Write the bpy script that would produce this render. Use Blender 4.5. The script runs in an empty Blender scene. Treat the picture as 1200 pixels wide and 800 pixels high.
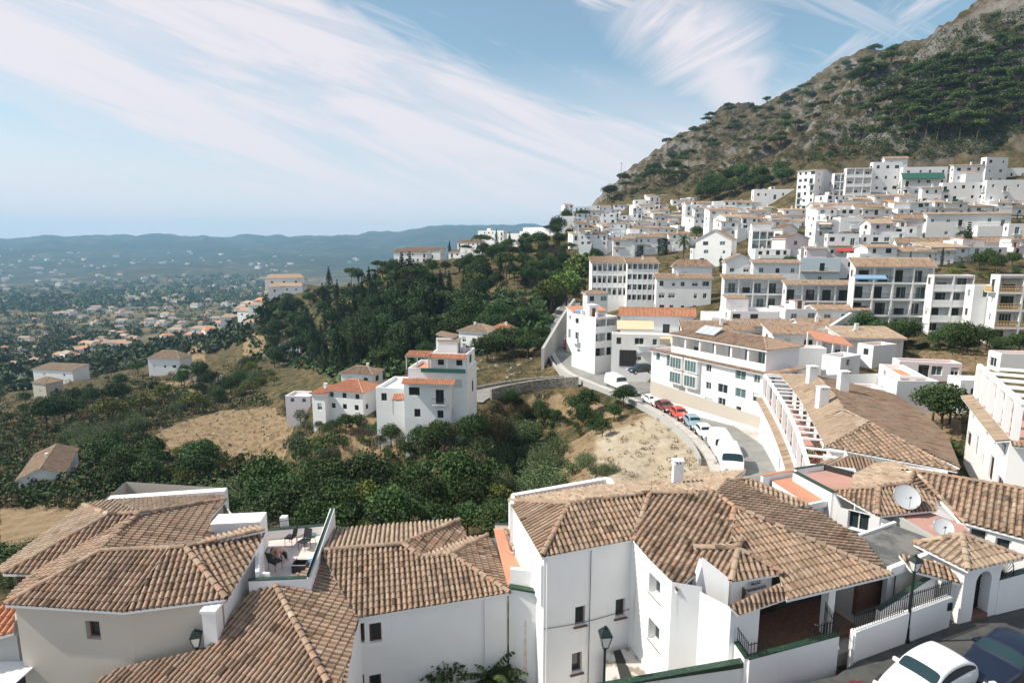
import bpy, bmesh, math, random
import numpy as np
from mathutils import Vector, Matrix
random.seed(7); rng = np.random.default_rng(11)
scene = bpy.context.scene
COL = scene.collection
R = math.radians

# ---------------------------------------------------------------- camera model used for reading positions
F = 700.0; TH = math.atan(113/700); SN, CS = math.sin(TH), math.cos(TH)
def D(px, py):
    y = 400-py
    return np.array([px-600.0, F*CS+y*SN, y*CS-F*SN])
def W(px, py, z):
    d = D(px, py); return d*(z/d[2])
def WY(px, py, Y):
    d = D(px, py); return d*(Y/d[1])
def V(a): return Vector((float(a[0]), float(a[1]), float(a[2])))

# ---------------------------------------------------------------- materials
MATS = {}
class NT:
    """small helper for shader node trees"""
    def __init__(s, tree): s.t = tree; s.n = tree.nodes; s.l = tree.links
    def node(s, kind, **kw):
        n = s.n.new(kind)
        for k, v in kw.items(): setattr(n, k, v)
        return n
    def put(s, sock, v):
        if isinstance(v, bpy.types.NodeSocket): s.l.new(v, sock)
        elif v is not None: sock.default_value = v
    def m(s, op, a, b=None, c=None, clamp=False):
        n = s.node('ShaderNodeMath', operation=op, use_clamp=clamp)
        s.put(n.inputs[0], a)
        if b is not None: s.put(n.inputs[1], b)
        if c is not None: s.put(n.inputs[2], c)
        return n.outputs[0]
    def noise(s, vec, scale, detail=4, rough=.55, dist=0):
        n = s.node('ShaderNodeTexNoise'); s.put(n.inputs['Vector'], vec)
        n.inputs['Scale'].default_value = scale; n.inputs['Detail'].default_value = detail
        n.inputs['Roughness'].default_value = rough; n.inputs['Distortion'].default_value = dist
        return n.outputs['Fac']
    def ramp(s, fac, stops):
        n = s.node('ShaderNodeValToRGB'); s.put(n.inputs[0], fac)
        e = n.color_ramp.elements
        while len(e) < len(stops): e.new(.5)
        for el, (p, c) in zip(e, stops):
            el.position = p; el.color = (c[0], c[1], c[2], 1) if len(c) == 3 else c
        return n.outputs[0]
    def mix(s, fac, a, b, blend='MIX'):
        n = s.node('ShaderNodeMix', data_type='RGBA', blend_type=blend)
        s.put(n.inputs[0], fac)
        for i, v in ((6, a), (7, b)):
            if isinstance(v, tuple) and len(v) == 3: v = (*v, 1)
            s.put(n.inputs[i], v)
        return n.outputs[2]
    def sstep(s, x, a, b):
        n = s.node('ShaderNodeMapRange', interpolation_type='SMOOTHSTEP')
        s.put(n.inputs[0], x); s.put(n.inputs[1], a); s.put(n.inputs[2], b)
        return n.outputs[0]
    def coord(s, scale=(1, 1, 1), kind='Object', rot=(0, 0, 0)):
        t = s.node('ShaderNodeTexCoord'); mp = s.node('ShaderNodeMapping')
        mp.inputs['Scale'].default_value = scale; mp.inputs['Rotation'].default_value = rot
        s.l.new(t.outputs[kind], mp.inputs[0]); return mp.outputs[0]
    def pos(s): return s.node('ShaderNodeNewGeometry').outputs['Position']
    def attr(s, name, out='Fac'):
        n = s.node('ShaderNodeAttribute'); n.attribute_name = name; return n.outputs[out]
    def objrand(s): return s.node('ShaderNodeObjectInfo').outputs['Random']
    def bump(s, h, strength=.3, dist=.02):
        n = s.node('ShaderNodeBump'); n.inputs['Strength'].default_value = strength
        n.inputs['Distance'].default_value = dist; s.put(n.inputs['Height'], h); return n.outputs[0]

def mat(name, color=(.8, .8, .8), rough=.8, fn=None, metal=0, spec=.5, trans=0, coat=0):
    if name in MATS: return MATS[name]
    m = bpy.data.materials.new(name); m.use_nodes = True
    t = NT(m.node_tree); b = m.node_tree.nodes['Principled BSDF']
    b.inputs['Base Color'].default_value = (*color, 1); b.inputs['Roughness'].default_value = rough
    b.inputs['Metallic'].default_value = metal; b.inputs['Specular IOR Level'].default_value = spec
    b.inputs['Coat Weight'].default_value = coat
    if trans: b.inputs['Transmission Weight'].default_value = trans
    if fn: fn(t, b)
    MATS[name] = m; return m

def plaster(c, dirt=.12, stain=(.42, .36, .28)):
    def f(t, b):
        p = t.pos()
        n1 = t.noise(p, .35, 5, .6); n2 = t.noise(p, 6, 4, .6)
        mp = t.node('ShaderNodeMapping'); mp.inputs['Scale'].default_value = (1.6, 1.6, .12); t.l.new(p, mp.inputs[0])
        st = t.noise(mp.outputs[0], 1.1, 4, .65)
        c1 = t.mix(t.m('MULTIPLY', t.sstep(n1, .35, .75), dirt), c, tuple(x*.75 for x in c))
        c2 = t.mix(t.m('MULTIPLY', t.sstep(st, .6, .8), dirt*1.7), c1, stain)
        c3 = t.mix(t.m('MULTIPLY', n2, .06), c2, tuple(x*.6 for x in c))
        t.put(b.inputs['Base Color'], c3)
        t.put(b.inputs['Normal'], t.bump(t.noise(p, 22, 5, .7), .25, .012))
    return f
def noisy(c1, c2, scale=3, bump=.2, bs=20, lo=.35, hi=.65):
    def f(t, b):
        p = t.pos()
        t.put(b.inputs['Base Color'], t.mix(t.sstep(t.noise(p, scale, 6, .65), lo, hi), c1, c2))
        if bump: t.put(b.inputs['Normal'], t.bump(t.noise(p, bs, 5, .7), bump, .02))
    return f
def tile_fn(pal, lich=.35):
    def f(t, b):
        r = t.attr('rnd'); p = t.pos()
        base = t.ramp(r, pal)
        big = t.noise(p, .55, 5, .65); fine = t.noise(p, 14, 4, .7)
        c = t.mix(t.m('MULTIPLY', t.sstep(big, .42, .72), lich), base, (.20, .165, .125))
        c = t.mix(t.m('MULTIPLY', t.sstep(fine, .55, .8), .35), c, (.10, .085, .07))
        c = t.mix(t.m('MULTIPLY', t.sstep(t.noise(p, 5, 3, .6), .58, .78), .4), c, (.44, .40, .33)); c = t.mix(t.m('MULTIPLY', t.sstep(t.noise(p, 1.6, 5, .7), .56, .7), .5), c, (.11, .095, .075))
        t.put(b.inputs['Base Color'], c)
        t.put(b.inputs['Normal'], t.bump(fine, .35, .01))
    return f
PAL = [(0, (.10, .068, .048)), (.2, (.235, .155, .105)), (.45, (.325, .225, .155)), (.7, (.40, .29, .21)), (.9, (.38, .205, .13)), (1, (.48, .38, .29))]
PALL = [(0, (.20, .145, .10)), (.3, (.33, .24, .17)), (.6, (.41, .31, .225)), (.85, (.47, .37, .275)), (1, (.40, .25, .17))]
PALO = [(0, (.40, .17, .10)), (.5, (.52, .24, .14)), (1, (.58, .32, .2))]
mat('white_plaster', (.8, .8, .79), .85, plaster((.85, .845, .835), .32))
mat('white_plaster_clean', (.8, .8, .79), .85, plaster((.87, .86, .85), .1))
mat('cream_plaster', (.6, .56, .5), .9, plaster((.54, .49, .42), .2))
mat('blue_plaster', (.6, .7, .75), .85, plaster((.62, .71, .76), .1))
mat('pink_plaster', (.7, .62, .65), .85, plaster((.74, .66, .68), .1))
mat('grey_plaster', (.4, .4, .4), .9, plaster((.42, .42, .40), .2))
mat('ochre_plaster', (.6, .4, .2), .9, plaster((.62, .42, .20), .2))
mat('tile', fn=tile_fn(PAL), rough=.85, spec=.25)
mat('tile_light', fn=tile_fn(PALL, .3), rough=.85, spec=.25)  # paler tile palette; on back slopes it paints in their sunlit tone
mat('tile_orange', fn=tile_fn(PALO, .1), rough=.85, spec=.25)
mat('terracotta_floor', (.55, .25, .15), .8, noisy((.56, .25, .15), (.47, .22, .14), 1.2, .1))
mat('pink_floor', (.5, .3, .25), .8, noisy((.50, .27, .22), (.42, .25, .21), .9, .1))
mat('pale_floor', (.7, .62, .58), .8, noisy((.72, .62, .58), (.60, .5, .46), 1.5, .1))
mat('grey_felt', (.1, .1, .1), .9, noisy((.095, .10, .095), (.19, .18, .165), .9, .3, 12, .45, .6))
mat('stone', (.3, .27, .23), .95, noisy((.36, .33, .28), (.17, .15, .12), 2.5, .8, 3, .4, .6))
mat('brown_brick', (.25, .13, .08), .9, noisy((.22, .115, .075), (.15, .085, .06), 5, .3))
mat('glass', (.03, .045, .05), .08, spec=.7)
mat('glass_teal', (.10, .17, .17), .15, spec=.7)
mat('frame_white', (.75, .75, .74), .5)
mat('frame_brown', (.12, .06, .035), .6)
mat('frame_dark', (.03, .03, .03), .5)
mat('shutter', (.62, .62, .6), .6)
mat('iron', (.015, .02, .02), .5, metal=.3)
mat('iron_green', (.012, .024, .022), .5, metal=.2)
mat('green_trim', (.03, .13, .08), .35, noisy((.018, .05, .034), (.09, .11, .04), 9, 0, lo=.5, hi=.7))
mat('dark_room', (.035, .033, .03), .9)
mat('wood', (.20, .11, .06), .7, noisy((.22, .12, .06), (.13, .07, .04), 4))
mat('awning_cream', (.7, .55, .36), .8)
mat('awning_green', (.03, .12, .09), .8)
mat('awning_red', (.4, .06, .05), .8)
mat('awning_blue', (.2, .35, .5), .8)
mat('awning_orange', (.6, .3, .1), .8)
mat('metal_grey', (.45, .46, .47), .45, metal=.4)
mat('dish_grey', (.46, .48, .5), .5)
mat('rubber', (.02, .02, .02), .8)
mat('asphalt', (.06, .06, .06), .9, noisy((.055, .058, .058), (.085, .085, .08), 1.2, .35, 60))
mat('asphalt_pale', (.2, .2, .19), .9, noisy((.20, .20, .19), (.27, .265, .25), .5, .2, 30))
mat('pavement', (.5, .47, .43), .9, noisy((.55, .51, .47), (.43, .40, .36), .8, .2, 20))
mat('lamp_glass', (.7, .72, .7), .2, spec=.6)
mat('skin', (.52, .30, .2), .6); mat('hair', (.02, .014, .01), .6)
mat('bikini_blue', (.03, .06, .2), .7); mat('cloth_blue', (.04, .25, .55), .7)
mat('leaf_plant', (.05, .11, .03), .7)
mat('black_cloth', (.02, .022, .025), .85)
mat('mesh_net', (.03, .05, .04), .9)

# ---------------------------------------------------------------- mesh builder
class MB:
    def __init__(s): s.v = []; s.f = []; s.m = []; s.r = []; s.mats = []
    def mi(s, name):
        if name not in s.mats: s.mats.append(name)
        return s.mats.index(name)
    def face(s, pts, m, r=.5):
        i = len(s.v); s.v += [tuple(float(c) for c in p) for p in pts]
        s.f.append(tuple(range(i, i+len(pts)))); s.m.append(s.mi(m)); s.r.append(r)
    def box(s, c, size, m, rz=0, axes=None, r=.5):
        """c centre, size full size; rz rotation or explicit axes"""
        if axes is None:
            ca, sa = math.cos(rz), math.sin(rz)
            axes = (np.array([ca, sa, 0]), np.array([-sa, ca, 0]), np.array([0, 0, 1.]))
        c = np.array(c, float); a, b, d = [np.array(ax)*sz/2 for ax, sz in zip(axes, size)]
        P = [c-a-b-d, c+a-b-d, c+a+b-d, c-a+b-d, c-a-b+d, c+a-b+d, c+a+b+d, c-a+b+d]
        i = len(s.v); s.v += [tuple(map(float, p)) for p in P]; k = s.mi(m)
        for q in ((0, 3, 2, 1), (4, 5, 6, 7), (0, 1, 5, 4), (1, 2, 6, 5), (2, 3, 7, 6), (3, 0, 4, 7)):
            s.f.append(tuple(i+j for j in q)); s.m.append(k); s.r.append(r)
    def bar(s, p, q, w, m, n=4, w2=None, r=.5):
        """prism between two points"""
        p = np.array(p, float); q = np.array(q, float); d = q-p; L = np.linalg.norm(d)
        if L < 1e-6: return
        d /= L; up = np.array([0, 0, 1.]) if abs(d[2]) < .95 else np.array([1., 0, 0])
        a = np.cross(d, up); a /= np.linalg.norm(a); b = np.cross(a, d)
        w2 = w if w2 is None else w2; i = len(s.v); k = s.mi(m)
        for P, ww in ((p, w), (q, w2)):
            for j in range(n):
                t = 2*math.pi*(j+.5)/n; s.v.append(tuple(P+(a*math.cos(t)+b*math.sin(t))*ww/2))
        for j in range(n):
            s.f.append((i+j, i+(j+1) % n, i+n+(j+1) % n, i+n+j)); s.m.append(k); s.r.append(r)
        s.f.append(tuple(i+j for j in reversed(range(n)))); s.m.append(k); s.r.append(r)
        s.f.append(tuple(i+n+j for j in range(n))); s.m.append(k); s.r.append(r)
    def tube(s, pts, w, m, n=6):
        for a, b in zip(pts, pts[1:]): s.bar(a, b, w, m, n)
    def prism(s, pts, z0, z1, m, mtop=None):
        """vertical prism of a footprint polygon"""
        P = [(p[0], p[1]) for p in pts]
        A = sum(P[i][0]*P[(i+1) % len(P)][1]-P[(i+1) % len(P)][0]*P[i][1] for i in range(len(P)))
        if A < 0: P = P[::-1]
        n = len(P)
        for i in range(n):
            a, b = P[i], P[(i+1) % n]
            s.face([(a[0], a[1], z0), (b[0], b[1], z0), (b[0], b[1], z1), (a[0], a[1], z1)], m)
        s.face([(p[0], p[1], z1) for p in P], mtop or m)
        s.face([(p[0], p[1], z0) for p in P[::-1]], m)
    def walls(s, pts, tops, z0, m):
        """walls below a roof polygon whose corner heights differ (closed)"""
        n = len(pts)
        for i in range(n):
            a, b = pts[i], pts[(i+1) % n]; ta, tb = tops[i], tops[(i+1) % n]
            s.face([(a[0], a[1], z0), (b[0], b[1], z0), (b[0], b[1], tb), (a[0], a[1], ta)], m)
    def thickwall(s, p, q, z0, tp, tq, th, m, mcap=None, cap=0.05):
        """free standing wall between p and q, top heights tp, tq"""
        p = np.array(p[:2], float); q = np.array(q[:2], float); d = q-p; d /= np.linalg.norm(d)
        n = np.array([-d[1], d[0]])*th/2
        c = [p-n, q-n, q+n, p+n]; t = [tp, tq, tq, tp]
        s.walls([tuple(x) for x in c], t, z0, m)
        s.face([(*x, y) for x, y in zip(c, t)], m)
        if mcap:
            n2 = n*1.12; c = [p-n2-d*.03, q-n2+d*.03, q+n2+d*.03, p+n2-d*.03]
            s.walls([tuple(x) for x in c], [y+cap+.002 for y in t], min(t)+.002 if abs(tp-tq) < .01 else min(t)+.002, mcap) if abs(tp-tq) < .01 else [
                s.face([(*c[i], t[i]+.002), (*c[(i+1) % 4], t[(i+1) % 4]+.002), (*c[(i+1) % 4], t[(i+1) % 4]+cap), (*c[i], t[i]+cap)], mcap) for i in range(4)]
            s.face([(*x, y+cap+(.002 if abs(tp-tq) < .01 else 0)) for x, y in zip(c, t)], mcap)
            s.face([(*x, y+.002) for x, y in zip(c, t)][::-1], mcap)
    def append(s, o, M=None):
        i = len(s.v)
        s.v += [tuple((M @ Vector(p))) for p in o.v] if M is not None else o.v
        s.f += [tuple(i+j for j in f) for f in o.f]
        s.m += [s.mi(o.mats[k]) for k in o.m]; s.r += o.r
    def mesh(s, name, off=(0, 0, 0), smooth=False, weld=False):
        me = bpy.data.meshes.new(name)
        v = np.array(s.v, float).reshape(-1, 3)-np.array(off, float)
        me.from_pydata(v.tolist(), [], s.f)
        for k in s.mats: me.materials.append(MATS[k])
        me.polygons.foreach_set('material_index', s.m)
        a = me.attributes.new('rnd', 'FLOAT', 'FACE'); a.data.foreach_set('value', s.r)
        if weld:
            bm = bmesh.new(); bm.from_mesh(me); bmesh.ops.remove_doubles(bm, verts=bm.verts, dist=.0005)
            bmesh.ops.recalc_face_normals(bm, faces=bm.faces); bm.to_mesh(me); bm.free()
        if smooth: me.polygons.foreach_set('use_smooth', [True]*len(me.polygons))
        me.update(); return me
    def build(s, name, parent=None, origin=None, smooth=False, weld=False):
        """link as ONE object; vertices given in world space"""
        off = np.array(parent_loc(parent)) if parent is not None else np.array([0., 0, 0])
        if parent is None and origin is not None: off = np.array(origin, float)
        o = bpy.data.objects.new(name, s.mesh(name, off, smooth, weld)); COL.objects.link(o)
        if parent is not None: o.parent = parent
        elif origin is not None: o.location = V(off)
        return o
def parent_loc(o):
    v = Vector((0, 0, 0))
    while o is not None: v = v+o.location; o = o.parent
    return v
def thing(name, label, cat, loc=(0, 0, 0), group=None):
    o = bpy.data.objects.new(name, None); o.empty_display_size = .3; COL.objects.link(o)
    o.location = V(loc); return tag(o, label, cat, group)
def tag(o, label, cat, group=None, kind=None):
    if label: o['label'] = label
    if cat: o['category'] = cat
    if group: o['group'] = group
    if kind: o['kind'] = kind
    return o
def struct(o): o['kind'] = 'structure'; return o
CH = {}
def kids(o): return [c for c in o.children]
def dup(root, loc, rz=0, label=None, group=None, sc=None):
    r = root.copy(); COL.objects.link(r); r.location = V(loc); r.rotation_euler = (0, 0, rz)
    if sc is not None: r.scale = (sc, sc, sc) if isinstance(sc, (int, float)) else sc
    if label: r['label'] = label
    if group: r['group'] = group
    for ch in CH.get(root.name, ()):
        c = ch.copy(); COL.objects.link(c); c.parent = r
        for g in CH.get(ch.name, ()):
            d = g.copy(); COL.objects.link(d); d.parent = c
    return r
def remember(root):
    CH[root.name] = list(root.children)
    for c in root.children: CH[c.name] = list(c.children)
    return root

# ---------------------------------------------------------------- clay tile roofs, real barrel tiles
def fitplane(P):
    c = P.mean(0); u, s_, vt = np.linalg.svd(P-c); n = vt[2]
    if n[2] < 0: n = -n
    return c, n
def tiles(mb, poly, m='tile', sp=.235, row=.35, lod=0, down=None, slab=.12, slabm='white_plaster', grow=.04):
    """barrel tiles over a convex planar polygon (world points)"""
    P = np.array([list(p) for p in poly], float); c, n = fitplane(P)
    dv = np.array([0, 0, -1.]) if down is None else np.array([down[0], down[1], 0.])
    d = dv-n*(dv@n); d /= np.linalg.norm(d); e = np.cross(n, d)
    uv = np.stack([(P-c)@e, (P-c)@d], 1)
    A = sum(uv[i][0]*uv[(i+1) % len(uv)][1]-uv[(i+1) % len(uv)][0]*uv[i][1] for i in range(len(uv)))
    if A < 0: uv = uv[::-1]; P = P[::-1]
    k = len(uv)
    def edges_of(q, outer):
        ed = []
        for i in range(len(q)):
            a, b = q[i], q[(i+1) % len(q)]; t = b-a; L = np.linalg.norm(t)
            if L < .02: continue
            t = t/L; ed.append((a, np.array([t[1], -t[0]]), outer[i]))
        return ed
    convex = all((uv[(i+1) % k]-uv[i])[0]*(uv[(i+2) % k]-uv[(i+1) % k])[1]-(uv[(i+1) % k]-uv[i])[1]*(uv[(i+2) % k]-uv[(i+1) % k])[0] > -1e-3 for i in range(k))
    if convex: pieces = [edges_of(uv, [True]*k)]
    else:
        from mathutils.geometry import tessellate_polygon
        pieces = []
        for tri in tessellate_polygon([[Vector((q[0], q[1], 0)) for q in uv]]):
            q = [uv[i] for i in tri]; idx = list(tri)
            ar = (q[1]-q[0])[0]*(q[2]-q[0])[1]-(q[1]-q[0])[1]*(q[2]-q[0])[0]
            if abs(ar) < 1e-6: continue
            if ar < 0: q = q[::-1]; idx = idx[::-1]
            pieces.append(edges_of(q, [(idx[i]+1) % k == idx[(i+1) % 3] for i in range(3)]))
    umin, umax = uv[:, 0].min(), uv[:, 0].max(); vmin, vmax = uv[:, 1].min(), uv[:, 1].max()
    sub = MB(); rad = sp*(.315 if lod == 0 else .345); h = rad*1.05
    ns = 5 if lod == 0 else 3
    ang = [math.pi*(1-j/ns) for j in range(ns+1)]
    def inside(u, v, mar):
        return any(all((u-a[0])*nn[0]+(v-a[1])*nn[1] < mar for a, nn, _o in ed) for ed in pieces)
    i0 = math.floor(umin/sp)-1; i1 = math.ceil(umax/sp)+1
    rr = row if lod == 0 else row*2
    nv = math.ceil((vmax-vmin)/rr)+2
    mid = sub.mi(m)
    for i in range(i0, i1):
        u = (i+.5)*sp; jit = random.uniform(-.008, .008)
        colr = random.gauss(0, .06)
        for j in range(-1, nv):
            v1 = vmax-j*rr; v0 = v1-rr
            vm = (v0+v1)/2
            if not inside(u, vm, rr*.6+sp*.6): continue
            rv = min(1, max(0, random.gauss(.5, .18)+colr)) if lod == 0 else min(1, max(0, random.gauss(.5, .17)))
            ju = jit+random.uniform(-.006, .006); base = len(sub.v)
            lift1 = .028 if lod == 0 else .0
            for (v, rd, lf) in ((v0-.03, rad*.86, 0), (v1, rad, lift1)):
                for a_ in ang:
                    sub.v.append((u+ju+math.cos(a_)*rd, v, math.sin(a_)*h*rd/rad+lf+.012))
            for q in range(ns):
                sub.f.append((base+q+1, base+q, base+ns+1+q, base+ns+2+q)); sub.m.append(mid); sub.r.append(rv)
            if lod == 0:
                # thickness lip at the lower end
                b2 = len(sub.v)
                for a_ in ang: sub.v.append((u+ju+math.cos(a_)*rad*.78, v1-.002, math.sin(a_)*h*.72+lift1+.004))
                for q in range(ns):
                    sub.f.append((base+ns+1+q, b2+q, b2+q+1, base+ns+2+q)); sub.m.append(mid); sub.r.append(max(0, rv-.2))
            # channel tile between covers, coloured darker to deepen the shadow stripes
            un = u+sp/2; b3 = len(sub.v); w2 = sp*.5-rad*.55
            for v, lf in ((v0-.02, -.012), (v1, .012)):
                for du, dz in ((-w2, .03), (0, -.02), (w2, .03)): sub.v.append((un+du, v, dz+lf+.012))
            r2 = min(1, max(0, rv*.35+random.gauss(-.05, .1)))
            for q in range(2):
                sub.f.append((b3+q, b3+3+q, b3+4+q, b3+q+1)); sub.m.append(mid); sub.r.append(r2)
    if sub.v:
        me = sub.mesh('tmp')
        for ed in pieces:
            bm = bmesh.new(); bm.from_mesh(me)
            for a, nn, outer in ed:
                g = grow if outer else 0
                co = Vector((a[0]+nn[0]*g, a[1]+nn[1]*g, 0))
                bmesh.ops.bisect_plane(bm, geom=bm.verts[:]+bm.edges[:]+bm.faces[:], dist=1e-5, plane_co=co, plane_no=Vector((nn[0], nn[1], 0)), clear_outer=True)
            lay = bm.faces.layers.float['rnd']; bm.verts.index_update()
            off = len(mb.v); k2 = mb.mi(m)
            for v in bm.verts: mb.v.append(tuple(c+e*v.co.x+d*v.co.y+n*v.co.z))
            for f in bm.faces:
                mb.f.append(tuple(off+w.index for w in f.verts)); mb.m.append(k2); mb.r.append(f[lay])
            bm.free()
        bpy.data.meshes.remove(me)
    Q = [c+e*a[0]+d*a[1] for a in uv]
    if slab:
        top = [q-n*.015 for q in Q]; bot = [q-n*.015-np.array([0, 0, slab]) for q in Q]
        mb.face(top, m, .1); mb.face(bot[::-1], slabm)
        for i in range(len(Q)):
            j = (i+1) % len(Q); mb.face([bot[i], bot[j], top[j], top[i]], slabm)
def ridge(mb, p, q, m='tile', w=.13, row=.42, lod=0, lift=.05):
    """cap tiles along a hip or ridge"""
    p = np.array(p, float); q = np.array(q, float)
    if p[2] < q[2]: p, q = q, p
    d = q-p; L = np.linalg.norm(d); d /= L; a = np.cross(d, (0, 0, 1.)); a /= np.linalg.norm(a); b = np.cross(a, d)
    n = max(1, int(round(L/row))); k = mb.mi(m); ns = 5 if lod == 0 else 3
    for i in range(n):
        s0 = L*i/n-.03; s1 = L*(i+1)/n; r = min(1, max(0, random.gauss(.6, .25))); base = len(mb.v)
        for s_, rd, lf in ((s0, w*.88, 0), (s1, w, .03)):
            for j in range(ns+1):
                t = math.pi*j/ns
                mb.v.append(tuple(p+d*s_+a*math.cos(t)*rd+b*(math.sin(t)*rd*.85+lf+lift-.03)))
        for j in range(ns):
            mb.f.append((base+j, base+j+1, base+ns+2+j, base+ns+1+j)); mb.m.append(k); mb.r.append(r)

# ---------------------------------------------------------------- facades with real openings
Z3 = np.array([0, 0, 1.])
def facade(mb, P, ux, width, height, holes, m, depth=.14, inner=None):
    """P lower left corner seen from outside, ux unit vector to the right; holes (x0,z0,x1,z1[,depth])"""
    P = np.array(P, float); ux = np.array(ux, float); nrm = np.cross(ux, Z3)
    xs = sorted({0, width, *[h[0] for h in holes], *[h[2] for h in holes]})
    zs = sorted({0, height, *[h[1] for h in holes], *[h[3] for h in holes]})
    xs = [x for x in xs if 0 <= x <= width]; zs = [z for z in zs if 0 <= z <= height]
    pt = lambda x, z, y=0: P+ux*x+Z3*z-nrm*y
    for i in range(len(xs)-1):
        for j in range(len(zs)-1):
            cx, cz = (xs[i]+xs[i+1])/2, (zs[j]+zs[j+1])/2
            if any(h[0] < cx < h[2] and h[1] < cz < h[3] for h in holes): continue
            mb.face([pt(xs[i], zs[j]), pt(xs[i+1], zs[j]), pt(xs[i+1], zs[j+1]), pt(xs[i], zs[j+1])], m)
    for h in holes:
        x0, z0, x1, z1 = h[:4]; dp = h[4] if len(h) > 4 else depth
        mb.face([pt(x0, z0), pt(x1, z0), pt(x1, z0, dp), pt(x0, z0, dp)][::-1], m)
        mb.face([pt(x0, z1), pt(x0, z1, dp), pt(x1, z1, dp), pt(x1, z1)][::-1], m)
        mb.face([pt(x0, z0), pt(x0, z0, dp), pt(x0, z1, dp), pt(x0, z1)][::-1], m)
        mb.face([pt(x1, z0), pt(x1, z1), pt(x1, z1, dp), pt(x1, z0, dp)][::-1], m)
        mb.face([pt(x0, z0, dp), pt(x1, z0, dp), pt(x1, z1, dp), pt(x0, z1, dp)], inner or m)
WC = {}
def win_mesh(w, h, kind):
    """window or door standing in its opening; local x right, z up, y inwards"""
    key = (round(w, 1), round(h, 1), kind)
    if key in WC: return WC[key]
    w, h = key[0], key[1]; mb = MB()
    fr = {'b': 'frame_brown', 'd': 'frame_dark'}.get(kind[-1], 'frame_white'); t = .07
    gl = 'glass_teal' if 't' in kind else 'glass'
    mb.face([(-w/2, .03, 0), (w/2, .03, 0), (w/2, .03, h), (-w/2, .03, h)], gl)
    for x in (-w/2+t/2, w/2-t/2): mb.box((x, 0, h/2), (t, .05, h), fr)
    for z in (t/2, h-t/2): mb.box((0, 0, z), (w-2*t, .05, t), fr)
    if w > .8: mb.box((0, 0, h/2), (t*.8, .05, h-2*t), fr)
    if w > 1.7:
        for x in (-w/4, w/4): mb.box((x, 0, h/2), (t*.6, .045, h-2*t), fr)
    if kind[0] == 's':   # roller shutter partly down
        k = h*.45; mb.box((0, -.02, h-k/2), (w-.02, .03, k), 'shutter')
    if kind[0] == 'S': mb.box((0, -.02, h/2), (w-.02, .03, h-.02), 'shutter')
    if kind[0] == 'g':   # iron grille
        for i in range(int(w/.14)): mb.bar((-w/2+.1+i*.14, -.12, 0), (-w/2+.1+i*.14, -.12, h), .02, 'iron')
        for z in (.05, h*.5, h-.05): mb.bar((-w/2, -.12, z), (w/2, -.12, z), .02, 'iron')
    if kind[0] == 'D': # panel door
        mb.box((0, -.01, h/2), (w-2*t, .03, h-2*t), 'wood' if kind[-1] == 'b' else 'frame_dark')
    me = mb.mesh('window'); WC[key] = me; return me
def place(me, name, parent, p, ux, label=None):
    o = bpy.data.objects.new(name, me); COL.objects.link(o); o.parent = parent
    o.location = V(p)-parent_loc(parent); o.rotation_euler = (0, 0, math.atan2(ux[1], ux[0]))
    if label: o['label'] = label
    return o
RC = {}
def rail_mesh(w, kind='iron', h=.95):
    key = (round(w, 1), kind, h)
    if key in RC: return RC[key]
    w = key[0]; mb = MB()
    if kind == 'solid': mb.box((0, 0, h/2), (w, .1, h), 'white_plaster')
    elif kind == 'balus':
        mb.box((0, 0, h), (w, .16, .1), 'ochre_plaster'); mb.box((0, 0, .06), (w, .16, .1), 'ochre_plaster')
        n = max(2, int(w/.22))
        for i in range(n):
            x = -w/2+(i+.5)*w/n; mb.bar((x, 0, .1), (x, 0, h*.45), .08, 'ochre_plaster', 6, .15); mb.bar((x, 0, h*.45), (x, 0, h-.04), .15, 'ochre_plaster', 6, .07)
    elif kind == 'glass': mb.box((0, 0, h/2), (w, .02, h), 'glass_teal'); mb.box((0, 0, h), (w, .05, .04), 'metal_grey')
    elif kind == 'brick': mb.box((0, 0, h/2), (w, .1, h), 'brown_brick')
    elif kind == 'green': mb.box((0, 0, h/2), (w, .05, h), 'awning_green')
    else:
        mb.box((0, 0, h), (w, .05, .05), 'iron'); mb.box((0, 0, .1), (w, .04, .04), 'iron')
        n = max(2, int(w/.13))
        for i in range(n+1): mb.bar((-w/2+i*w/n, 0, .1), (-w/2+i*w/n, 0, h), .022, 'iron')
    me = mb.mesh('railing'); RC[key] = me; return me
# ---------------------------------------------------------------- camera
cam = bpy.data.cameras.new('camera'); cam.lens = 21.0; cam.sensor_width = 36; cam.clip_start = .3; cam.clip_end = 60000
co = bpy.data.objects.new('camera', cam); COL.objects.link(co)
co.rotation_euler = (math.pi/2-TH, 0, 0); scene.camera = co

# ---------------------------------------------------------------- sun and sky
SUN_EL, SUN_AZ = R(47), R(-93)   # azimuth from +Y towards +X
sd = np.array([math.sin(SUN_AZ)*math.cos(SUN_EL), math.cos(SUN_AZ)*math.cos(SUN_EL), math.sin(SUN_EL)])
sl = bpy.data.lights.new('sun', 'SUN'); sl.energy = 3.5; sl.angle = R(.5); sl.color = (1, .93, .82)
so = bpy.data.objects.new('sun', sl); COL.objects.link(so)
so.rotation_euler = V(sd).to_track_quat('Z', 'Y').to_euler()
world = bpy.data.worlds.new('World'); scene.world = world; world.use_nodes = True
wt = NT(world.node_tree); bg = world.node_tree.nodes['Background']
sky = wt.node('ShaderNodeTexSky', sky_type='NISHITA'); sky.sun_disc = False
sky.sun_elevation = SUN_EL; sky.sun_rotation = SUN_AZ; sky.altitude = 400; sky.air_density = 1.0; sky.dust_density = 1.2; sky.ozone_density = 1.0
dirn = wt.node('ShaderNodeTexCoord').outputs['Generated']
sx = wt.node('ShaderNodeSeparateXYZ'); wt.l.new(dirn, sx.inputs[0])
dx, dy, dz = sx.outputs
dyc = wt.m('MAXIMUM', dy, .05)
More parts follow.
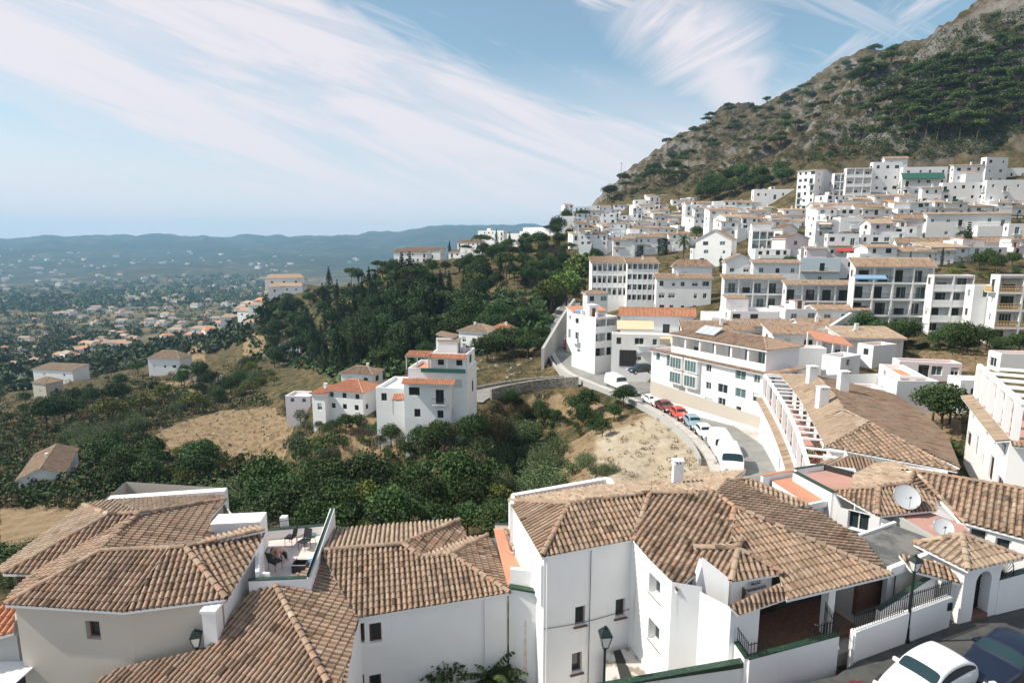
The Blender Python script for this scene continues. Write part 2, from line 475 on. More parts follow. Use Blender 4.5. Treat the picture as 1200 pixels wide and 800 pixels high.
a_ = wt.m('DIVIDE', dx, dyc); b_ = wt.m('DIVIDE', dz, dyc)
cv = wt.node('ShaderNodeCombineXYZ'); wt.l.new(a_, cv.inputs[0]); wt.l.new(b_, cv.inputs[1])
def streak(rot, sx_, sy_, scale, detail=7, rough=.58, dist=.6):
    # warp, then stretch along the wind
    mp = wt.node('ShaderNodeMapping'); mp.inputs['Rotation'].default_value = (0, 0, rot); wt.l.new(cv.outputs[0], mp.inputs[0])
    m2 = wt.node('ShaderNodeMapping'); m2.inputs['Scale'].default_value = (sx_, sy_, 1); wt.l.new(mp.outputs[0], m2.inputs[0])
    return wt.noise(m2.outputs[0], scale, detail, rough, dist)
n_big = streak(R(20), .55, 1.6, 2.6, 6, .6, .9)
n_fine = streak(R(19), .35, 3.2, 5, 8, .62, .7)
n_hi = streak(R(-32), .4, 2.4, 4, 8, .6, .8)
warp = wt.m('MULTIPLY', wt.m('SUBTRACT', n_big, .5), .26)
aa = wt.m('MULTIPLY', a_, a_)
up = wt.m('ADD', wt.m('ADD', wt.m('MULTIPLY', a_, -.29), .25), wt.m('MULTIPLY', aa, .25))
lo = wt.m('ADD', wt.m('MULTIPLY', a_, -.35), -.085)
bw = wt.m('ADD', b_, warp)
s_up = wt.m('SUBTRACT', 1.0, wt.sstep(wt.m('SUBTRACT', bw, up), -.035, .03))
s_lo = wt.sstep(wt.m('SUBTRACT', bw, lo), -.04, .035)
band = wt.m('MULTIPLY', s_up, s_lo)
fine = wt.sstep(n_fine, .36, .60)
band = wt.m('MULTIPLY', band, wt.m('ADD', .62, wt.m('MULTIPLY', fine, .42)))
def ell(ca, cb, ra, rb, rot):
    c, s_ = math.cos(rot), math.sin(rot)
    u = wt.m('ADD', a_, -ca); v = wt.m('ADD', b_, -cb)
    x = wt.m('DIVIDE', wt.m('ADD', wt.m('MULTIPLY', u, c), wt.m('MULTIPLY', v, s_)), ra)
    y = wt.m('DIVIDE', wt.m('SUBTRACT', wt.m('MULTIPLY', v, c), wt.m('MULTIPLY', u, s_)), rb)
    return wt.m('SUBTRACT', 1.0, wt.sstep(wt.m('SQRT', wt.m('ADD', wt.m('MULTIPLY', x, x), wt.m('MULTIPLY', y, y))), .1, 1.0))
hi = wt.m('MULTIPLY', ell(.28, .33, .34, .15, R(-42)), wt.m('ADD', .45, wt.m('MULTIPLY', wt.sstep(n_hi, .36, .6), .9)))
core = wt.m('MULTIPLY', ell(.345, .25, .16, .09, R(-50)), .95)
top = wt.m('MULTIPLY', ell(.10, .395, .42, .07, R(-6)), wt.m('MULTIPLY', wt.sstep(n_fine, .4, .58), 1.0))
rgt = wt.m('MULTIPLY', ell(.60, .37, .34, .10, R(30)), wt.m('MULTIPLY', wt.sstep(n_hi, .4, .62), .9))
tl = wt.m('MULTIPLY', ell(-.62, .36, .55, .16, R(-15)), wt.m('MULTIPLY', wt.sstep(n_big, .36, .6), .75))
hor = wt.m('SUBTRACT', 1.0, wt.sstep(b_, .04, .38))
hor = wt.m('MULTIPLY', hor, wt.m('ADD', .84, wt.m('MULTIPLY', fine, .16)))
gen = wt.m('MULTIPLY', wt.sstep(n_fine, .47, .66), .5)
cl = band
for x in (hi, core, top, rgt, tl, hor, gen, .14): cl = wt.m('MAXIMUM', cl, x)
cl = wt.m('MINIMUM', wt.m('MULTIPLY', cl, .93), .93)
CLOUD = (4.6, 4.25, 4.4)
skyc = wt.mix(1.0, sky.outputs[0], (.55, .76, .71), 'MULTIPLY')
wt.put(bg.inputs['Color'], wt.mix(cl, skyc, CLOUD)); bg.inputs['Strength'].default_value = .12
vs = scene.view_settings; vs.view_transform = 'Standard'; vs.look = 'None'; vs.exposure = 0.75; vs.gamma = 1; vs.use_curve_mapping = False
scene.cycles.volume_bounces = 2; scene.cycles.volume_max_steps = 64; scene.cycles.use_denoising = True
scene.cycles.max_bounces = 6; scene.cycles.transparent_max_bounces = 6; scene.cycles.use_adaptive_sampling = True

# ---------------------------------------------------------------- noise and terrain
def _h(ix, iy, s):
    n = (ix.astype(np.int64)*374761393+iy.astype(np.int64)*668265263+s*1442695041) & 0xffffffff
    n = ((n ^ (n >> 13))*1274126177) & 0xffffffff
    return ((n ^ (n >> 16)) & 0xffff)/65535.0
def vnoise(x, y, s=0):
    x = np.asarray(x, float); y = np.asarray(y, float)
    ix = np.floor(x); iy = np.floor(y); fx = x-ix; fy = y-iy; fx = fx*fx*(3-2*fx); fy = fy*fy*(3-2*fy)
    a = _h(ix, iy, s); b = _h(ix+1, iy, s); c = _h(ix, iy+1, s); d = _h(ix+1, iy+1, s)
    return (a*(1-fx)+b*fx)*(1-fy)+(c*(1-fx)+d*fx)*fy
def fbm(x, y, o=4, s=0):
    r = 0; a = .5; t = 0
    for i in range(o):
        r = r+a*vnoise(x*2**i+17.3*i, y*2**i-9.1*i, s+i); t += a; a *= .5
    return r/t-.5
CP = []   # control points of the land
def cz(*a):
    for px, py, z in a: CP.append(tuple(W(px, py, z)))
def cy(*a):
    for px, py, Y in a: CP.append(tuple(WY(px, py, Y)))
def cw(*a): CP.extend(a)
# foreground platform and the drop behind it
cw((8, 6, -16.6), (-8, 6, -19), (0, 5, -18), (3, 9, -17.5), (16, 8, -16.2), (-16, 8, -20), (30, 14, -16.1), (40, 26, -16), (0, 12, -17.5), (12, 12, -16.2), (25, 14, -16.1), (-14, 12, -19.5), (10, 19, -16.2), (16, 20, -16.1), (24, 22, -16.1), (34, 24, -16),
   (-2, 20, -19.9), (3, 22, -20), (5, 16, -19.8), (-3, 14, -19.9), (-12, 20, -20.5), (-20, 20, -21), (-28, 16, -21), (-38, 20, -23),
   (-12, 32, -22.5), (-4, 32, -22.5), (6, 33, -21), (12, 32, -19), (20, 32, -18), (30, 32, -17.2), (42, 34, -16.5), (-24, 30, -23.5),
   (8, 40, -22), (16, 40, -20.8), (26, 40, -19.5), (40, 42, -18), (20, 50, -21.3), (34, 52, -20), (50, 50, -17), (60, 60, -14))
cz((60, 600, -37), (20, 640, -29), (0, 690, -24), (120, 585, -38), (200, 560, -40), (300, 560, -37), (330, 610, -29), (420, 610, -28), (500, 600, -31), (560, 600, -31.5),
   (600, 560, -33), (560, 520, -33), (640, 560, -29), (480, 560, -33), (420, 540, -33), (30, 565, -45), (90, 540, -46),
   (245, 510, -48), (330, 485, -47), (170, 525, -48), (330, 540, -42), (192, 440, -58), (150, 470, -56), (60, 455, -62), (0, 480, -62), (0, 540, -52),
   (335, 414, -52), (260, 430, -56), (280, 460, -53), (340, 455, -46), (400, 498, -31), (370, 500, -33), (430, 470, -29), (440, 455, -29), (400, 450, -36),
   (520, 502, -27), (480, 490, -28), (555, 490, -27), (470, 470, -27.5), (590, 408, -25), (560, 422, -26), (620, 410, -25),
   (650, 395, -23), (675, 345, -21), (665, 415, -24), (690, 430, -24), (727, 455, -24), (765, 470, -23.5), (800, 492, -23), (840, 525, -22.3), (862, 558, -21.5), (872, 590, -20.2),
   (640, 448, -25), (600, 455, -25.5), (560, 462, -26),
   (700, 555, -24.5), (760, 510, -23.2), (800, 520, -22.6), (830, 545, -21.9), (760, 560, -23.5), (690, 520, -25.5), (650, 560, -27.5), (660, 500, -28), (640, 480, -28), (700, 480, -25.5), (720, 560, -23),
   (590, 490, -30), (620, 520, -32),
   (300, 400, -50), (330, 390, -48), (230, 410, -62), (400, 350, -30), (400, 400, -42), (400, 430, -38), (440, 320, -16), (360, 345, -32), (310, 352, -45), (340, 330, -26), (480, 440, -28), (450, 400, -34), (500, 400, -31), (480, 330, -15),
   (480, 310, -11), (545, 312, -10), (520, 305, -9), (560, 350, -21), (600, 330, -14), (650, 340, -14), (620, 380, -22), (560, 385, -25), (600, 300, -5), (640, 300, -5), (680, 300, -7), (640, 288, -1), (600, 285, 0))
cy((528, 503, 83), (518, 503, 84), (492, 480, 88), (426, 486, 98), (400, 490, 99), (382, 492, 99), (437, 455, 120), (364, 476, 112), (572, 410, 140), (592, 408, 143), (212, 437, 262), (352, 417, 285), (55, 466, 240), (86, 445, 275), (54, 552, 113))
# town
TOWN = [(700, 365, 165), (760, 362, 150), (720, 430, 105), (790, 455, 90), (893, 500, 70), (760, 400, 112), (830, 400, 108), (880, 365, 125), (960, 370, 122), (960, 440, 80), (900, 430, 85),
        (1050, 392, 108), (1180, 405, 100), (1050, 470, 66), (1120, 500, 56), (1200, 480, 60), (1150, 430, 78), (1270, 400, 100), (1100, 420, 86),
        (700, 305, 235), (760, 305, 225), (820, 310, 200), (900, 318, 172), (980, 330, 150), (1060, 305, 160), (1130, 305, 158), (1200, 305, 155), (1300, 305, 150),
        (690, 275, 300), (740, 270, 300), (800, 272, 270), (860, 275, 240), (940, 278, 215), (1020, 275, 205), (1100, 272, 200), (1190, 270, 195), (1300, 270, 190),
        (670, 262, 370), (710, 255, 370), (760, 240, 370), (800, 243, 330), (850, 243, 300), (900, 235, 285), (940, 248, 242), (1000, 240, 236), (1060, 236, 236), (1120, 240, 232), (1190, 240, 228), (1300, 235, 225),
        (960, 205, 275), (1040, 196, 268), (1100, 200, 262), (1150, 195, 258), (1200, 190, 255), (1300, 180, 250)]
cy(*TOWN); cy((686, 322, 215), (660, 345, 200), (640, 352, 192), (672, 330, 205))
# mountain: near shoulder with a crag, hollow, far crest
near = [(690, 246, 440), (730, 225, 430), (790, 212, 420), (860, 185, 410), (930, 152, 400), (985, 120, 395), (1040, 88, 390), (1090, 50, 390), (1140, 12, 390), (1200, -32, 390), (1290, -90, 390)]
cy(*near)
cy((800, 225, 350), (860, 212, 340), (940, 185, 325), (1010, 150, 320), (1080, 120, 315), (1150, 90, 310), (1200, 60, 310), (1290, 20, 305), (1000, 180, 290), (1100, 160, 285), (1200, 140, 280), (1300, 120, 278))
cy((730, 228, 560), (790, 205, 560), (860, 175, 560), (930, 148, 560), (1000, 110, 560), (1060, 85, 560), (1140, 40, 560), (1290, -40, 560))
far = [(690, 243, 700), (720, 216, 700), (740, 200, 700), (790, 160, 720), (850, 126, 740), (920, 113, 760), (960, 86, 770), (1010, 57, 780), (1060, 52, 780), (1120, 30, 760), (1200, 0, 740), (1290, -60, 740)]
cy(*far); cy((1060, 66, 700), (930, 125, 690))
for px, py, Y in far: p = WY(px, py, Y); CP.append((p[0]*1.6, p[1]*1.6, p[2]-110)); CP.append((p[0]*3, p[1]*3, -100))
# left valley and far hills
cw(*[tuple(np.array([math.sin(a)*r_, math.cos(a)*r_, z])) for a, r_, z in
     [(R(-52), 330, -75), (R(-38), 400, -78), (R(-27), 420, -78), (R(-52), 800, -112), (R(-38), 850, -112), (R(-27), 850, -108), (R(-18), 850, -108), (R(-8), 800, -90), (R(0), 700, -60), (R(6), 700, -40),
      (R(-52), 1700, -145), (R(-38), 1700, -148), (R(-22), 1700, -145), (R(-8), 1700, -140), (R(3), 1600, -110), (R(-45), 3000, -168), (R(-25), 3000, -165), (R(-8), 3000, -160), (R(5), 3000, -140)]])
for px, py in [(-300, 282), (-150, 281), (-60, 284), (0, 284), (40, 281.5), (100, 278), (135, 280), (160, 280), (240, 282), (265, 280), (290, 277), (310, 279.5), (335, 281.5), (365, 279), (400, 277), (420, 273), (440, 269.5), (470, 270), (500, 266.5), (530, 263.5), (560, 262), (600, 265), (650, 262), (720, 262), (800, 262)]:
    cy((px, py, 8200)); p = WY(px, py, 8200); CP.append((p[0]*1.25, p[1]*1.25, p[2]-160)); CP.append((p[0]*.68, p[1]*.68, -62+rng.uniform(-22, 22))); CP.append((p[0]*.58, p[1]*.58, -125))
    CP.append((p[0]*.5, p[1]*.5, -150+rng.uniform(-18, 18)))
CPa = np.array(CP, float)
KU = 1.15  # azimuth weight
def uvr(x, y):
    az = np.arctan2(x, np.maximum(y, -1e9)); return az*KU*2.2, np.log(np.maximum(np.hypot(x, y), 3.))
_u, _v = uvr(CPa[:, 0], CPa[:, 1])
_n = len(_u); _A = np.zeros((_n+3, _n+3))
_d = np.hypot(_u[:, None]-_u[None], _v[:, None]-_v[None]); _A[:_n, :_n] = _d; _A[:_n, :_n] += -np.eye(_n)*.001
_A[:_n, _n] = 1; _A[:_n, _n+1] = _u; _A[:_n, _n+2] = _v; _A[_n:, :_n] = _A[:_n, _n:].T
_w = np.linalg.solve(_A, np.r_[CPa[:, 2], 0, 0, 0])
ROADS = []
def zroad(pts, w, name): ROADS.append((np.array(pts, float), w, name))
def dense(P, step=2.5):
    P = np.array(P, float); out = []
    n = len(P)
    for i in range(n-1):
        p0 = P[max(i-1, 0)]; p1 = P[i]; p2 = P[i+1]; p3 = P[min(i+2, n-1)]
        k = max(2, int(np.linalg.norm(p2-p1)/step))
        for j in range(k):
            t = j/k; out.append(.5*((2*p1)+(-p0+p2)*t+(2*p0-5*p1+4*p2-p3)*t*t+(-p0+3*p1-3*p2+p3)*t**3))
    out.append(P[-1]); return np.array(out)
mainroad = dense([W(672, 352, -21.2), W(655, 385, -22.4), W(664, 408, -23.3), W(682, 432, -23.9), W(720, 449, -24), W(768, 467, -23.6), W(817, 491, -23), W(860, 522, -22.2), W(886, 556, -21.4), (20.6, 46, -20.9), (22.5, 40, -20.3), (27, 33, -18.5), (33, 27, -16.6)])
sideroad = dense([W(716, 449, -24.03), W(680, 447, -24.5), W(640, 449, -25), W(600, 454, -25.5), W(562, 462, -25.8), W(548, 470, -25.9)])
lane = dense([W(392, 462, -34), W(430, 447, -33), W(470, 432, -31), W(500, 420, -31), W(560, 404, -26)])
zroad(mainroad, 7.6, 'road'); zroad(sideroad, 6, 'side_road')
valley_lane = dense([W(178, 432, -57), W(212, 424, -57.5), W(240, 430, -57), W(262, 441, -56)])
left_track = dense([W(-10, 603, -43), W(25, 596, -43.5), W(60, 582, -44), W(72, 570, -45)])
def gz(x, y, raw=False):
    x = np.atleast_1d(np.asarray(x, float)); y = np.atleast_1d(np.asarray(y, float))
    u, v = uvr(x, y); out = np.empty(len(x))
    for i in range(0, len(x), 20000):
        s = slice(i, i+20000)
        out[s] = np.hypot(u[s, None]-_u[None], v[s, None]-_v[None]) @ _w[:_n]+_w[_n]+_w[_n+1]*u[s]+_w[_n+2]*v[s]
    if raw: return out
    r = np.hypot(x, y)
    k = np.clip((r-55)/60, 0, 1)
    mount = np.clip((out-12)/40, 0, 1)*np.clip((1500-r)/300, 0, 1)
    nz = fbm(x/14, y/14, 4, 3)*(1.2+4*mount)+fbm(x/60, y/60, 4, 5)*(2+13*mount)
    rk = fbm(x/22+5, y/22, 5, 9); nz = nz+mount*((1-2.2*np.abs(fbm(x/55+3, y/38, 5, 41)))**2*14-13+np.abs(rk)*12+(1-2*np.abs(fbm(x/9, y/9, 4, 13)))*6-3)
    farh = np.clip((r-900)/3500, 0, 1)*np.clip((11500-r)/2500, 0, 1)
    nz = nz+farh*(fbm(x/700, y/700, 6, 21)*105+fbm(x/2600, y/2600, 3, 31)*50+(.22-np.abs(fbm(x/1500, y/1500, 4, 61)))*150*np.clip((r-3500)/3000, 0, 1))*np.where(r > 7600, .9, 1)
    az = np.arctan2(x, np.maximum(y, 1e-6)); rr_ = np.clip((r-6800)/1000, 0, 1)
    nz = nz+rr_*((.25-np.abs(fbm(az*16+3, r/5200, 5, 91)))*170+fbm(az*60, r/2500, 3, 93)*45-14)
    out = out+nz*k
    for P, w, _ in ROADS:
        if True:
            near_ = (x > P[:, 0].min()-12) & (x < P[:, 0].max()+12) & (y > P[:, 1].min()-12) & (y < P[:, 1].max()+12)
            idx = np.nonzero(near_)[0]
            if len(idx) == 0: continue
            dd = np.hypot(x[idx, None]-P[None, :, 0], y[idx, None]-P[None, :, 1]); j = dd.argmin(1); dm = dd[np.arange(len(idx)), j]
            t = np.clip((dm-w/2-.8)/4.0, 0, 1); t = t*t*(3-2*t)
            out[idx] = (P[j, 2]-.22)*(1-t)+out[idx]*t
    return out
def gz1(x, y): return float(gz([x], [y])[0])
_T = np.exp(np.linspace(math.log(18), math.log(9000), 420))
GA = np.linspace(R(-58), R(58), 900); GR = np.log(_T); _gz = None
def gfast(x, y):
    global _gz
    if _gz is None:
        A, B = np.meshgrid(GA, np.exp(GR)); _gz = gz((np.sin(A)*B).ravel(), (np.cos(A)*B).ravel()).reshape(len(GR), len(GA))
    a = np.clip((np.arctan2(x, y)-GA[0])/(GA[1]-GA[0]), 0, len(GA)-1.001); r = np.clip((np.log(np.hypot(x, y))-GR[0])/(GR[1]-GR[0]), 0, len(GR)-1.001)
    i = a.astype(int); j = r.astype(int); a = a-i; r = r-j
    return (_gz[j, i]*(1-a)+_gz[j, i+1]*a)*(1-r)+(_gz[j+1, i]*(1-a)+_gz[j+1, i+1]*a)*r
def hits(pxs, pys):
    """ground points seen at many pixels"""
    out = []
    DD = np.array([D(a, b) for a, b in zip(pxs, pys)])
    X = DD[:, None, 0]/DD[:, None, 1]*_T[None]; Y = np.broadcast_to(_T[None], X.shape); Z = DD[:, None, 2]/DD[:, None, 1]*_T[None]
    G = gfast(X.ravel(), Y.ravel()).reshape(X.shape); below = Z < G
    for i in range(len(pxs)):
        k = np.nonzero(below[i])[0]
        if len(k) == 0 or k[0] == 0: out.append(None); continue
        k = k[0]; g0 = Z[i, k-1]-G[i, k-1]; g1 = Z[i, k]-G[i, k]; t = g0/(g0-g1)
        out.append(np.array([X[i, k-1]+(X[i, k]-X[i, k-1])*t, Y[i, k-1]+(Y[i, k]-Y[i, k-1])*t, G[i, k-1]+(G[i, k]-G[i, k-1])*t]))
    return out
def project(P):
    P = np.atleast_2d(P); d = P[:, 1]*CS-P[:, 2]*SN; yc = P[:, 1]*SN+P[:, 2]*CS
    return 600+F*P[:, 0]/d, 400-F*yc/d
def inpoly(x, y, poly):
    c = np.zeros(len(x), bool); n = len(poly); j = n-1
    for i in range(n):
        xi, yi = poly[i]; xj, yj = poly[j]
        m = ((yi > y) != (yj > y)) & (x < (xj-xi)*(y-yi)/(yj-yi+1e-12)+xi); c ^= m; j = i
    return c
def worldpoly(pp):
    # subdivide edges and drop them on the ground
    q = []
    for i in range(len(pp)):
        a, b = pp[i], pp[(i+1) % len(pp)]
        for t in (0, .5): q.append((a[0]+(b[0]-a[0])*t, a[1]+(b[1]-a[1])*t))
    h = hits([p[0] for p in q], [p[1] for p in q]); return [tuple(p[:2]) for p in h if p is not None]
BARE = [[(655, 560), (664, 522), (700, 500), (755, 483), (798, 489), (838, 508), (864, 536), (872, 575), (700, 575)],
        [(160, 522), (205, 497), (262, 480), (322, 478), (345, 500), (332, 540), (308, 556), (282, 535), (178, 532)],
        [(395, 492), (425, 478), (462, 505), (470, 530), (440, 548), (400, 545)],
        [(625, 462), (700, 470), (735, 485), (700, 492), (650, 487), (615, 470)], [(560, 350), (650, 350), (645, 378), (590, 372), (545, 375)],
        [(0, 592), (80, 578), (96, 612), (60, 650), (0, 650)], [(175, 445), (245, 448), (250, 468), (200, 462)], [(212, 404), (240, 402), (240, 425), (218, 425)], [(285, 390), (310, 385), (312, 420), (285, 418)],
        [(150, 600), (250, 585), (262, 600), (200, 620)], [(1075, 412), (1165, 405), (1168, 440), (1085, 430)], [(1095, 460), (1130, 470), (1125, 520), (1080, 500)]]
PALE = [[(700, 510), (765, 488), (800, 487), (835, 506), (862, 536), (870, 575), (690, 575)]]
def build_ground():
    na, nr = 760, 760
    az = np.linspace(R(-62), R(62), na); r = np.exp(np.linspace(math.log(9), math.log(9900), nr))
    A, Rr = np.meshgrid(az, r); X = (np.sin(A)*Rr).ravel(); Y = (np.cos(A)*Rr).ravel(); Zg = gz(X, Y)
    me = bpy.data.meshes.new('ground'); n = na*nr
    me.vertices.add(n); me.vertices.foreach_set('co', np.stack([X, Y, Zg], 1).ravel())
    i = np.arange(nr-1)[:, None]*na+np.arange(na-1)[None]; q = np.stack([i, i+1, i+na+1, i+na], -1).reshape(-1, 4)[:, ::-1]
    me.loops.add(q.size); me.loops.foreach_set('vertex_index', q.ravel()); me.polygons.add(len(q))
    me.polygons.foreach_set('loop_start', np.arange(len(q))*4); me.polygons.foreach_set('loop_total', np.full(len(q), 4))
    me.polygons.foreach_set('use_smooth', np.ones(len(q), bool)); me.update()
    def soft(polys, lim=700):
        m = np.zeros(n); s = np.nonzero(np.hypot(X, Y) < lim)[0]
        for p in polys:
            w = worldpoly(p)
            if len(w) > 2: m[s] = np.maximum(m[s], inpoly(X[s], Y[s], w))
        g = m.reshape(nr, na)
        for _ in range(3): g[1:-1, 1:-1] = (g[1:-1, 1:-1]*2+g[:-2, 1:-1]+g[2:, 1:-1]+g[1:-1, :-2]+g[1:-1, 2:])/6
        return g.ravel()
    mount = np.clip((Zg-20)/30, 0, 1)*(np.hypot(X, Y) < 1700)
    for nm, val in (('bare', soft(BARE)), ('pale', soft(PALE)), ('mount', mount)):
        a = me.attributes.new(nm, 'FLOAT', 'POINT'); a.data.foreach_set('value', val.astype(np.float32))
    def f(t, b):
        p = t.pos(); bare = t.attr('bare'); pale = t.attr('pale'); mo = t.attr('mount')
        n1 = t.noise(p, .05, 8, .65); n2 = t.noise(p, .35, 7, .7); n3 = t.noise(p, 2.2, 5, .7)
        dist = t.node('ShaderNodeVectorMath', operation='LENGTH'); t.l.new(p, dist.inputs[0]); fr = t.sstep(dist.outputs['Value'], 260, 900)
        nf = t.noise(p, .008, 8, .7); nf2 = t.noise(p, .0016, 6, .65)
        scrub = t.ramp(t.m('ADD', t.m('MULTIPLY', n2, .6), t.m('MULTIPLY', n3, .4)), [(.36, (.022, .03, .013)), (.46, (.055, .055, .026)), (.54, (.14, .105, .055)), (.66, (.25, .175, .10))])
        soil = t.ramp(n2, [(.25, (.17, .115, .06)), (.5, (.28, .20, .12)), (.75, (.38, .29, .185))])
        soil = t.mix(t.m('MULTIPLY', t.sstep(n3, .45, .7), .6), soil, (.13, .105, .055))
        palec = t.ramp(n2, [(.3, (.34, .27, .18)), (.5, (.43, .36, .26)), (.7, (.52, .46, .36))])
        farc = t.ramp(nf, [(.3, (.02, .03, .016)), (.5, (.04, .045, .024)), (.6, (.10, .08, .05)), (.75, (.20, .15, .10))])
        farc = t.mix(t.sstep(nf2, .42, .58), farc, (.03, .037, .022))
        rockm = t.m('ADD', t.m('MULTIPLY', t.noise(p, .09, 9, .75), .65), t.m('MULTIPLY', t.noise(p, .6, 7, .75), .35))
        mount = t.ramp(rockm, [(.34, (.026, .034, .014)), (.44, (.062, .05, .025)), (.50, (.105, .074, .042)), (.56, (.145, .115, .085)), (.7, (.22, .20, .175))])
        mount = t.mix(t.sstep(n2, .50, .60), mount, (.045, .055, .025))
        sn = t.node('ShaderNodeSeparateXYZ'); gn = t.node('ShaderNodeNewGeometry'); t.l.new(gn.outputs['Normal'], sn.inputs[0])
        mount = t.mix(t.sstep(t.m('ADD', sn.outputs[2], t.m('MULTIPLY', t.m('SUBTRACT', n3, .5), .25)), .80, .66), mount, t.ramp(rockm, [(.35, (.085, .075, .062)), (.5, (.165, .15, .13)), (.65, (.26, .24, .215))]))
        c = t.mix(fr, scrub, t.mix(t.sstep(dist.outputs['Value'], 1500, 5000), t.ramp(nf, [(.3, (.035, .045, .022)), (.48, (.08, .08, .04)), (.56, (.18, .14, .08)), (.72, (.30, .23, .15))]), farc))
        c = t.mix(t.sstep(t.m('ADD', bare, t.m('MULTIPLY', t.m('SUBTRACT', n2, .5), 1.3)), .35, .6), c, soil); c = t.mix(pale, c, palec); c = t.mix(mo, c, mount)
        t.put(b.inputs['Base Color'], c); b.inputs['Roughness'].default_value = 1; b.inputs['Specular IOR Level'].default_value = .1
        t.put(b.inputs['Normal'], t.bump(t.m('ADD', n2, t.m('MULTIPLY', rockm, t.m('MULTIPLY', mo, 3))), .9, .9))
    mat('ground', fn=f); me.materials.append(MATS['ground'])
    o = bpy.data.objects.new('ground', me); COL.objects.link(o); struct(o)
    # the land behind the viewer, one plain sheet
    return o
build_ground()

def ribbon(P, w, name, m, dz=0.0, off=0, kerb=0):
    P = np.array(P, float); T = np.gradient(P, axis=0); T[:, 2] = 0; T /= np.linalg.norm(T, axis=1)[:, None]; N = np.stack([-T[:, 1], T[:, 0], T[:, 2]*0], 1)
    mb = MB()
    for i in range(len(P)-1):
        a, b = P[i]+N[i]*off, P[i+1]+N[i+1]*off; q = [a-N[i]*w/2, b-N[i+1]*w/2, b+N[i+1]*w/2, a+N[i]*w/2]
        mb.face([p+(0, 0, dz) for p in q][::-1], m)
        if kerb:
            for s, (u, v) in ((0, (q[0], q[1])), (1, (q[3], q[2]))):
                mb.face([u+(0, 0, dz-kerb), v+(0, 0, dz-kerb), v+(0, 0, dz), u+(0, 0, dz)], m)
    o = mb.build(name); struct(o); return o
ribbon(mainroad, 6.4, 'road', 'asphalt_pale', 0)
ribbon(sideroad, 5.4, 'road', 'asphalt_pale', .004)
sidewalk_pts = mainroad[8:]
ribbon(mainroad[10:], 1.9, 'pavement', 'pavement', .13, 4.15, .15)
ribbon(mainroad[10:], 1.0, 'pavement', 'pavement', .12, -3.6, .3)

# haze
def build_haze():
    mb = MB(); mb.box((-500, 5200, 0), (26000, 15200, 1), 'asphalt')
    top, bot = 352, -420
    mb = MB(); mb.box((0, 4300, (top+bot)/2), (22000, 11400, top-bot), 'asphalt')
    m = bpy.data.materials.new('haze'); m.use_nodes = True; t = NT(m.node_tree); m.node_tree.nodes.remove(m.node_tree.nodes['Principled BSDF'])
    v = t.node('ShaderNodeVolumePrincipled'); v.inputs['Color'].default_value = (.40, .71, 1, 1); v.inputs['Density'].default_value = 9.5e-5; v.inputs['Anisotropy'].default_value = 0
    m.cycles.homogeneous_volume = True
    t.l.new(v.outputs[0], m.node_tree.nodes['Material Output'].inputs['Volume'])
    MATS['haze'] = m; mb.mats = ['haze']; o = mb.build('haze'); o['kind'] = 'stuff'
build_haze()
# ================================================================ foreground houses
def PZ(*q): return [W(*p) for p in q]
def cyl(mb, c, r, h, m, n=14, r2=None):
    mb.bar(c, (c[0], c[1], c[2]+h), 2*r, m, n, 2*(r2 if r2 is not None else r))
def small_window(parent, P, ux, w, h, kind='b', name='window', label=None):
    return place(win_mesh(w, h, kind), name, parent, P, ux, label)
def wallrun(mb, pts, z0, z1s, m='white_plaster'):
    for i in range(len(pts)-1):
        a, b = pts[i], pts[i+1]
        mb.face([(a[0], a[1], z0), (b[0], b[1], z0), (b[0], b[1], z1s[i+1]), (a[0], a[1], z1s[i])], m)
def facade_between(mb, a, b, z0, z1, wins, m, depth=.2, inner='dark_room'):
    """vertical wall from ground point a to b (left to right from outside); wins list of (px,py,w,h) image centres -> holes.
       returns placements"""
    a = np.array(a[:2]); b = np.array(b[:2]); L = np.linalg.norm(b-a); ux = np.array([*(b-a)/L, 0]); out = []; holes = []
    n = np.array([ux[1], -ux[0]])
    for wn in wins:
        px, py, w, h = wn[:4]; d = D(px, py)
        t = (a@n)/(d[:2]@n); p = d*t; x = (p[:2]-a)@ux[:2]; z = p[2]-z0
        w = round(w, 1); h = round(h, 1)
        holes.append((x-w/2, z-h/2, x+w/2, z+h/2, depth)); out.append((np.array([*(a+ux[:2]*x-n*(depth-.04)), z0+z-h/2]), ux, w, h, wn[4] if len(wn) > 4 else 'b'))
    facade(mb, (*a, z0), ux, L, z1-z0, holes, m, depth, inner)
    return out

# ---------------------------------------------------------------- left cream house
a1, a2, a3 = W(6, 708, -14), W(146, 716, -14), W(265, 701, -14)
r1, r2, r3, r4 = W(118, 645, -12.95), W(199, 642, -12.9), W(217, 641, -12.9), W(310, 621, -12.95)
e4 = W(292, 665, -14)
A = thing('house', 'cream walled house under a many sided tile roof at the left front corner', 'house', (-15, 24, -21))
rf = MB()
tiles(rf, [a1, a2, r2, r1]); tiles(rf, [a2, a3, r3, r2]); tiles(rf, [a3, e4, r4, r3])
bk = lambda p, dy, z: np.array([p[0], p[1]+dy, z])
tiles(rf, [r1, r3, bk(r3, 1.7, -13.5), bk(r1, .6, -13.2)], 'tile_light'); tiles(rf, [r3, r4, W(300, 614, -13.5), bk(r3, 1.7, -13.5)], 'tile_light')
w0, w1 = W(163, 601, -12.75), W(127, 603, -12.75); w2 = W(265, 585, -13.6); w3 = W(243, 613, -13.75)
tiles(rf, [w0, w2, w3, W(252, 622, -13.72), bk(r3, 1.7, -13.5), r1])
vL = W(38, 672, -14); hL = W(4, 672, -14)
tiles(rf, [w0, r1, a1, W(17, 693, -14.1), vL], 'tile', sp=.26)
tiles(rf, [w1, w0, vL, hL])
bL = W(98, 592, -13.35)
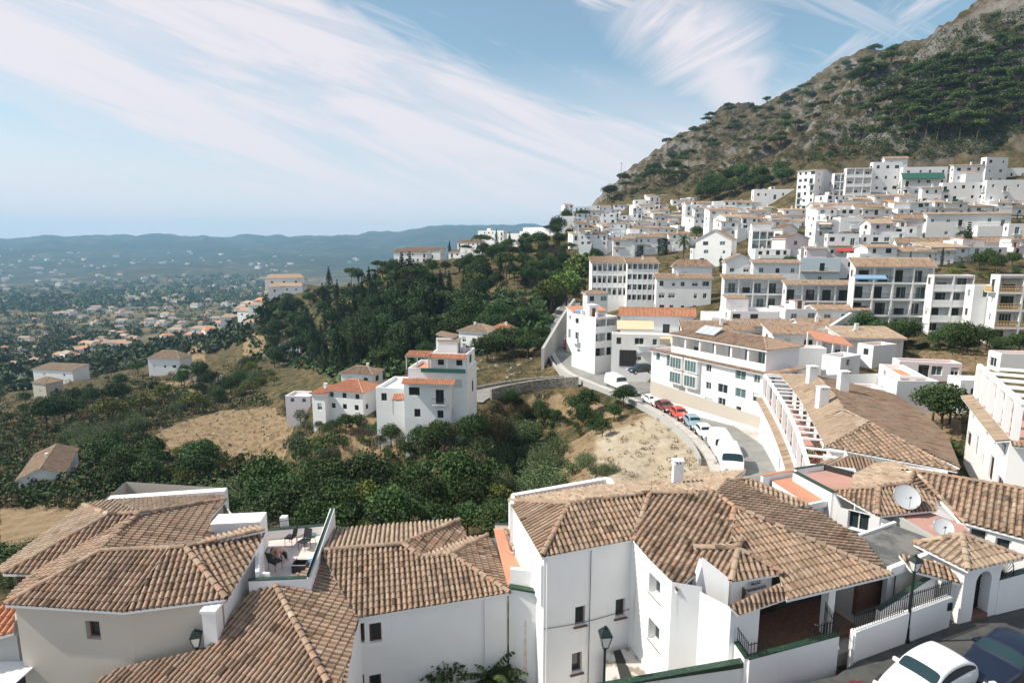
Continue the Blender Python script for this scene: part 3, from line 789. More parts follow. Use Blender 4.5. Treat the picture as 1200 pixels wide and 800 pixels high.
tiles(rf, [w1, hL, W(0, 664, -14.1), bL], 'tile_light'); 
wl = W(128, 585, -13.4); wr = W(265, 577, -13.6)
tiles(rf, [w1, bL, wl, w0], 'tile_light'); tiles(rf, [w0, wl, W(262, 579, -13.65), w2], 'tile_light')
for p, q in ((r1, r2), (r2, r3), (r3, r4), (r3, a3), (r1, a1), (w0, w1), (w1, hL), (w0, r1), (w0, w2), (w1, bL)): ridge(rf, p, q)
rf.build('roof', A)
wb = MB(); zb = -22.5; IN = lambda p, dx_, dy_: (p[0]+dx_, p[1]+dy_)
f0, f1, f2, f3 = IN(a1, .2, .2), IN(a2, 0, .25), IN(a3, -.2, .15), IN(e4, -.2, 0)
pl = facade_between(wb, f0, f1, zb, -14.05, [(109, 738, .6, .8, 'b')], 'cream_plaster', .28)
wallrun(wb, [f1, f2], zb, [-14.05, -14.05], 'cream_plaster')
tR = (r4[0]-.1, r4[1]); bR = (wr[0]-.1, wr[1])
wallrun(wb, [f2, f3, tR], -19, [-14.1, -14.1, -13.05]); wallrun(wb, [tR, (w2[0]-.15, w2[1]-.1), (wr[0]-.1, wr[1]+.4)], -19, [-14, -13.72, -13.45])
wallrun(wb, [(wr[0]-.1, wr[1]+.4), (bL[0], wr[1]+1.2), IN(hL, .3, .3), f0], zb, [-13.5, -13.45, -14.1, -14.1], 'cream_plaster')
wb.build('wall', A)
cap = MB(); cap.thickwall(wl, wr, -14.2, -13.28, -13.4, .5, 'white_plaster_clean'); cap.build('parapet', A)
place(win_mesh(pl[0][2], pl[0][3], 'b'), 'window', A, pl[0][0], pl[0][1])
# white wedge of upper terrace wall behind the ridge
wd = MB(); p0, p1, p2 = W(247, 613, -13.5), W(312, 611, -13.45), W(308, 619, -13.6); wd.thickwall(W(252, 618, -13.7), W(309, 613, -13.6), -15, -13.25, -13.25, 1.1, 'white_plaster_clean'); wd.build('stair_cover', A)
pc = WY(248, 712, 21.75)
pil = MB(); pil.prism([(pc[0]-.27, pc[1]-.27), (pc[0]+.27, pc[1]-.27), (pc[0]+.27, pc[1]+.27), (pc[0]-.27, pc[1]+.27)], -17.5, pc[2]-.05, 'white_plaster')
pil.prism([(pc[0]-.32, pc[1]-.32), (pc[0]+.32, pc[1]-.32), (pc[0]+.32, pc[1]+.32), (pc[0]-.32, pc[1]+.32)], pc[2]-.05, pc[2]+.07, 'white_plaster_clean'); pil.build('pillar', A)

def lantern(name, label, p, wall=None, base=None, rz=0, s=1.0):
    """street lantern; p = bottom of the lantern head"""
    t = thing(name, label, 'street lamp', (p[0], p[1], base if base is not None else p[2]))
    x, y, z = p; hd = MB()
    def ring(w_, zz): return [np.array([x+w_*math.cos(rz+a), y+w_*math.sin(rz+a), zz]) for a in (R(45), R(135), R(225), R(315))]
    b0, b1 = ring(.11*s, z), ring(.24*s, z+.42*s)
    g = MB()
    for i in range(4):
        hd.bar(b0[i], b1[i], .035*s, 'iron_green'); j = (i+1) % 4
        hd.bar(b0[i], b0[j], .04*s, 'iron_green'); hd.bar(b1[i], b1[j], .05*s, 'iron_green'); g.face([b0[i], b0[j], b1[j], b1[i]], 'lamp_glass')
    c1 = ring(.27*s, z+.44*s); c2 = ring(.12*s, z+.6*s)
    for i in range(4): j = (i+1) % 4; hd.face([c1[i], c1[j], c2[j], c2[i]], 'iron_green')
    hd.face(c2, 'iron_green'); hd.face(c1[::-1], 'iron_green'); cyl(hd, (x, y, z+.6*s), .05*s, .08*s, 'iron_green', 8)
    cyl(hd, (x, y, z-.12*s), .05*s, .13*s, 'iron_green', 8, .08*s)
    hd.build('lamp_head', t); g.build('lamp_glass', t)
    if base is not None:
        pb = MB(); cyl(pb, (x, y, base), .06, z-.1-base, 'iron_green', 10, .045); cyl(pb, (x, y, base), .12, .12, 'iron_green', 10); cyl(pb, (x, y, base+.12), .085, .5, 'iron_green', 10, .07); pb.build('pole', t)
    if wall is not None:
        br = MB(); wx, wy, wz = wall
        br.bar((wx, wy, z-.08*s), (x, y, z-.12*s), .04, 'iron_green', 6); br.bar((wx, wy, z-.5*s), (x, y, z-.14*s), .03, 'iron_green', 6)
        br.bar((wx, wy, z+.05), (wx, wy, z-.6*s), .05, 'iron_green', 6); br.build('bracket', t)
    return t
lp = W(231, 772, -15.55)
lantern('wall_lamp', 'dark iron lantern on a bracket at the white pillar, left front', np.array([pc[0]-.55, pc[1]-.3, pc[2]-1.45]), wall=(pc[0]-.1, pc[1]-.3, 0), rz=.3, s=1.1)

# ---------------------------------------------------------------- terrace between the roofs
T = thing('terrace', 'small white walled roof terrace with pale floor between the two front tile roofs', 'terrace', (-10.4, 27, -15.1))
t_fl, t_fr = W(292, 678, -14.15), W(359, 675, -14.15); t_br = W(387, 612, -14.5); t_bl = W(296, 621, -14.5)
pr_top = W(386, 599, -13.75)
mb = MB(); mb.face([(t_fl[0], t_fl[1], -15.1), (t_fr[0], t_fr[1], -15.1), (t_br[0], t_br[1], -15.1), (t_bl[0]-.5, t_bl[1], -15.1)], 'pale_floor'); mb.build('floor', T)
mb = MB(); mb.thickwall(t_fl, t_fr, -17.2, -14.2, -14.2, .2, 'white_plaster', 'green_trim', .04); mb.build('front_parapet', T)
mb = MB(); mb.thickwall((t_fr[0]+.1, t_fr[1]-.1), (t_br[0]+.12, t_br[1]+.1), -17.2, -14.17, -13.75, .24, 'white_plaster'); 
mb.thickwall((t_fr[0]+.1, t_fr[1]-.12), (t_br[0]+.12, t_br[1]+.12), -14.0, -14.12, -13.7, .1, 'green_trim'); mb.build('side_parapet', T)
mb = MB(); mb.thickwall((t_bl[0]-.6, t_bl[1]), (t_br[0], t_br[1]), -19, -14.62, -14.62, .22, 'white_plaster_clean', 'green_trim', .03)
pp = W(325, 618, -14.3); mb.prism([(pp[0]-.17, t_br[1]-.25), (pp[0]+.17, t_br[1]-.25), (pp[0]+.17, t_br[1]+.1), (pp[0]-.17, t_br[1]+.1)], -15.1, -14.12, 'white_plaster_clean')
mb.box(((t_bl[0]+t_br[0])/2, t_br[1]-.16, -15.0), (t_br[0]-t_bl[0]-.1, .04, .2), 'brown_brick'); mb.build('back_parapet', T)  # plain brown strip along the foot of the parapet
mb = MB(); zr = -14.18
mb.bar((t_bl[0]-.6, t_bl[1], zr), (t_br[0], t_br[1], zr), .035, 'iron_green'); mb.bar((t_bl[0]-.6, t_bl[1], -14.5), (t_br[0], t_br[1], -14.5), .03, 'iron_green')
for i in range(24):
    t_ = i/23; p = t_bl*(1-t_)+t_br*t_; mb.bar((p[0], p[1], -14.6), (p[0], p[1], zr), .014, 'iron_green')
mb.build('railing', T)
# inner white wall of the house beside the terrace
mb = MB(); q0, q1 = (t_fl[0]+.02, t_fl[1]), (t_bl[0]+.35, t_bl[1]-.1)
mb.thickwall((t_fl[0]+.3, t_fl[1]+.15), (t_bl[0]+.5, t_bl[1]-.6), -15.1, -13.9, -13.7, .16, 'white_plaster_clean'); mb.thickwall((t_fl[0]+.3, t_fl[1]+.35), (t_fl[0]+.75, t_fl[1]+.3), -15.1, -14.05, -14.05, .14, 'white_plaster_clean'); mb.build('side_wall', T)
FZ = -15.1
def chair(loc, rz, label, group=None, armed=True):
    t = thing('terrace_chair', label, 'chair', loc, group); c, s = math.cos(rz), math.sin(rz)
    L = lambda x, y, z: np.array([loc[0]+c*x-s*y, loc[1]+s*x+c*y, loc[2]+z])
    m = MB(); m.box(L(0, 0, .44), (.48, .46, .04), 'black_cloth', rz); m.build('seat', t)
    m = MB(); ax = (np.array([c, s, 0]), np.array([-s*.25, c*.25, .97]), np.array([s*.97, -c*.97, .25])); m.box(L(0, .27, .72), (.48, .55, .03), 'black_cloth', axes=ax); m.build('backrest', t)
    for x in (-.22, .22):
        for y in (-.2, .2): m = MB(); m.bar(L(x, y, 0), L(x, y*.9, .43), .03, 'iron'); m.build('leg', t)
        if armed: m = MB(); m.bar(L(x*1.1, -.2, .64), L(x*1.1, .27, .64), .035, 'iron'); m.bar(L(x*1.1, -.2, .43), L(x*1.1, -.2, .64), .025, 'iron'); m.build('armrest', t)
    return t
def fl(px, py, z=FZ): return W(px, py, z)
c1_ = fl(357, 643); chair((c1_[0], c1_[1], FZ), R(-25), 'black armchair standing at the back right of the roof terrace, beside the sloping parapet')
c2_ = fl(341, 638); chair((c2_[0], c2_[1], FZ), R(-100), 'black folding chair seen side on beside the white post of the terrace parapet', armed=False)
c3_ = fl(317, 672); chair((c3_[0]+.1, c3_[1]+.35, FZ), R(150), 'black chair in the near left terrace corner, in front of the bending person')
# low black crate in the near right corner
m = MB(); cc = fl(352, 672); t_ = thing('planter_box', 'small black open box on the terrace floor by the near right corner', 'box', (cc[0]-.1, cc[1]+.3, FZ))
for dx_, dy_, sx_, sy_ in ((-.3, 0, .04, .5), (.3, 0, .04, .5), (0, -.25, .56, .04), (0, .25, .56, .04)): m.box((cc[0]-.1+dx_, cc[1]+.3+dy_, FZ+.2), (sx_, sy_, .4), 'frame_dark')
m.box((cc[0]-.1, cc[1]+.3, FZ+.03), (.56, .46, .04), 'frame_dark'); m.build('box', t_)
for s_ in (0, 1): m = MB(); m.box((cc[0]-.1, cc[1]+.3+(-.27 if s_ else .27), FZ+.41), (.66, .03, .03), 'frame_white'); m.build('rim', t_)
tb = fl(348, 650); t_ = thing('side_table', 'small round glass topped table on the terrace between the two black chairs', 'table', (tb[0]+.35, tb[1]+1.0, FZ))
m = MB(); cyl(m, (tb[0]+.35, tb[1]+1.0, FZ+.5), .34, .02, 'glass_teal', 20); m.build('table_top', t_)
for k in range(3):
    m = MB(); a = k*2.1; m.bar((tb[0]+.35+.28*math.cos(a), tb[1]+1.0+.28*math.sin(a), FZ), (tb[0]+.35+.2*math.cos(a), tb[1]+1.0+.2*math.sin(a), FZ+.5), .025, 'iron'); m.build('leg', t_)

# ---------------------------------------------------------------- people
def skin_body(name, parent, joints, bones, m, sub=2):
    me = bpy.data.meshes.new(name); me.from_pydata([tuple(map(float, j[0])) for j in joints], bones, [])
    me.materials.append(MATS[m])
    o = bpy.data.objects.new(name, me); COL.objects.link(o); md = o.modifiers.new('skin', 'SKIN'); 
    if not me.skin_vertices: me.skin_vertices.new()
    for i, j in enumerate(joints):
        r_ = j[1]; me.skin_vertices[0].data[i].radius = (r_, r_) if not isinstance(r_, tuple) else r_; me.skin_vertices[0].data[i].use_root = (i == 0)
    md.use_smooth_shade = True; s = o.modifiers.new('sub', 'SUBSURF'); s.levels = sub; s.render_levels = sub
    dg = bpy.context.evaluated_depsgraph_get(); em = bpy.data.meshes.new_from_object(o.evaluated_get(dg)); o.modifiers.clear(); o.data = em
    em.materials.clear(); em.materials.append(MATS[m]); em.polygons.foreach_set('use_smooth', [True]*len(em.polygons))
    if parent is not None: o.parent = parent
    return o
def xf(loc, rz):
    c, s = math.cos(rz), math.sin(rz); return lambda x, y, z: (c*x-s*y, s*x+c*y, z)
pl_ = fl(322, 660); P1 = thing('person', 'person bending forward on the terrace, dark hair hanging down, bare back and blue swimwear', 'person', (pl_[0], pl_[1]+.35, FZ))
L = xf(None, R(-20))
J = [(L(-.30, 0, .42), .13), (L(-.16, 0, .50), .125), (L(.02, 0, .56), .12), (L(.17, 0, .56), .135), (L(.27, 0, .50), .05), (L(.34, 0, .44), .075), (L(.42, 0, .38), .085),
     (L(-.24, .10, .33), .085), (L(.12, .17, .36), .065), (L(.06, .18, .06), .04), (L(.18, .18, .03), .035),
     (L(-.24, -.10, .33), .085), (L(.12, -.17, .36), .065), (L(.06, -.18, .06), .04), (L(.18, -.18, .03), .035),
     (L(.20, .19, .50), .055), (L(.27, .25, .27), .038), (L(.40, .18, .12), .028), (L(.47, .15, .07), .025),
     (L(.20, -.19, .50), .055), (L(.27, -.25, .27), .038), (L(.40, -.18, .12), .028), (L(.47, -.15, .07), .025)]
B = [(0, 1), (1, 2), (2, 3), (3, 4), (4, 5), (5, 6), (0, 7), (7, 8), (8, 9), (9, 10), (0, 11), (11, 12), (12, 13), (13, 14), (3, 15), (15, 16), (16, 17), (17, 18), (3, 19), (19, 20), (20, 21), (21, 22)]
body = skin_body('body', P1, J, B, 'skin')
skin_body('hair', P1, [(L(.36, 0, .50), .10), (L(.45, 0, .42), .115), (L(.50, .02, .28), .09), (L(.50, .05, .12), .05)], [(0, 1), (1, 2), (2, 3)], 'hair')
skin_body('swimwear', P1, [(L(-.33, 0, .42), .14), (L(-.24, 0, .465), .142), (L(-.18, 0, .49), .138)], [(0, 1), (1, 2)], 'bikini_blue')
def fingers(parent, hand, dirv, m='skin'):
    d = np.array(dirv, float); d /= np.linalg.norm(d); s = np.cross(d, (0, 0, 1.)); s /= np.linalg.norm(s)
    for k, (o_, l_) in enumerate(((-.03, .065), (-.01, .08), (.01, .075), (.03, .06))):
        h = np.array(hand); skin_body('finger', parent, [(h+s*o_, .0095), (h+s*o_+d*l_*.55-np.array([0, 0, .008]), .009), (h+s*o_*1.1+d*l_-np.array([0, 0, .022]), .0075)], [(0, 1), (1, 2)], m, 1)
    skin_body('thumb', parent, [(np.array(hand)-s*.03-d*.03, .011), (np.array(hand)-s*.065+d*.01, .009)], [(0, 1)], m, 1)
fingers(P1, L(.48, .15, .065), L(1, -.3, -.5)); fingers(P1, L(.48, -.15, .065), L(1, .3, -.5))
# stool under the bending person
t_ = thing('stool', 'low dark stool under the bending person on the terrace', 'stool', (pl_[0]-.25, pl_[1]+.42, FZ))
m = MB(); m.box((pl_[0]-.27, pl_[1]+.42, FZ+.26), (.42, .4, .05), 'wood', R(-20)); m.build('seat', t_)
for i in range(4): m = MB(); a, b = ((-.16, -.15), (.16, -.15), (.16, .15), (-.16, .15))[i]; m.bar((pl_[0]-.27+a, pl_[1]+.42+b, FZ), (pl_[0]-.27+a, pl_[1]+.42+b, FZ+.24), .04, 'wood'); m.build('leg', t_)
pq = fl(356, 665); P2 = thing('person', 'person in blue shorts lying on the terrace floor beside the sloping parapet', 'person', (pq[0]+.3, pq[1]+.3, FZ))
L = xf(None, R(168))
J = [(L(0, 0, .14), .14), (L(-.16, 0, .13), .125), (L(-.34, 0, .13), .13), (L(-.48, 0, .14), .14), (L(-.60, 0, .15), .05), (L(-.68, 0, .17), .075), (L(-.78, 0, .19), .09),
     (L(.10, .10, .13), .09), (L(.48, .13, .22), .065), (L(.88, .10, .07), .042), (L(.95, .10, .14), .035),
     (L(.10, -.10, .13), .09), (L(.50, -.16, .12), .065), (L(.90, -.2, .06), .042), (L(.97, -.2, .13), .035),
     (L(-.46, .20, .15), .055), (L(-.26, .33, .10), .04), (L(-.05, .28, .16), .03), (L(.02, .25, .17), .026),
     (L(-.46, -.20, .15), .055), (L(-.3, -.36, .10), .04), (L(-.08, -.40, .06), .03), (L(0, -.4, .06), .026)]
skin_body('body', P2, J, B, 'skin')
skin_body('shorts', P2, [(L(-.06, 0, .145), .152), (L(.05, 0, .142), .15), (L(.14, .10, .145), .10), (L(.26, .11, .165), .092), (L(.14, -.10, .14), .10), (L(.26, -.13, .14), .092)], [(0, 1), (1, 2), (2, 3), (1, 4), (4, 5)], 'cloth_blue')
skin_body('hair', P2, [(L(-.74, 0, .21), .095), (L(-.84, 0, .20), .095)], [(0, 1)], 'hair')
fingers(P2, L(.03, .25, .17), L(1, 0, -.1)); fingers(P2, L(.01, -.4, .06), L(1, 0, 0))

# ---------------------------------------------------------------- middle white house (two roofs)
Bm = thing('house', 'white house in the middle front with an L shaped tile roof and paired small windows', 'house', (-3, 25, -20))
H0, HB, V1, V0 = W(321, 683, -14.45), W(384, 800, -15.46), W(418, 723, -15.3), W(376, 645, -14.25)
PL = W(140, 784, -16.4); PLf = W(90, 830, -17.0); HBf = W(396, 822, -15.75)
rf = MB()
def onplane(px, py, a, b, c):
    n = np.cross(b-a, c-a); d = D(px, py); return d*((a@n)/(d@n))
LP = lambda px, py: onplane(px, py, H0, HB, PL)
tiles(rf, [H0, HB, HBf, LP(250, 880), LP(60, 830), PL, LP(240, 762), LP(296, 690)], 'tile')
RP = lambda px, py: onplane(px, py, H0, HB, V1)
tiles(rf, [H0, RP(352, 672), RP(381, 655), V1, RP(404, 806), HBf, HB], 'tile', down=(1, -.1))
b3 = W(597, 694, -15.25); m1, m2, m3 = W(472, 637, -14.2), W(493, 652, -14.55), W(528, 649, -14.55)
tiles(rf, [V0, V1, b3, m3, m2, m1])
bk1, bk2 = W(391, 620, -14.75), W(538, 609, -14.75)
tiles(rf, [V0, m1, bk2, bk1], 'tile_light'); bk3 = W(545, 631, -15.35)
tiles(rf, [m1, m2, bk3, bk2]); bk4 = W(571, 627, -15.2)
tiles(rf, [m2, m3, bk4, bk3], 'tile_light'); tiles(rf, [m3, b3, W(583, 655, -15.35), bk4])
for p, q in ((H0, HB), (V0, m1), (m1, m2), (m2, m3), (m3, b3), (m1, bk2), (m3, bk4)): ridge(rf, p, q)
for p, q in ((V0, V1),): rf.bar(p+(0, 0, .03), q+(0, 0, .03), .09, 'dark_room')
rf.build('roof', Bm)
wb = MB(); g1 = (V1[0]+.1, V1[1]+.15); g2 = (b3[0]-.1, b3[1]+.2); gm = (g2[0], g2[1])
gl = (RP(404, 806)[0]-.1, RP(404, 806)[1])
pls = facade_between(wb, g1, g2, -21, -15.32, [(420, 742, .5, .9), (440, 741, .5, .9), (420, 802, .5, .9), (440, 801, .5, .9)], 'white_plaster', .22)
wallrun(wb, [(gl[0], gl[1]-1), g1], -21, [-15.5, -15.4])
wallrun(wb, [g2, (b3[0]-.4, 29.5), (V0[0], 30), (t_br[0]+.3, t_br[1])], -21, [-15.35, -15.3, -14.9, -15])
wb.build('wall', Bm)
for p, ux, w, h, k in pls:
    place(win_mesh(w, h, 'b'), 'window', Bm, p, ux)
# raised surrounds of the windows, rain pipe
for grp in ((420, 742), (440, 741)):
    m = MB(); d = D(*grp)
    nn = np.array([g2[1]-g1[1], -(g2[0]-g1[0])]); nn /= np.linalg.norm(nn); tt = (np.array(g1)@nn)/(d[:2]@nn); c = d*tt; ux = np.array([-nn[1], nn[0], 0]); o3 = np.array([nn[0], nn[1], 0])*.012
    for sx_, sz_, w_, h_ in ((0, .56, .72, .1), (0, -.56, .72, .1), (-.31, 0, .1, 1.02), (.31, 0, .1, 1.02)): m.box(c+o3+ux*sx_+Z3*sz_, (w_, .03, h_), 'white_plaster_clean', axes=(ux, np.array([nn[0], nn[1], 0]), Z3))
    m.build('window_surround', Bm)
m = MB(); q = W(567, 702, -15.5); q = np.array([*(np.array(g1)+(np.array(g2)-np.array(g1))*.84), 0]); m.bar((q[0], q[1]-.05, -21), (q[0], q[1]-.05, -15.4), .06, 'white_plaster_clean', 6); m.build('drain_pipe', Bm)

# link wall and little orange terrace between the two houses
Lk = thing('terrace', 'narrow orange floored terrace squeezed between the middle roof and the big white house', 'terrace', (1, 24, -20))
k0, k1, k2 = (b3[0]+.0, b3[1]+.25), W(634, 688, -14.9), None
wb = MB(); wb.thickwall(k0, (k1[0], k1[1]+.2), -21, -15.1, -15.1, .25, 'white_plaster')
kk0, kk1 = W(598, 667, -14.45), W(634, 660, -14.45)
wb.thickwall((k0[0]+.05, k0[1]+.35), (k1[0], k1[1]+.5), -15.3, -14.4, -14.4, .2, 'white_plaster_clean'); wb.thickwall((k0[0]-.02, k0[1]-.02), (k1[0], k1[1]-.04), -15.12, -15.03, -15.03, .3, 'green_trim'); wb.build('wall', Lk)
m = MB(); m.face([(b3[0]-.1, b3[1]+.4, -15.2), (k1[0]+.1, k1[1]+.6, -15.2), (k1[0]+.2, k1[1]+6, -15.2), (b3[0]-.9, b3[1]+6, -15.2)], 'terracotta_floor'); m.build('floor', Lk)
m = MB(); m.thickwall((b3[0]-.8, b3[1]+6), (k1[0]+.2, k1[1]+6), -19, -14.95, -14.95, .2, 'white_plaster_clean', 'green_trim', .03); m.build('back_parapet', Lk)
m = MB(); 
for i in range(9): m.bar((b3[0]-.8+i*.22, b3[1]+6, -14.95), (b3[0]-.8+i*.22, b3[1]+6, -14.3), .018, 'iron_green')
m.bar((b3[0]-.8, b3[1]+6, -14.3), (b3[0]+1.1, b3[1]+6, -14.3), .03, 'iron_green'); m.build('railing', Lk)
m = MB(); ss = [W(591, 620, -14.4), W(604, 622, -14.4), W(608, 645, -14.95), W(599, 645, -14.95)]; tiles(m, ss, 'tile', down=(.3, -1)); m.build('tile_coping', Lk)
mat('stain_', (.6, .5, .38), .9, noisy((.62, .52, .40), (.76, .72, .66), 2, .1))
mS = MB(); 
for t_, a_, b_ in ((.52, -16.6, -20.5),):
    q = np.array(k0[:2])*(1-t_)+np.array([k1[0], k1[1]+.2])*t_; uxl = np.array([k1[0]-k0[0], k1[1]+.2-k0[1]]); uxl = uxl/np.linalg.norm(uxl); nl_ = np.array([uxl[1], -uxl[0]]); q = q+nl_*.128
    mS.face([(*(q-uxl*.10), b_), (*(q+uxl*.13), b_), (*(q+uxl*.05), a_), (*(q-uxl*.04), a_)], 'stain_')
mat('stain_', (.6, .5, .38), .9, noisy((.62, .52, .40), (.76, .72, .66), 2, .1)); mS.build('rust_streak', Lk)
vt = W(620, 706, -15.6); m = MB(); m.bar((vt[0], k0[1]-.12, vt[2]), (vt[0], k0[1]+.1, vt[2]), .14, 'frame_dark', 10); m.build('wall_vent', Lk)

# ---------------------------------------------------------------- large white house right of centre
Cn = thing('house', 'large white house right of centre under a broad tile roof with one white chimney', 'house', (8, 25, -19))
ct = W(597, 587, -12.75); cr1, cr2, cr3, cr4 = W(667, 590, -11.85), W(762, 577, -11.75), W(840, 579, -11.6), W(861, 594, -11.6)
ce1, ce2, ce3 = W(635, 651, -12.8), W(741, 633, -12.85), W(793, 688, -13.1)
cpe1, cpe2 = W(862, 719, -13.3), W(1043, 673, -13.35)
ap = W(865, 643, -12.2); sB = W(854, 630, -12.35)
rf = MB()
tiles(rf, [ct, ce1, cr1]); tiles(rf, [ce1, ce2, cr2, cr1]); 
tiles(rf, [ce2, ce3, W(822, 668, -12.95), W(856, 636, -12.33), cr4, cr3, cr2], sp=.26)
tiles(rf, [cr4, W(856, 636, -12.33), W(870, 642, -12.4), W(915, 671, -12.95), W(922, 700, -13.3), cpe2])
tiles(rf, [W(912, 668, -12.9), W(922, 702, -13.32), cpe2])
# far slopes
fb1, fb2 = W(606, 581, -12.9), W(708, 565, -12.9)
tiles(rf, [ct, cr1, cr2, W(762, 566, -12.6), fb2, fb1], 'tile_light')
bw1 = W(852, 563, -11.75); bw2 = W(877, 561, -11.85)
tiles(rf, [cr2, cr3, bw1, W(874, 551, -12.7), W(800, 558, -12.9), W(762, 566, -12.6)], 'tile_light', down=(-.1, 1))
# wing running back to the right
be = W(946, 592, -12.75)
tiles(rf, [cr3, bw1, bw2, be, W(1008, 632, -13.35), cpe2, cr4], 'tile', down=(1, .25), sp=.25)
tiles(rf, [W(878, 562, -11.8), W(948, 592, -12.5), W(918, 596, -12.55), W(862, 570, -11.95)], 'tile_light', down=(-.3, -1))
for p, q in ((ct, cr1), (cr1, cr2), (cr2, cr3), (cr3, cr4), (cr1, ce1), (cr2, ce2), (cr4, sB), (cr4, cpe2), (cr3, bw1), (bw1, bw2), (bw2, be)): ridge(rf, p, q)
# small roof over the entrance tower
a0, a4, a5 = W(813, 641, -12.5), W(857, 681, -13.0), W(916, 671, -12.85)
tiles(rf, [a0, ap, a4, W(824, 657, -12.9)], 'tile', down=(-1, -.9)); tiles(rf, [ap, a5, a4]); tiles(rf, [ap, a0, W(868, 634, -12.45), ap+(.05, .1, 0)], 'tile_light')
for p, q in ((a0, ap), (ap, a4), (ap, a5), (ap, W(869, 631, -12.15))): ridge(rf, p, q, 'tile')
rf.build('roof', Cn)
wb = MB(); zc = -21
s1, s2 = (ce1[0]+.1, ce1[1]+.12), (ce2[0]-.02, ce2[1]+.12); s3 = (ce3[0]-.15, ce3[1]+.15)
pls = facade_between(wb, s1, s2, zc, -12.95, [(680, 721, .5, .9), (727, 712, .5, .9), (676, 776, .5, 1.0)], 'white_plaster', .25)
pls += facade_between(wb, s2, s3, zc, -12.95, [(767, 688, .9, .9), (766, 742, .9, 1.0)], 'white_plaster', .35)
# east part: from s3 to the porch
s4 = (W(820, 700, -13.4)[0], W(820, 700, -13.4)[1]); tw = W(857, 717, -13.4); s5 = (tw[0]+.05, tw[1]+.15)
wallrun(wb, [s3, (s3[0]+1.1, s3[1]-.25), (s5[0]-.9, s5[1]+.9), s5], zc, [-12.95, -13, -13.2, -13.3])
wallrun(wb, [s1, (ct[0]+.15, ct[1]+.1), (fb1[0]+.1, fb1[1]+.2), (fb2[0], fb2[1]+.2), W(800, 558, -12.9)[:2], W(874, 551, -12.7)[:2]], zc, [-13, -12.95, -13.05, -13.05, -13.1, -12.9])
pz = -15.7
door0 = (s5[0]+2.0, s5[1]+.72)
pe = (cpe2[0]-.2, cpe2[1]+.2)
mat('porch_dark', (.07, .06, .05), .9)  # near-black walls paint in the porch's shade and dark screen
# porch: back wall set in, white pier on the left
u_ = np.array(pe)-np.array(s5); u_ /= np.linalg.norm(u_); n_ = np.array([-u_[1], u_[0]])
q0 = np.array(s5); q1 = q0+u_*1.35; q2 = q1+n_*2.2; q3 = q2+u_*3.4; q4 = q3+n_*.2; q5 = np.array(pe)+n_*2.2
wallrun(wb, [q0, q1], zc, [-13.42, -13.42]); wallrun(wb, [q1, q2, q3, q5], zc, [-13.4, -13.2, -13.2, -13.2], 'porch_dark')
wb.box((*(q1+u_*3.75+n_*.3), -14.5), (.35, .35, 2.5), 'white_plaster', math.atan2(u_[1], u_[0])); wb.box((*(q1+u_*1.9+n_*.14), -13.5), (3.75, .16, .24), 'white_plaster', math.atan2(u_[1], u_[0]))
wb.build('wall', Cn)
wcol = ['b', 'b', 'b', 'w', 'w']
for i, (p, ux, w, h, k) in enumerate(pls): place(win_mesh(w, h, wcol[i]), 'window', Cn, p, ux)
m = MB(); m.box((*(q2+u_*1.6-n_*.04), -14.65), (2.6, .06, 2.1), 'frame_dark', math.atan2(u_[1], u_[0])); m.build('dark_glass_doors', Cn)
m = MB(); m.box((*(q1+u_*2.2+n_*1.2), pz-.05), (6.3, 2.5, .1), 'brown_brick', math.atan2(u_[1], u_[0])); m.build('porch_floor', Cn)
# parapets and ledge of the far terrace seen over the ridge
m = MB(); m.thickwall(W(601, 583, -12.8), W(712, 561, -12.7), -14, -12.62, -12.62, .3, 'white_plaster_clean'); m.thickwall(W(712, 561, -12.7), W(724, 572, -12.6), -14, -12.62, -12.7, .3, 'white_plaster_clean'); m.thickwall(W(601, 583, -12.8), W(600, 598, -13), -18, -12.62, -12.62, .2, 'white_plaster_clean'); m.build('parapet', Cn)
m = MB(); m.thickwall((s1[0]-.02, s1[1]+.05), (ct[0]+.05, ct[1]+.4), -15.2, -13.3, -12.85, .2, 'white_plaster_clean'); m.build('side_wall', Cn)
# entrance tower front with the name lettering
tw0, tw1 = W(857, 683, -13.05), W(905, 671, -13.05); dirt = tw1-tw0; dirt[2] = 0; dl = np.linalg.norm(dirt); ut = dirt/dl; nt = np.array([ut[1], -ut[0], 0])
m = MB(); zt = -12.98
m.thickwall(tw0-nt*.12, tw1-nt*.12, -14.2, zt, zt+.05, .24, 'white_plaster_clean'); gp = W(822, 655, -12.35); m.thickwall(tw0-nt*.1, gp, -15.5, zt-.0, -12.3, .24, 'white_plaster_clean')
m.thickwall(gp, (s5[0]-.9, s5[1]+1.6), -15.5, -12.35, -13.2, .22, 'white_plaster_clean'); m.build('entrance_tower', Cn)
def lettering(lines, c, ux, size, parent, name='lettering', mt='iron', n=None, gap=1.05):
    """text as real mesh letters"""
    cu = bpy.data.curves.new('t', 'FONT'); cu.body = '\n'.join(lines); cu.size = size; cu.align_x = 'CENTER'; cu.extrude = .008; cu.space_line = gap
    tmp = bpy.data.objects.new('t', cu); COL.objects.link(tmp); dg = bpy.context.evaluated_depsgraph_get(); me = bpy.data.meshes.new_from_object(tmp.evaluated_get(dg)); bpy.data.objects.remove(tmp)
    me.materials.clear(); me.materials.append(MATS[mt]); o = bpy.data.objects.new(name, me); COL.objects.link(o); o.parent = parent
    o.rotation_euler = (math.pi/2, 0, math.atan2(ux[1], ux[0])); o.location = V(c)-parent_loc(parent); return o
ctr = (tw0+tw1)/2+nt*.02; 
for dz_, w_ in ((-13.26, .62), (-13.50, 1.1)): m = MB(); m.box((ctr[0]+.12, ctr[1], dz_), (w_, .015, .15), 'dish_grey', math.atan2(ut[1], ut[0])); m.build('name_tiles', Cn)
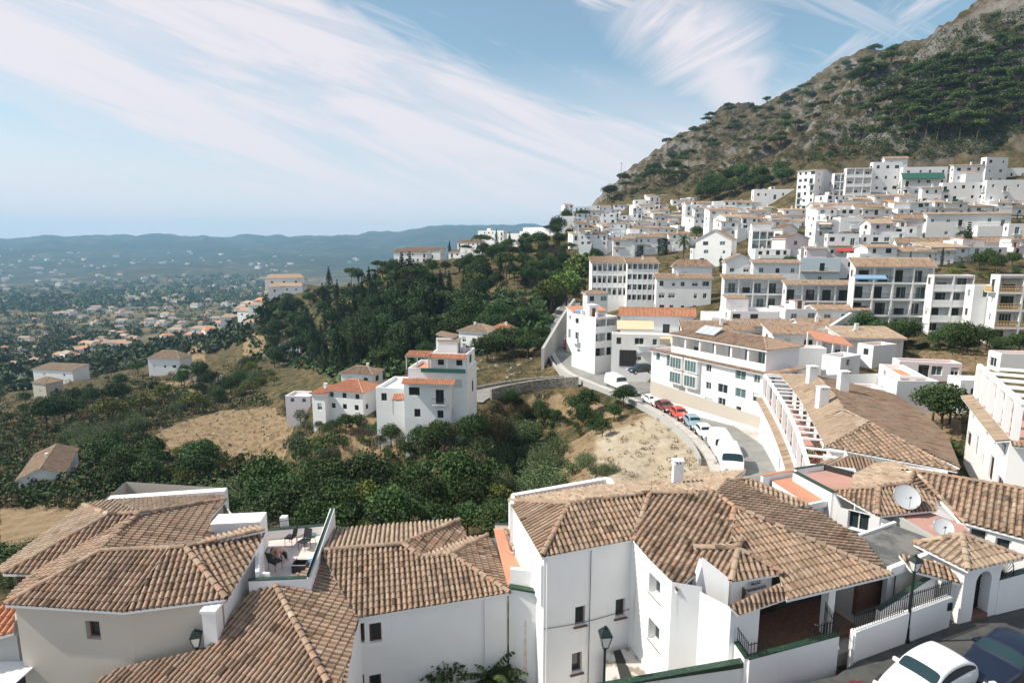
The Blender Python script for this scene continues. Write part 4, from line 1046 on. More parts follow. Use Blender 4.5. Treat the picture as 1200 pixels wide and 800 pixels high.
lettering(['VILLAS'], np.array([ctr[0]+.12, ctr[1], -13.32])+nt*.015, ut, .16, Cn); lettering(['MONTEBLANCO'], np.array([ctr[0]+.12, ctr[1], -13.56])+nt*.015, ut, .15, Cn)
m = MB(); tiles(m, [W(857, 709, -13.05), W(912, 684, -12.98), W(925, 699, -13.38), W(864, 719, -13.42)], 'tile', down=(.35, -1)); m.build('canopy_roof', Cn)
def chimney(x, y, z0, h, parent=None, w=.55, label=None, pots=True, rz=0, name='chimney'):
    m = MB(); m.box((x, y, z0+h/2-.4), (w, w*.8, h+.8), 'white_plaster_clean', rz); 
    if pots:
        for dx_ in (-.3, 0, .3): m.box((x+dx_*w, y, z0+h+.09), (.1*w/.55, w*.7, .18), 'white_plaster_clean', rz)
        m.box((x, y, z0+h+.21), (w*1.15, w*.95, .07), 'white_plaster_clean', rz); m.box((x, y, z0+h+.02), (w*1.1, w*.9, .05), 'white_plaster_clean', rz)
        m.box((x, y, z0+h+.1), (w*.6, w*.5, .14), 'dark_room', rz)
    o = m.build(name, parent); return o
cc = W(794, 567, -12.25); chimney(cc[0], cc[1]+.1, cc[2]-.1, 1.15, Cn, .5)

for i, (p, ux, w, h, k) in enumerate(pls):
    nn = np.cross(ux, Z3); c_ = p+nn*.22
    m = MB(); m.box(c_+Z3*-.04+nn*.03, (w+.16, .14, .05), 'brown_brick', axes=(ux, nn, Z3)); m.build('window_sill', Cn)
for t_, w_ in ((.03, .07), (.52, .03)):
    q = np.array(s1)*(1-t_)+np.array(s2)*t_; n2_ = np.array([s2[1]-s1[1], s1[0]-s2[0]]); n2_ = n2_/np.linalg.norm(n2_); q = q+n2_*.05
    m = MB(); m.bar((*q, -20), (*q, -13), w_, 'white_plaster' if w_ > .05 else 'iron', 6); m.build('drain_pipe' if w_ > .05 else 'cable', Cn)
mat('stain', (.5, .45, .36), .9, noisy((.60, .53, .42), (.72, .68, .6), 1.5, .1))
m = MB(); q0_, q1_ = np.array(s1), np.array(s2); n2_ = np.array([q1_[1]-q0_[1], q0_[0]-q1_[0]]); n2_ /= np.linalg.norm(n2_)
m.tube([(*(q0_*(1-t_)+q1_*t_+n2_*.04), -16.2-.12*math.sin(math.pi*t_)) for t_ in np.linspace(0, 1, 9)], .025, 'iron', 4); m.build('cable', Cn)
# courtyard, lower left yard of that house
m = MB(); m.prism([(1.0, 14), (9.4, 14), (8.8, 17.5), (7.5, 20), (5.6, 24.6), (0.5, 24.4)], -20.3, -19.75, 'pavement'); struct(m.build('courtyard'))
sh = thing('shed', 'low lean-to with a stained white roof and dark slots in the courtyard', 'shed', (4.3, 20.6, -19.75))
h0, h1, h2, h3 = W(707, 768, -18.0), W(745, 758, -18.0), W(778, 800, -18.2), W(707, 806, -18.2)
m = MB(); hh = [h0, h1, h2, h3]; m.walls([p[:2] for p in hh][::-1], [p[2] for p in hh][::-1], -19.75, 'white_plaster'); m.build('wall', sh)

mat('stained_sheet', (.5, .48, .45), .8, noisy((.55, .52, .48), (.26, .22, .18), 1.4, .2, 10, .5, .6))
m = MB()
for i in range(4): a, b = hh[i], hh[(i+1) % 4]; m.face([a+(0, 0, .002), b+(0, 0, .002), b+(0, 0, .1), a+(0, 0, .1)], 'stained_sheet')
m.face([p+(0, 0, .1) for p in hh], 'stained_sheet'); m.build('roof', sh)
m = MB()
for t0, t1 in ((.30, .52), (.86, .99)):
    q = [h0*(1-t0)+h1*t0, h0*(1-t1)+h1*t1, h3*(1-t1)+h2*t1, h3*(1-t0)+h2*t0]; m.face([p+(0, 0, .112) for p in q], 'dark_room')
m.build('roof_slot', sh)
# bicycle in the yard
def bicycle(loc, rz):
    t = thing('bicycle', 'dark bicycle leaning at the foot of the white wall in the courtyard', 'bicycle', loc); c, s = math.cos(rz), math.sin(rz)
    L = lambda x, z: np.array([loc[0]+c*x, loc[1]+s*x, loc[2]+z])
    for x in (-.52, .52):
        m = MB(); m.tube([L(x+.33*math.cos(a), .34+.33*math.sin(a)) for a in np.linspace(0, 2*math.pi, 21)], .04, 'rubber', 5)
        for k in range(8): a = k*math.pi/4; m.bar(L(x, .34), L(x+.32*math.cos(a), .34+.32*math.sin(a)), .008, 'metal_grey')
        m.build('wheel', t)
    m = MB()
    for a, b in (((-.52, .34), (-.12, .32)), ((-.12, .32), (-.2, .85)), ((-.52, .34), (-.18, .72)), ((-.12, .32), (.36, .78)), ((-.18, .76), (.36, .82)), ((.52, .34), (.36, .95))): m.bar(L(*a), L(*b), .035, 'iron')
    m.build('frame', t); m = MB(); m.box(L(-.2, .88), (.24, .13, .05), 'rubber', rz); m.build('saddle', t)
    m = MB(); n = np.array([-s, c, 0]); m.bar(L(.36, .97)-n*.26, L(.36, .97)+n*.26, .03, 'iron'); m.build('handlebar', t)
bp = W(671, 812, -19.7); bicycle((bp[0], bp[1]+.3, -19.74), .12)

# ---------------------------------------------------------------- green tiled yard wall, street wall, railings
gw = thing('garden_wall', 'white yard wall with a glazed green tile coping dropping towards the courtyard', 'wall', (8, 18.5, -16))
g0, g1_, g2_ = W(764, 793, -15.25), W(872, 774, -15.05), W(873, 771, -15)
m = MB(); m.thickwall(W(700, 806, -15.3), g0, -20.5, -15.3, -15.25, .24, 'white_plaster'); m.thickwall(g0, g1_, -20.5, -15.2, -15.05, .24, 'white_plaster'); m.build('wall', gw)
m = MB(); m.thickwall(W(700, 806, -15.3), g1_+(.05, .01, 0), -15.22, -15.19, -15.0, .27, 'green_trim'); m.build('coping', gw)
sw0, sw1, sw2, sw3 = W(877, 768, -14.75), W(981, 742, -14.75), W(1000, 738, -14.7), W(1113, 697, -14.6)
sw0 = W(876, 769, -14.75); lf = W(853, 736, -14.75)
swl = thing('street_wall', 'low white street wall with black railings below the dark porch', 'wall', (11, 19, -16))
m = MB(); m.thickwall(sw0, sw1, -16.6, -14.8, -14.78, .22, 'white_plaster', 'green_trim', .04); m.thickwall(lf, sw0, -20, -14.8, -14.8, .22, 'white_plaster', 'green_trim', .04); m.build('wall', swl)
def railing(a, b, z, h, name, parent, curved=False, step=.13):
    m = MB(); a = np.array(a[:2]); b = np.array(b[:2]); L = np.linalg.norm(b-a); n = max(2, int(L/step))
    m.bar((*a, z+.08), (*b, z+.08), .03, 'iron'); m.bar((*a, z+h*.86), (*b, z+h*.86), .03, 'iron')
    for i in range(n+1): p = a+(b-a)*i/n; m.bar((*p, z), (*p, z+h), .028, 'iron'); 
    return m.build(name, parent)
railing(sw0, lf, -14.76, .62, 'railing', swl); e_ = np.array(sw0)+(np.array(sw1)-np.array(sw0))*.2; railing(sw0, e_, -14.76, .55, 'railing', swl)
e2_ = np.array(sw0)+(np.array(sw1)-np.array(sw0))*.68; railing(e2_, sw1, -14.76, .62, 'railing', swl)
swr = thing('street_wall', 'railed white street wall between the iron gate opening and the arched doorway', 'wall', (15, 21, -16))
m = MB(); m.thickwall(sw2, sw3, -16.6, -14.72, -14.62, .24, 'white_plaster'); m.build('wall', swr)
mm_ = (np.array(sw2)+np.array(sw3))/2; railing(sw2, mm_, -14.68, .75, 'railing', swr); railing(mm_, sw3, -14.64, .75, 'railing', swr)
m = MB(); mp_ = W(1118, 702, -15.0); m.box((sw3[0]-.1, sw3[1]-.16, -15.0), (.22, .12, .34), 'iron_green', .2); bx_ = m.build('letter_box'); tag(bx_, 'small dark green letter box on the street wall left of the arched doorway', 'letter box')
gt = thing('gate', 'black iron gate standing half open in the gap of the street wall', 'gate', (sw1[0]+.2, sw1[1], -16))
railing(sw1+(.05, .05, 0), (sw1[0]-.1+.3, sw1[1]+1.3), -16, 1.75, 'bars', gt, step=.12)
m = MB(); m.bar((sw1[0]+.05, sw1[1]+.05, -16), (sw1[0]+.05, sw1[1]+.05, -14.2), .07, 'iron'); m.build('post', gt)
# sloping side passage with brown brick wall and ramp behind the railings
ps = thing('passage_wall', 'brown brick terrace wall behind the railings under the grey flat roof', 'wall', (15, 23, -16))
m = MB(); m.thickwall(W(1027, 735, -15.4), W(1092, 690, -14.8), -16.3, -14.6, -14.1, .2, 'white_plaster', 'green_trim', .04); m.build('wall', ps)
m = MB(); k0_, k1_ = W(1018, 700, -14.6), W(1085, 668, -14.0); m.thickwall(k0_+(0, .9, 0), k1_+(0, .9, 0), -16.3, -14.4, -14.0, .2, 'brown_brick'); m.build('brick_wall', ps)

# arched gate tower
gtw = thing('gate_tower', 'small white gate tower with an arched iron door and a hipped tile roof', 'gate tower', (20, 24.5, -16))
q0 = W(1124, 703, -15.9+.0); qa = W(1123, 731, -16); qb = W(1166, 719.5, -16)
ua = qb-qa; ua[2] = 0; La = np.linalg.norm(ua); ua /= La; na_ = np.array([ua[1], -ua[0], 0])
m = MB(); zt = -13.3
# front wall with arch opening
aw, ah = .95, 1.75; x0 = La*.5-aw/2+.12; x1 = x0+aw; pt = lambda x, z, y=0: qa+ua*x+Z3*z-na_*y
Hh = zt-(-16)
m.face([pt(0, 0), pt(x0, 0), pt(x0, Hh), pt(0, Hh)], 'white_plaster'); m.face([pt(x1, 0), pt(La, 0), pt(La, Hh), pt(x1, Hh)], 'white_plaster')
arc = [(x0+aw/2-aw/2*math.cos(a), ah+aw/2*math.sin(a)) for a in np.linspace(0, math.pi, 11)]
for (xa, za), (xb, zb_) in zip(arc, arc[1:]):
    m.face([pt(xa, za), pt(xb, zb_), pt(xb, Hh), pt(xa, Hh)], 'white_plaster'); m.face([pt(xa, za), pt(xa, za, .5), pt(xb, zb_, .5), pt(xb, zb_)], 'white_plaster')
m.face([pt(x0, 0), pt(x0, 0, .5), pt(x0, ah, .5), pt(x0, ah)], 'white_plaster'); m.face([pt(x1, 0), pt(x1, ah), pt(x1, ah, .5), pt(x1, 0, .5)], 'white_plaster')
dpt = 1.9
m.face([pt(0, -.5, 0), pt(0, Hh, 0), pt(0, Hh, dpt), pt(0, -.5, dpt)], 'white_plaster'); m.face([pt(La, -.5, 0), pt(La, -.5, dpt), pt(La, Hh, dpt), pt(La, Hh, 0)], 'white_plaster'); m.face([pt(0, 0, dpt), pt(0, Hh, dpt), pt(La, Hh, dpt), pt(La, 0, dpt)], 'white_plaster')
m.build('wall', gtw)
m = MB()
for k in range(6): x = x0+aw*(k+.5)/6; m.bar(pt(x, .25, .4), pt(x, ah+aw/2*math.sqrt(max(0, 1-((x-x0-aw/2)/(aw/2))**2)), .4), .03, 'iron')
for z in (.3, 1.1, 1.7): m.bar(pt(x0, z, .4), pt(x1, z, .4), .04, 'iron')
m.face([pt(x0, .2, .46), pt(x1, .2, .46), pt(x1, ah+.3, .46), pt(x0, ah+.3, .46)], 'dark_room'); m.build('door', gtw)
m = MB(); m.box(pt((x0+x1)/2, .1, .2), (aw-.01, .45, .2), 'brown_brick', axes=(ua, na_, Z3)); m.build('step', gtw)
m = MB(); ov = .3; c0, c1_, c2_, c3_ = pt(-ov, Hh, -ov), pt(La+ov+.5, Hh, -ov), pt(La+ov+.3, Hh, dpt+.2), pt(-ov, Hh, dpt+.2); apx = pt(La*.45, Hh+.75, dpt*.5)
for q in ((c0, c1_, apx), (c1_, c2_, apx), (c2_, c3_, apx), (c3_, c0, apx)): tiles(m, q, 'tile_light', sp=.28)
for c in (c0, c1_, c2_, c3_): ridge(m, apx, c, 'tile_light')
m.build('roof', gtw)
m = MB(); s0_ = pt(-.1, 0); tiles(m, [pt(-1.9, Hh-.35, .9), pt(-.02, Hh-.85, .1), pt(-.02, Hh-.45, .75), pt(-1.9, Hh+.05, 1.5)], 'tile', down=(-.2, -1)); m.build('wall_coping', gtw)
# wall right of the tower with fan grille
rw = thing('street_wall', 'white wall right of the arched gate tower with a fan shaped iron grille', 'wall', (24, 26, -16))
m = MB(); w_a = pt(La, 0, .1); w_b = W(1230, 688, -15.4); m.thickwall(w_a, w_b, -16.6, -14.35, -14.2, .25, 'white_plaster', 'green_trim', .05); m.build('wall', rw)
m = MB(); fc = pt(La+.12, 1.68, .05); 
for k in range(9): a = R(5+k*12); m.bar(fc, fc+ua*.8*math.cos(a)+Z3*1.0*math.sin(a), .025, 'iron')
m.tube([fc+ua*.8*math.cos(a)+Z3*1.0*math.sin(a) for a in np.linspace(0, math.pi/2, 8)], .04, 'iron'); m.tube([fc+ua*.3*math.cos(a)+Z3*.35*math.sin(a) for a in np.linspace(0, math.pi/2, 6)], .03, 'iron'); m.build('fan_grille', rw)

# ---------------------------------------------------------------- right hand terraces and roofs
OT = thing('roof_terrace', 'bright orange floored roof terrace with low parapet behind the large house', 'terrace', (12, 29, -14))
o0, o1, o2, o3_ = W(905, 563, -13.7), W(932, 558, -13.7), W(980, 584, -13.75), W(946, 591, -13.75)
m = MB(); m.face([o0, o3_, o2, o1], 'terracotta_floor'); m.build('floor', OT)
m = MB(); wallp = [o0, o3_, o2, o1]
zc_ = -20
wallrun(m, [o0[:2], o3_[:2], o2[:2]], zc_, [-13.72]*3); m.thickwall(W(893, 558, -13.45), W(932, 551, -13.45), -18, -13.4, -13.4, .2, 'white_plaster', 'terracotta_floor', .03)
m.thickwall(o3_+(0, -.1, 0), o2+(0, -.1, 0), -14, -13.66, -13.66, .16, 'white_plaster_clean'); m.build('wall', OT)
m = MB(); d0, d1, d2 = W(932, 553, -13.2), W(978, 577, -13.1), W(996, 613, -14.6); m.thickwall(d0, d1, -18, -13.2, -13.1, .3, 'white_plaster', 'green_trim', .03); m.thickwall(d1, d2, -18, -13.1, -14.7, .26, 'white_plaster_clean'); m.build('stair_wall', OT)
PT = thing('roof_terrace', 'flat pinkish red roof behind the bright orange terrace, next to the round tiled corner', 'terrace', (17, 31, -14))
m = MB(); f_ = [W(938, 556, -13.35), W(978, 578, -13.35), W(1002, 572, -13.35), W(1002, 558, -13.35), W(965, 549, -13.35)]; m.prism([p[:2] for p in f_], -18, -13.4, 'white_plaster', 'pink_floor'); m.build('floor', PT)
m = MB(); m.thickwall(W(932, 551, -13.2), W(965, 546, -13.2), -14, -13.1, -13.1, .2, 'white_plaster', 'green_trim', .03); m.thickwall(W(965, 546, -13.2), W(1000, 557, -13.3), -14, -13.1, -13.1, .2, 'frame_dark'); m.build('parapet', PT)
# house with hipped tile roof D1 and the courtyard facade
Dn = thing('house', 'white house with the large satellite dish on its low hipped tile roof', 'house', (19, 29, -18))
p_a, p_b, p_c, p_d, p_e = W(975, 574, -13.3), W(1030, 571, -12.75), W(1028, 604, -13.6), W(1066, 566, -12.7), W(1098, 597, -13.6)
m = MB(); tiles(m, [p_a, p_b, p_c], down=(-.75, -1)); tiles(m, [p_b, p_c, p_e, W(1100, 585, -13.3), p_d], down=(0, -1))
rc = [W(1000, 556, -13.2), W(1027, 543, -13.3), W(1050, 542, -13.2), W(1071, 551, -12.9), p_d, p_b, W(1000, 573, -13.15)]
tiles(m, rc[:4]+rc[4:], 'tile_light', down=(-.3, 1))
for p, q in ((p_a, p_b), (p_b, p_d), (p_b, p_c), (W(1071, 551, -12.5), p_d)): ridge(m, p, q)
m.build('roof', Dn)
m = MB(); v_a, v_b = W(981, 590, -13.45), W(1031, 606, -13.62); zf = -19
pls = facade_between(m, v_a, v_b, zf, -13.6, [(1006, 611, 1.0, 1.0)], 'white_plaster', .2)
v_c = W(1048, 612, -14.2); wallrun(m, [v_b[:2], v_c[:2], W(1110, 622, -13.9)[:2]], zf, [-13.62, -14.2, -13.7])
m.thickwall((v_b[0]+.1, v_b[1]), v_c, zf, -13.9, -14.3, .2, 'white_plaster_clean'); m.build('wall', Dn)
place(win_mesh(1.0, 1.0, 'w'), 'window', Dn, pls[0][0], pls[0][1]); 
m = MB(); wp = pls[0][0]; uu = pls[0][1]; nn_ = np.array([uu[1], -uu[0], 0]); m.box(wp+nn_*.3+Z3*-.05, (1.2, .25, .08), 'green_trim', axes=(uu, nn_, Z3)); m.build('window_sill', Dn)
# red flat roof with the dishes
RR = thing('flat_roof', 'salmon red flat roof strip carrying the small satellite dish, behind the grey felt roof', 'roof', (20, 27, -14))
m = MB(); g_ = [W(1040, 598, -13.85), W(1098, 632, -13.9), W(1136, 623, -13.9), W(1128, 612, -13.8), W(1085, 598, -13.85)]; m.prism([p[:2] for p in g_], -17.5, -13.87, 'white_plaster', 'pink_floor'); m.build('roof', RR)
m = MB(); m.thickwall(W(1038, 598, -13.9), W(1099, 634, -13.9), -15.5, -13.78, -13.8, .2, 'grey_plaster'); m.build('parapet', RR)
def dish(c, r, label, az, el, foot):
    t = thing('satellite_dish', label, 'satellite dish', (c[0], c[1], foot)); n = np.array([math.cos(el)*math.sin(az), math.cos(el)*math.cos(az), math.sin(el)])
    a = np.cross(n, Z3); a /= np.linalg.norm(a); b = np.cross(a, n); c = np.array(c); m = MB(); rings = 5; N = 24; P = []
    for k in range(rings+1):
        q = k/rings; P.append([c+(a*math.cos(x)+b*math.sin(x)*1.05)*r*q-n*(1-q*q)*r*.22 for x in np.linspace(0, 2*math.pi, N, endpoint=False)])
    for k in range(rings):
        for j in range(N): i2 = (j+1) % N; m.face([P[k][j], P[k+1][j], P[k+1][i2], P[k][i2]] if k else [P[0][0], P[1][j], P[1][i2]], 'dish_grey')
    for j in range(N): i2 = (j+1) % N; m.bar(P[-1][j], P[-1][i2], .03, 'metal_grey')
    m.build('reflector', t, smooth=False)
    m = MB(); m.bar(c-n*r*.2, (c[0]-n[0]*.3, c[1]-n[1]*.3, foot), .06, 'metal_grey', 8); m.build('mast', t)
    m = MB(); fpt = c+n*r*.8-b*r*.25; m.bar(c-b*r*.95, fpt, .03, 'metal_grey'); m.bar(fpt, fpt-n*.12, .09, 'frame_dark', 8); m.build('feed_arm', t)
    return t
d1_ = W(1063, 582, -12.9); dish(d1_, .62, 'large grey satellite dish on the low hipped tile roof', R(195), R(38), -13.7)
d2_ = W(1106, 617, -13.35); dish(d2_, .42, 'smaller pale satellite dish on the salmon red flat roof', R(205), R(40), -13.87)
# grey felt roof
GF = thing('flat_roof', 'dark grey stained felt flat roof between the large house and the gate tower', 'roof', (16, 24.5, -14))
m = MB(); g_ = [W(977, 635, -13.55), W(1040, 668, -13.6), W(1100, 645, -13.6), W(1098, 633, -13.6), W(1048, 612, -13.5)]; m.prism([p[:2] for p in g_], -13.85, -13.62, 'white_plaster_clean', 'grey_felt'); m.build('roof', GF)
m = MB(); m.thickwall(W(1042, 668, -13.62)+(0, .02, 0), W(1101, 645, -13.62), -13.9, -13.5, -13.48, .2, 'white_plaster_clean'); m.thickwall(W(977, 636, -13.55), W(1049, 611, -13.5), -14.2, -13.55, -13.48, .14, 'white_plaster_clean'); m.build('edge', GF)
m = MB(); gq = W(1088, 660, -13.9); wallrun(m, [W(1050, 676, -14)[:2], W(1098, 650, -13.9)[:2]], -16.3, [-13.8, -13.8], 'grey_plaster'); 
for q in (W(1046, 672, -13.9), W(1090, 655, -13.9)): m.box((q[0], q[1]+.2, -15), (.3, .3, 2.4), 'white_plaster')
m.build('wall', GF)
# large tile roof house at the right edge
RH = thing('house', 'white house at the right edge under a wide roof of bold barrel tiles', 'house', (28, 28, -16))
ra, rb, rc_, rd = W(1071, 551, -12.5), W(1240, 580, -12.4), W(1131, 613, -13.75), W(1240, 640, -13.7)
m = MB(); tiles(m, [ra, rc_, rd, rb], 'tile', sp=.29, row=.4); ridge(m, ra, rb); ridge(m, ra, rc_)
tiles(m, [ra, rb, rb+(0, 3, -1.2), ra+(0, 3, -1.2)], 'tile'); tiles(m, [ra, p_d, W(1100, 590, -13.5), rc_], 'tile', down=(-1, -.6)); m.build('roof', RH)
m = MB(); pls = facade_between(m, (rc_[0]-.2, rc_[1]+.3), (rd[0], rd[1]+.3), -17, -13.8, [(1146, 627, .7, .6), (1175, 640, .6, .8)], 'white_plaster', .2); m.build('wall', RH)
for p, ux, w, h, k in pls: place(win_mesh(w, h, 'w'), 'window', RH, p, ux)
m = MB(); m.prism([(11.6, 20.9), (14.6, 22.0), (18.9, 24.2), (22, 26.5), (20, 30), (12, 26)], -16.6, -15.985, 'pavement'); struct(m.build('courtyard'))
# filler backs so nothing is hollow from the side
m = MB(); m.prism([(12.5, 27.5), (16.5, 26.2), (22, 29.5), (16, 33)], -20.5, -18.6, 'pavement'); struct(m.build('courtyard'))

# ---------------------------------------------------------------- house at the lower left edge
LH = thing('house', 'orange tiled lean-to cut by the left edge of the picture below the cream house', 'house', (-19, 19, -19))
m = MB(); tiles(m, [W(-60, 712, -14.9), W(-60, 760, -15.6), W(16, 742, -15.6), W(17, 705, -14.9)], 'tile_orange', down=(.1, -1)); m.build('roof', LH)
m = MB(); x_ = W(14, 745, -15.6); m.prism([(x_[0]-6, x_[1]+.2), (x_[0], x_[1]+.2), (x_[0], x_[1]+2), (x_[0]-6, x_[1]+2)], -21, -15.7, 'grey_plaster'); m.build('wall', LH)
m = MB(); m.box((x_[0]-.5, x_[1]-.3, -16.9), (2.6, 1.6, .05), 'white_plaster_clean', 0); m.box((x_[0]-.5, x_[1]+.1, -17.7), (1.8, .1, 1.2), 'dark_room'); m.build('awning', LH)

# ---------------------------------------------------------------- street and its lamps
m = MB(); st = [(10.0, 19.6), (12.2, 20.2), (14.4, 21.6), (17.8, 24.0), (20.8, 25.5), (25, 27), (34, 29), (38, 12), (9, 10)]
m.prism(st, -16.6, -16.0, 'asphalt'); struct(m.build('street'))
m = MB(); kp = [W(925, 797, -16)-(0.0, .9, 0), W(1210, 716, -16)-(0, .9, 0)]
pv = [(9.6, 17.6), (14.5, 19.0), (20.5, 21.9), (26, 24.2)]
for a, b in zip(pv, pv[1:]): m.bar((*a, -15.985), (*b, -15.985), .14, 'pavement')
struct(m.build('kerb'))
lb = W(1062, 752, -16)
lantern('street_lamp', 'tall dark street lamp with its lantern above the railings, beside the parked white car', np.array([lb[0], lb[1], -12.85]), base=-15.98, rz=.2)
l2 = WY(709, 757, 19.2); lantern('street_lamp', 'dark street lamp standing below the white wall in the courtyard, clear glass lantern', np.array([l2[0], l2[1], l2[2]]), base=-19.75, rz=.1, s=1.15)
# ================================================================ generic town building
COUNT = {}
def house(label, xc, yb, Y, psi, xl, xr, ytop, floors=2, cL=2, cR=2, roof='flat', wall='white_plaster', la=None, lb=None, style='', cat='house', name='house', rail='iron', group=None, tilem='tile',
          winL=None, winR=None, floorm=None, down=4.0, clutter=1, seed=None, kinds='wbts', over=.35, rise=None, shade=None, P=None, height=None):
    """corner nearest the viewer at pixel (xc,yb) and distance Y; psi turns the left hand face away; xl/xr image columns of the other ends"""
    rs = random.Random(seed if seed is not None else int(xc*31+yb*17))
    P = WY(xc, yb, Y) if P is None else np.array(P, float); H = height if height else WY(xc, ytop, Y)[2]-P[2]
    ps = R(psi); u = np.array([-math.cos(ps), math.sin(ps), 0]); v = np.array([math.sin(ps), math.cos(ps), 0])
    def length(dirv, xt):
        # X = k*(depth), depth = y*CS - z*SN
        k = (xt-600)/F; dep0 = P[1]*CS-P[2]*SN; den = dirv[0]-k*dirv[1]*CS
        return (k*dep0-P[0])/den if abs(den) > 1e-6 else 8
    a = la if la else length(u, xl); b = lb if lb else length(v, xr)
    a = min(max(a, 2.5), 60); b = min(max(b, 2.5), 60)
    t = thing(name, label, cat, (P[0], P[1], P[2]), group)
    fh = H/floors; wbm = MB(); ends = []
    c = [P, P+v*b, P+v*b+u*a, P+u*a]; top = H
    par = .55 if roof == 'flat' else 0
    faces = [('L', c[3], -u, a, cL), ('R', c[0], v, b, cR)]
    for tagf, base, ux, L, n in faces:
        holes = []; items = []
        spec = winL if tagf == 'L' else winR
        st = style if not isinstance(style, dict) else style.get(tagf, '')
        if st.startswith('loggia') and n:
            bw = L/n; mg = .14
            for f in range(floors):
                z0 = f*fh+.12; z1 = (f+1)*fh-.22
                for i in range(n):
                    x0, x1 = i*bw+mg, (i+1)*bw-mg; holes.append((x0, z0, x1, z1, 1.5))
                    dw = min(1.9, bw*.5); items.append(('win', (x0+x1)/2+rs.choice((-1, 1))*bw*.12, z0+.02, round(dw, 1), 2.1, 1.46, rs.choice(('d', 'd', 'sb', 'w', 't'))))
                    items.append(('rail', (x0+x1)/2, z0, x1-x0, rail))
        elif n and floors:
            bw = L/n
            for f in range(floors):
                for i in range(n):
                    if spec is None and rs.random() < .14: continue
                    xm = (i+.5)*bw+rs.uniform(-.12, .12)*bw; r_ = rs.random()
                    if fh < 2.3: w, h = .8, .9
                    elif r_ < .6: w, h = rs.choice((.8, .9, 1.1)), rs.choice((1.0, 1.1, 1.2))
                    elif r_ < .85: w, h = rs.choice((1.4, 1.6)), 1.2
                    else: w, h = 1.2, 2.05
                    w = min(w, round(bw*.7, 1)); 
                    if w < .5: continue
                    h = min(h, round(fh-.6, 1)); z0 = f*fh+(.06 if h > 1.9 else fh*.36); 
                    if z0+h > H-.3: z0 = H-.35-h
                    k = rs.choice(kinds); k = {'w': 'w', 'b': 'b', 't': 'tw', 's': 'sw', 'g': 'gb', 'S': 'Sw', 'd': 'd'}[k]
                    holes.append((xm-w/2, z0, xm+w/2, z0+h, .18)); items.append(('win', xm, z0, w, h, .13, k))
                    if h > 1.9 and f > 0: items.append(('balc', xm, z0, w+.8, rail))
        facade(wbm, base-(0, 0, down), ux, L, H+down, [(h_[0], h_[1]+down, h_[2], h_[3]+down, *h_[4:]) for h_ in holes], wall, .18, 'dark_room' if not st.startswith('loggia') else wall)
        nrm = np.cross(ux, Z3)
        for it in items:
            if it[0] == 'win': place(win_mesh(it[3], it[4], it[6]), 'window', t, base+ux*it[1]+Z3*it[2]-nrm*it[5], ux)
            elif it[0] == 'rail': place(rail_mesh(it[3]-.04, it[4]), 'railing', t, base+ux*it[1]+Z3*it[2]-nrm*.08, ux)
            else:
                bmk = MB(); cc = base+ux*it[1]+Z3*(it[2]-.08)+nrm*.35; bmk.box(cc, (it[3], .7, .12), wall, axes=(ux, -nrm, Z3)); bmk.build('balcony', t)
                place(rail_mesh(it[3], it[4], .9), 'railing', t, base+ux*it[1]+Z3*it[2]+nrm*.68, ux)
    for i, j in ((1, 2), (2, 3)):
        A_, B_ = c[i], c[j]; wbm.face([A_-(0, 0, down), B_-(0, 0, down), B_+(0, 0, top), A_+(0, 0, top)], wall)
    rfm = MB(); Hh = Z3*H
    fm = floorm or rs.choice(('pale_floor', 'pink_floor', 'terracotta_floor', 'white_plaster_clean', 'white_plaster_clean'))
    if roof == 'flat':
        fl_ = [p+Z3*(H-par) for p in c]; rfm.face(fl_, fm)
        inn = lambda p, su, sv: p+u*su+v*sv
        th = .22; I = [inn(c[0], th, th), inn(c[1], th, -th), inn(c[2], -th, -th), inn(c[3], -th, th)]
        for i in range(4):
            j = (i+1) % 4; rfm.face([c[i]+Hh, c[j]+Hh, I[j]+Hh, I[i]+Hh], 'white_plaster_clean'); rfm.face([I[j]+Z3*(H-par), I[i]+Z3*(H-par), I[i]+Hh, I[j]+Hh], wall)
        rfm.build('roof', t)
        if clutter and a > 4 and b > 4:
            if rs.random() < .55:
                m = MB(); w_, d_, h_ = rs.uniform(1.8, 2.8), rs.uniform(1.8, 3), rs.uniform(1.6, 2.4); p = c[0]+u*(a*rs.uniform(.45, .75))+v*(b*rs.uniform(.45, .75)); ang = math.atan2(v[1], v[0])
                m.box(p+Z3*(H-par+h_/2), (w_, d_, h_), 'white_plaster', ang); m.box(p+Z3*(H-par+h_+.05), (w_+.2, d_+.2, .1), rs.choice(('white_plaster_clean', 'tile')), ang)
                nn = np.array([-math.sin(ang), math.cos(ang), 0]); m.box(p-nn*(d_/2+.01)+Z3*(H-par+.9), (.8, .06, 1.8), 'frame_brown', ang); m.build('stair_hut', t)
            if down > 1 and b > 5 and rs.random() < .5:
                w_, d_, h_ = b*rs.uniform(.4, .7), a*rs.uniform(.4, .6), 2.5; x_ = rs.choice((.02, .98-w_/b))*b; p0_ = c[0]+v*x_+u*(a-d_-.3)+Z3*(H-par); mu = MB()
                facade(mu, p0_, v, w_, h_, [(w_*.2, .05, w_*.2+.9, 2.0, .12), (w_*.2+1.3, .9, min(w_*.2+2.3, w_-.15), 1.9, .12)] if w_ > 3 else [(w_*.3, .05, w_*.3+.9, 2.0, .12)], 'white_plaster_clean', .12)
                q_ = [p0_, p0_+v*w_, p0_+v*w_+u*d_, p0_+u*d_]
                for i_, j_ in ((1, 2), (2, 3), (3, 0)): mu.face([q_[i_], q_[j_], q_[j_]+Z3*h_, q_[i_]+Z3*h_], 'white_plaster_clean')
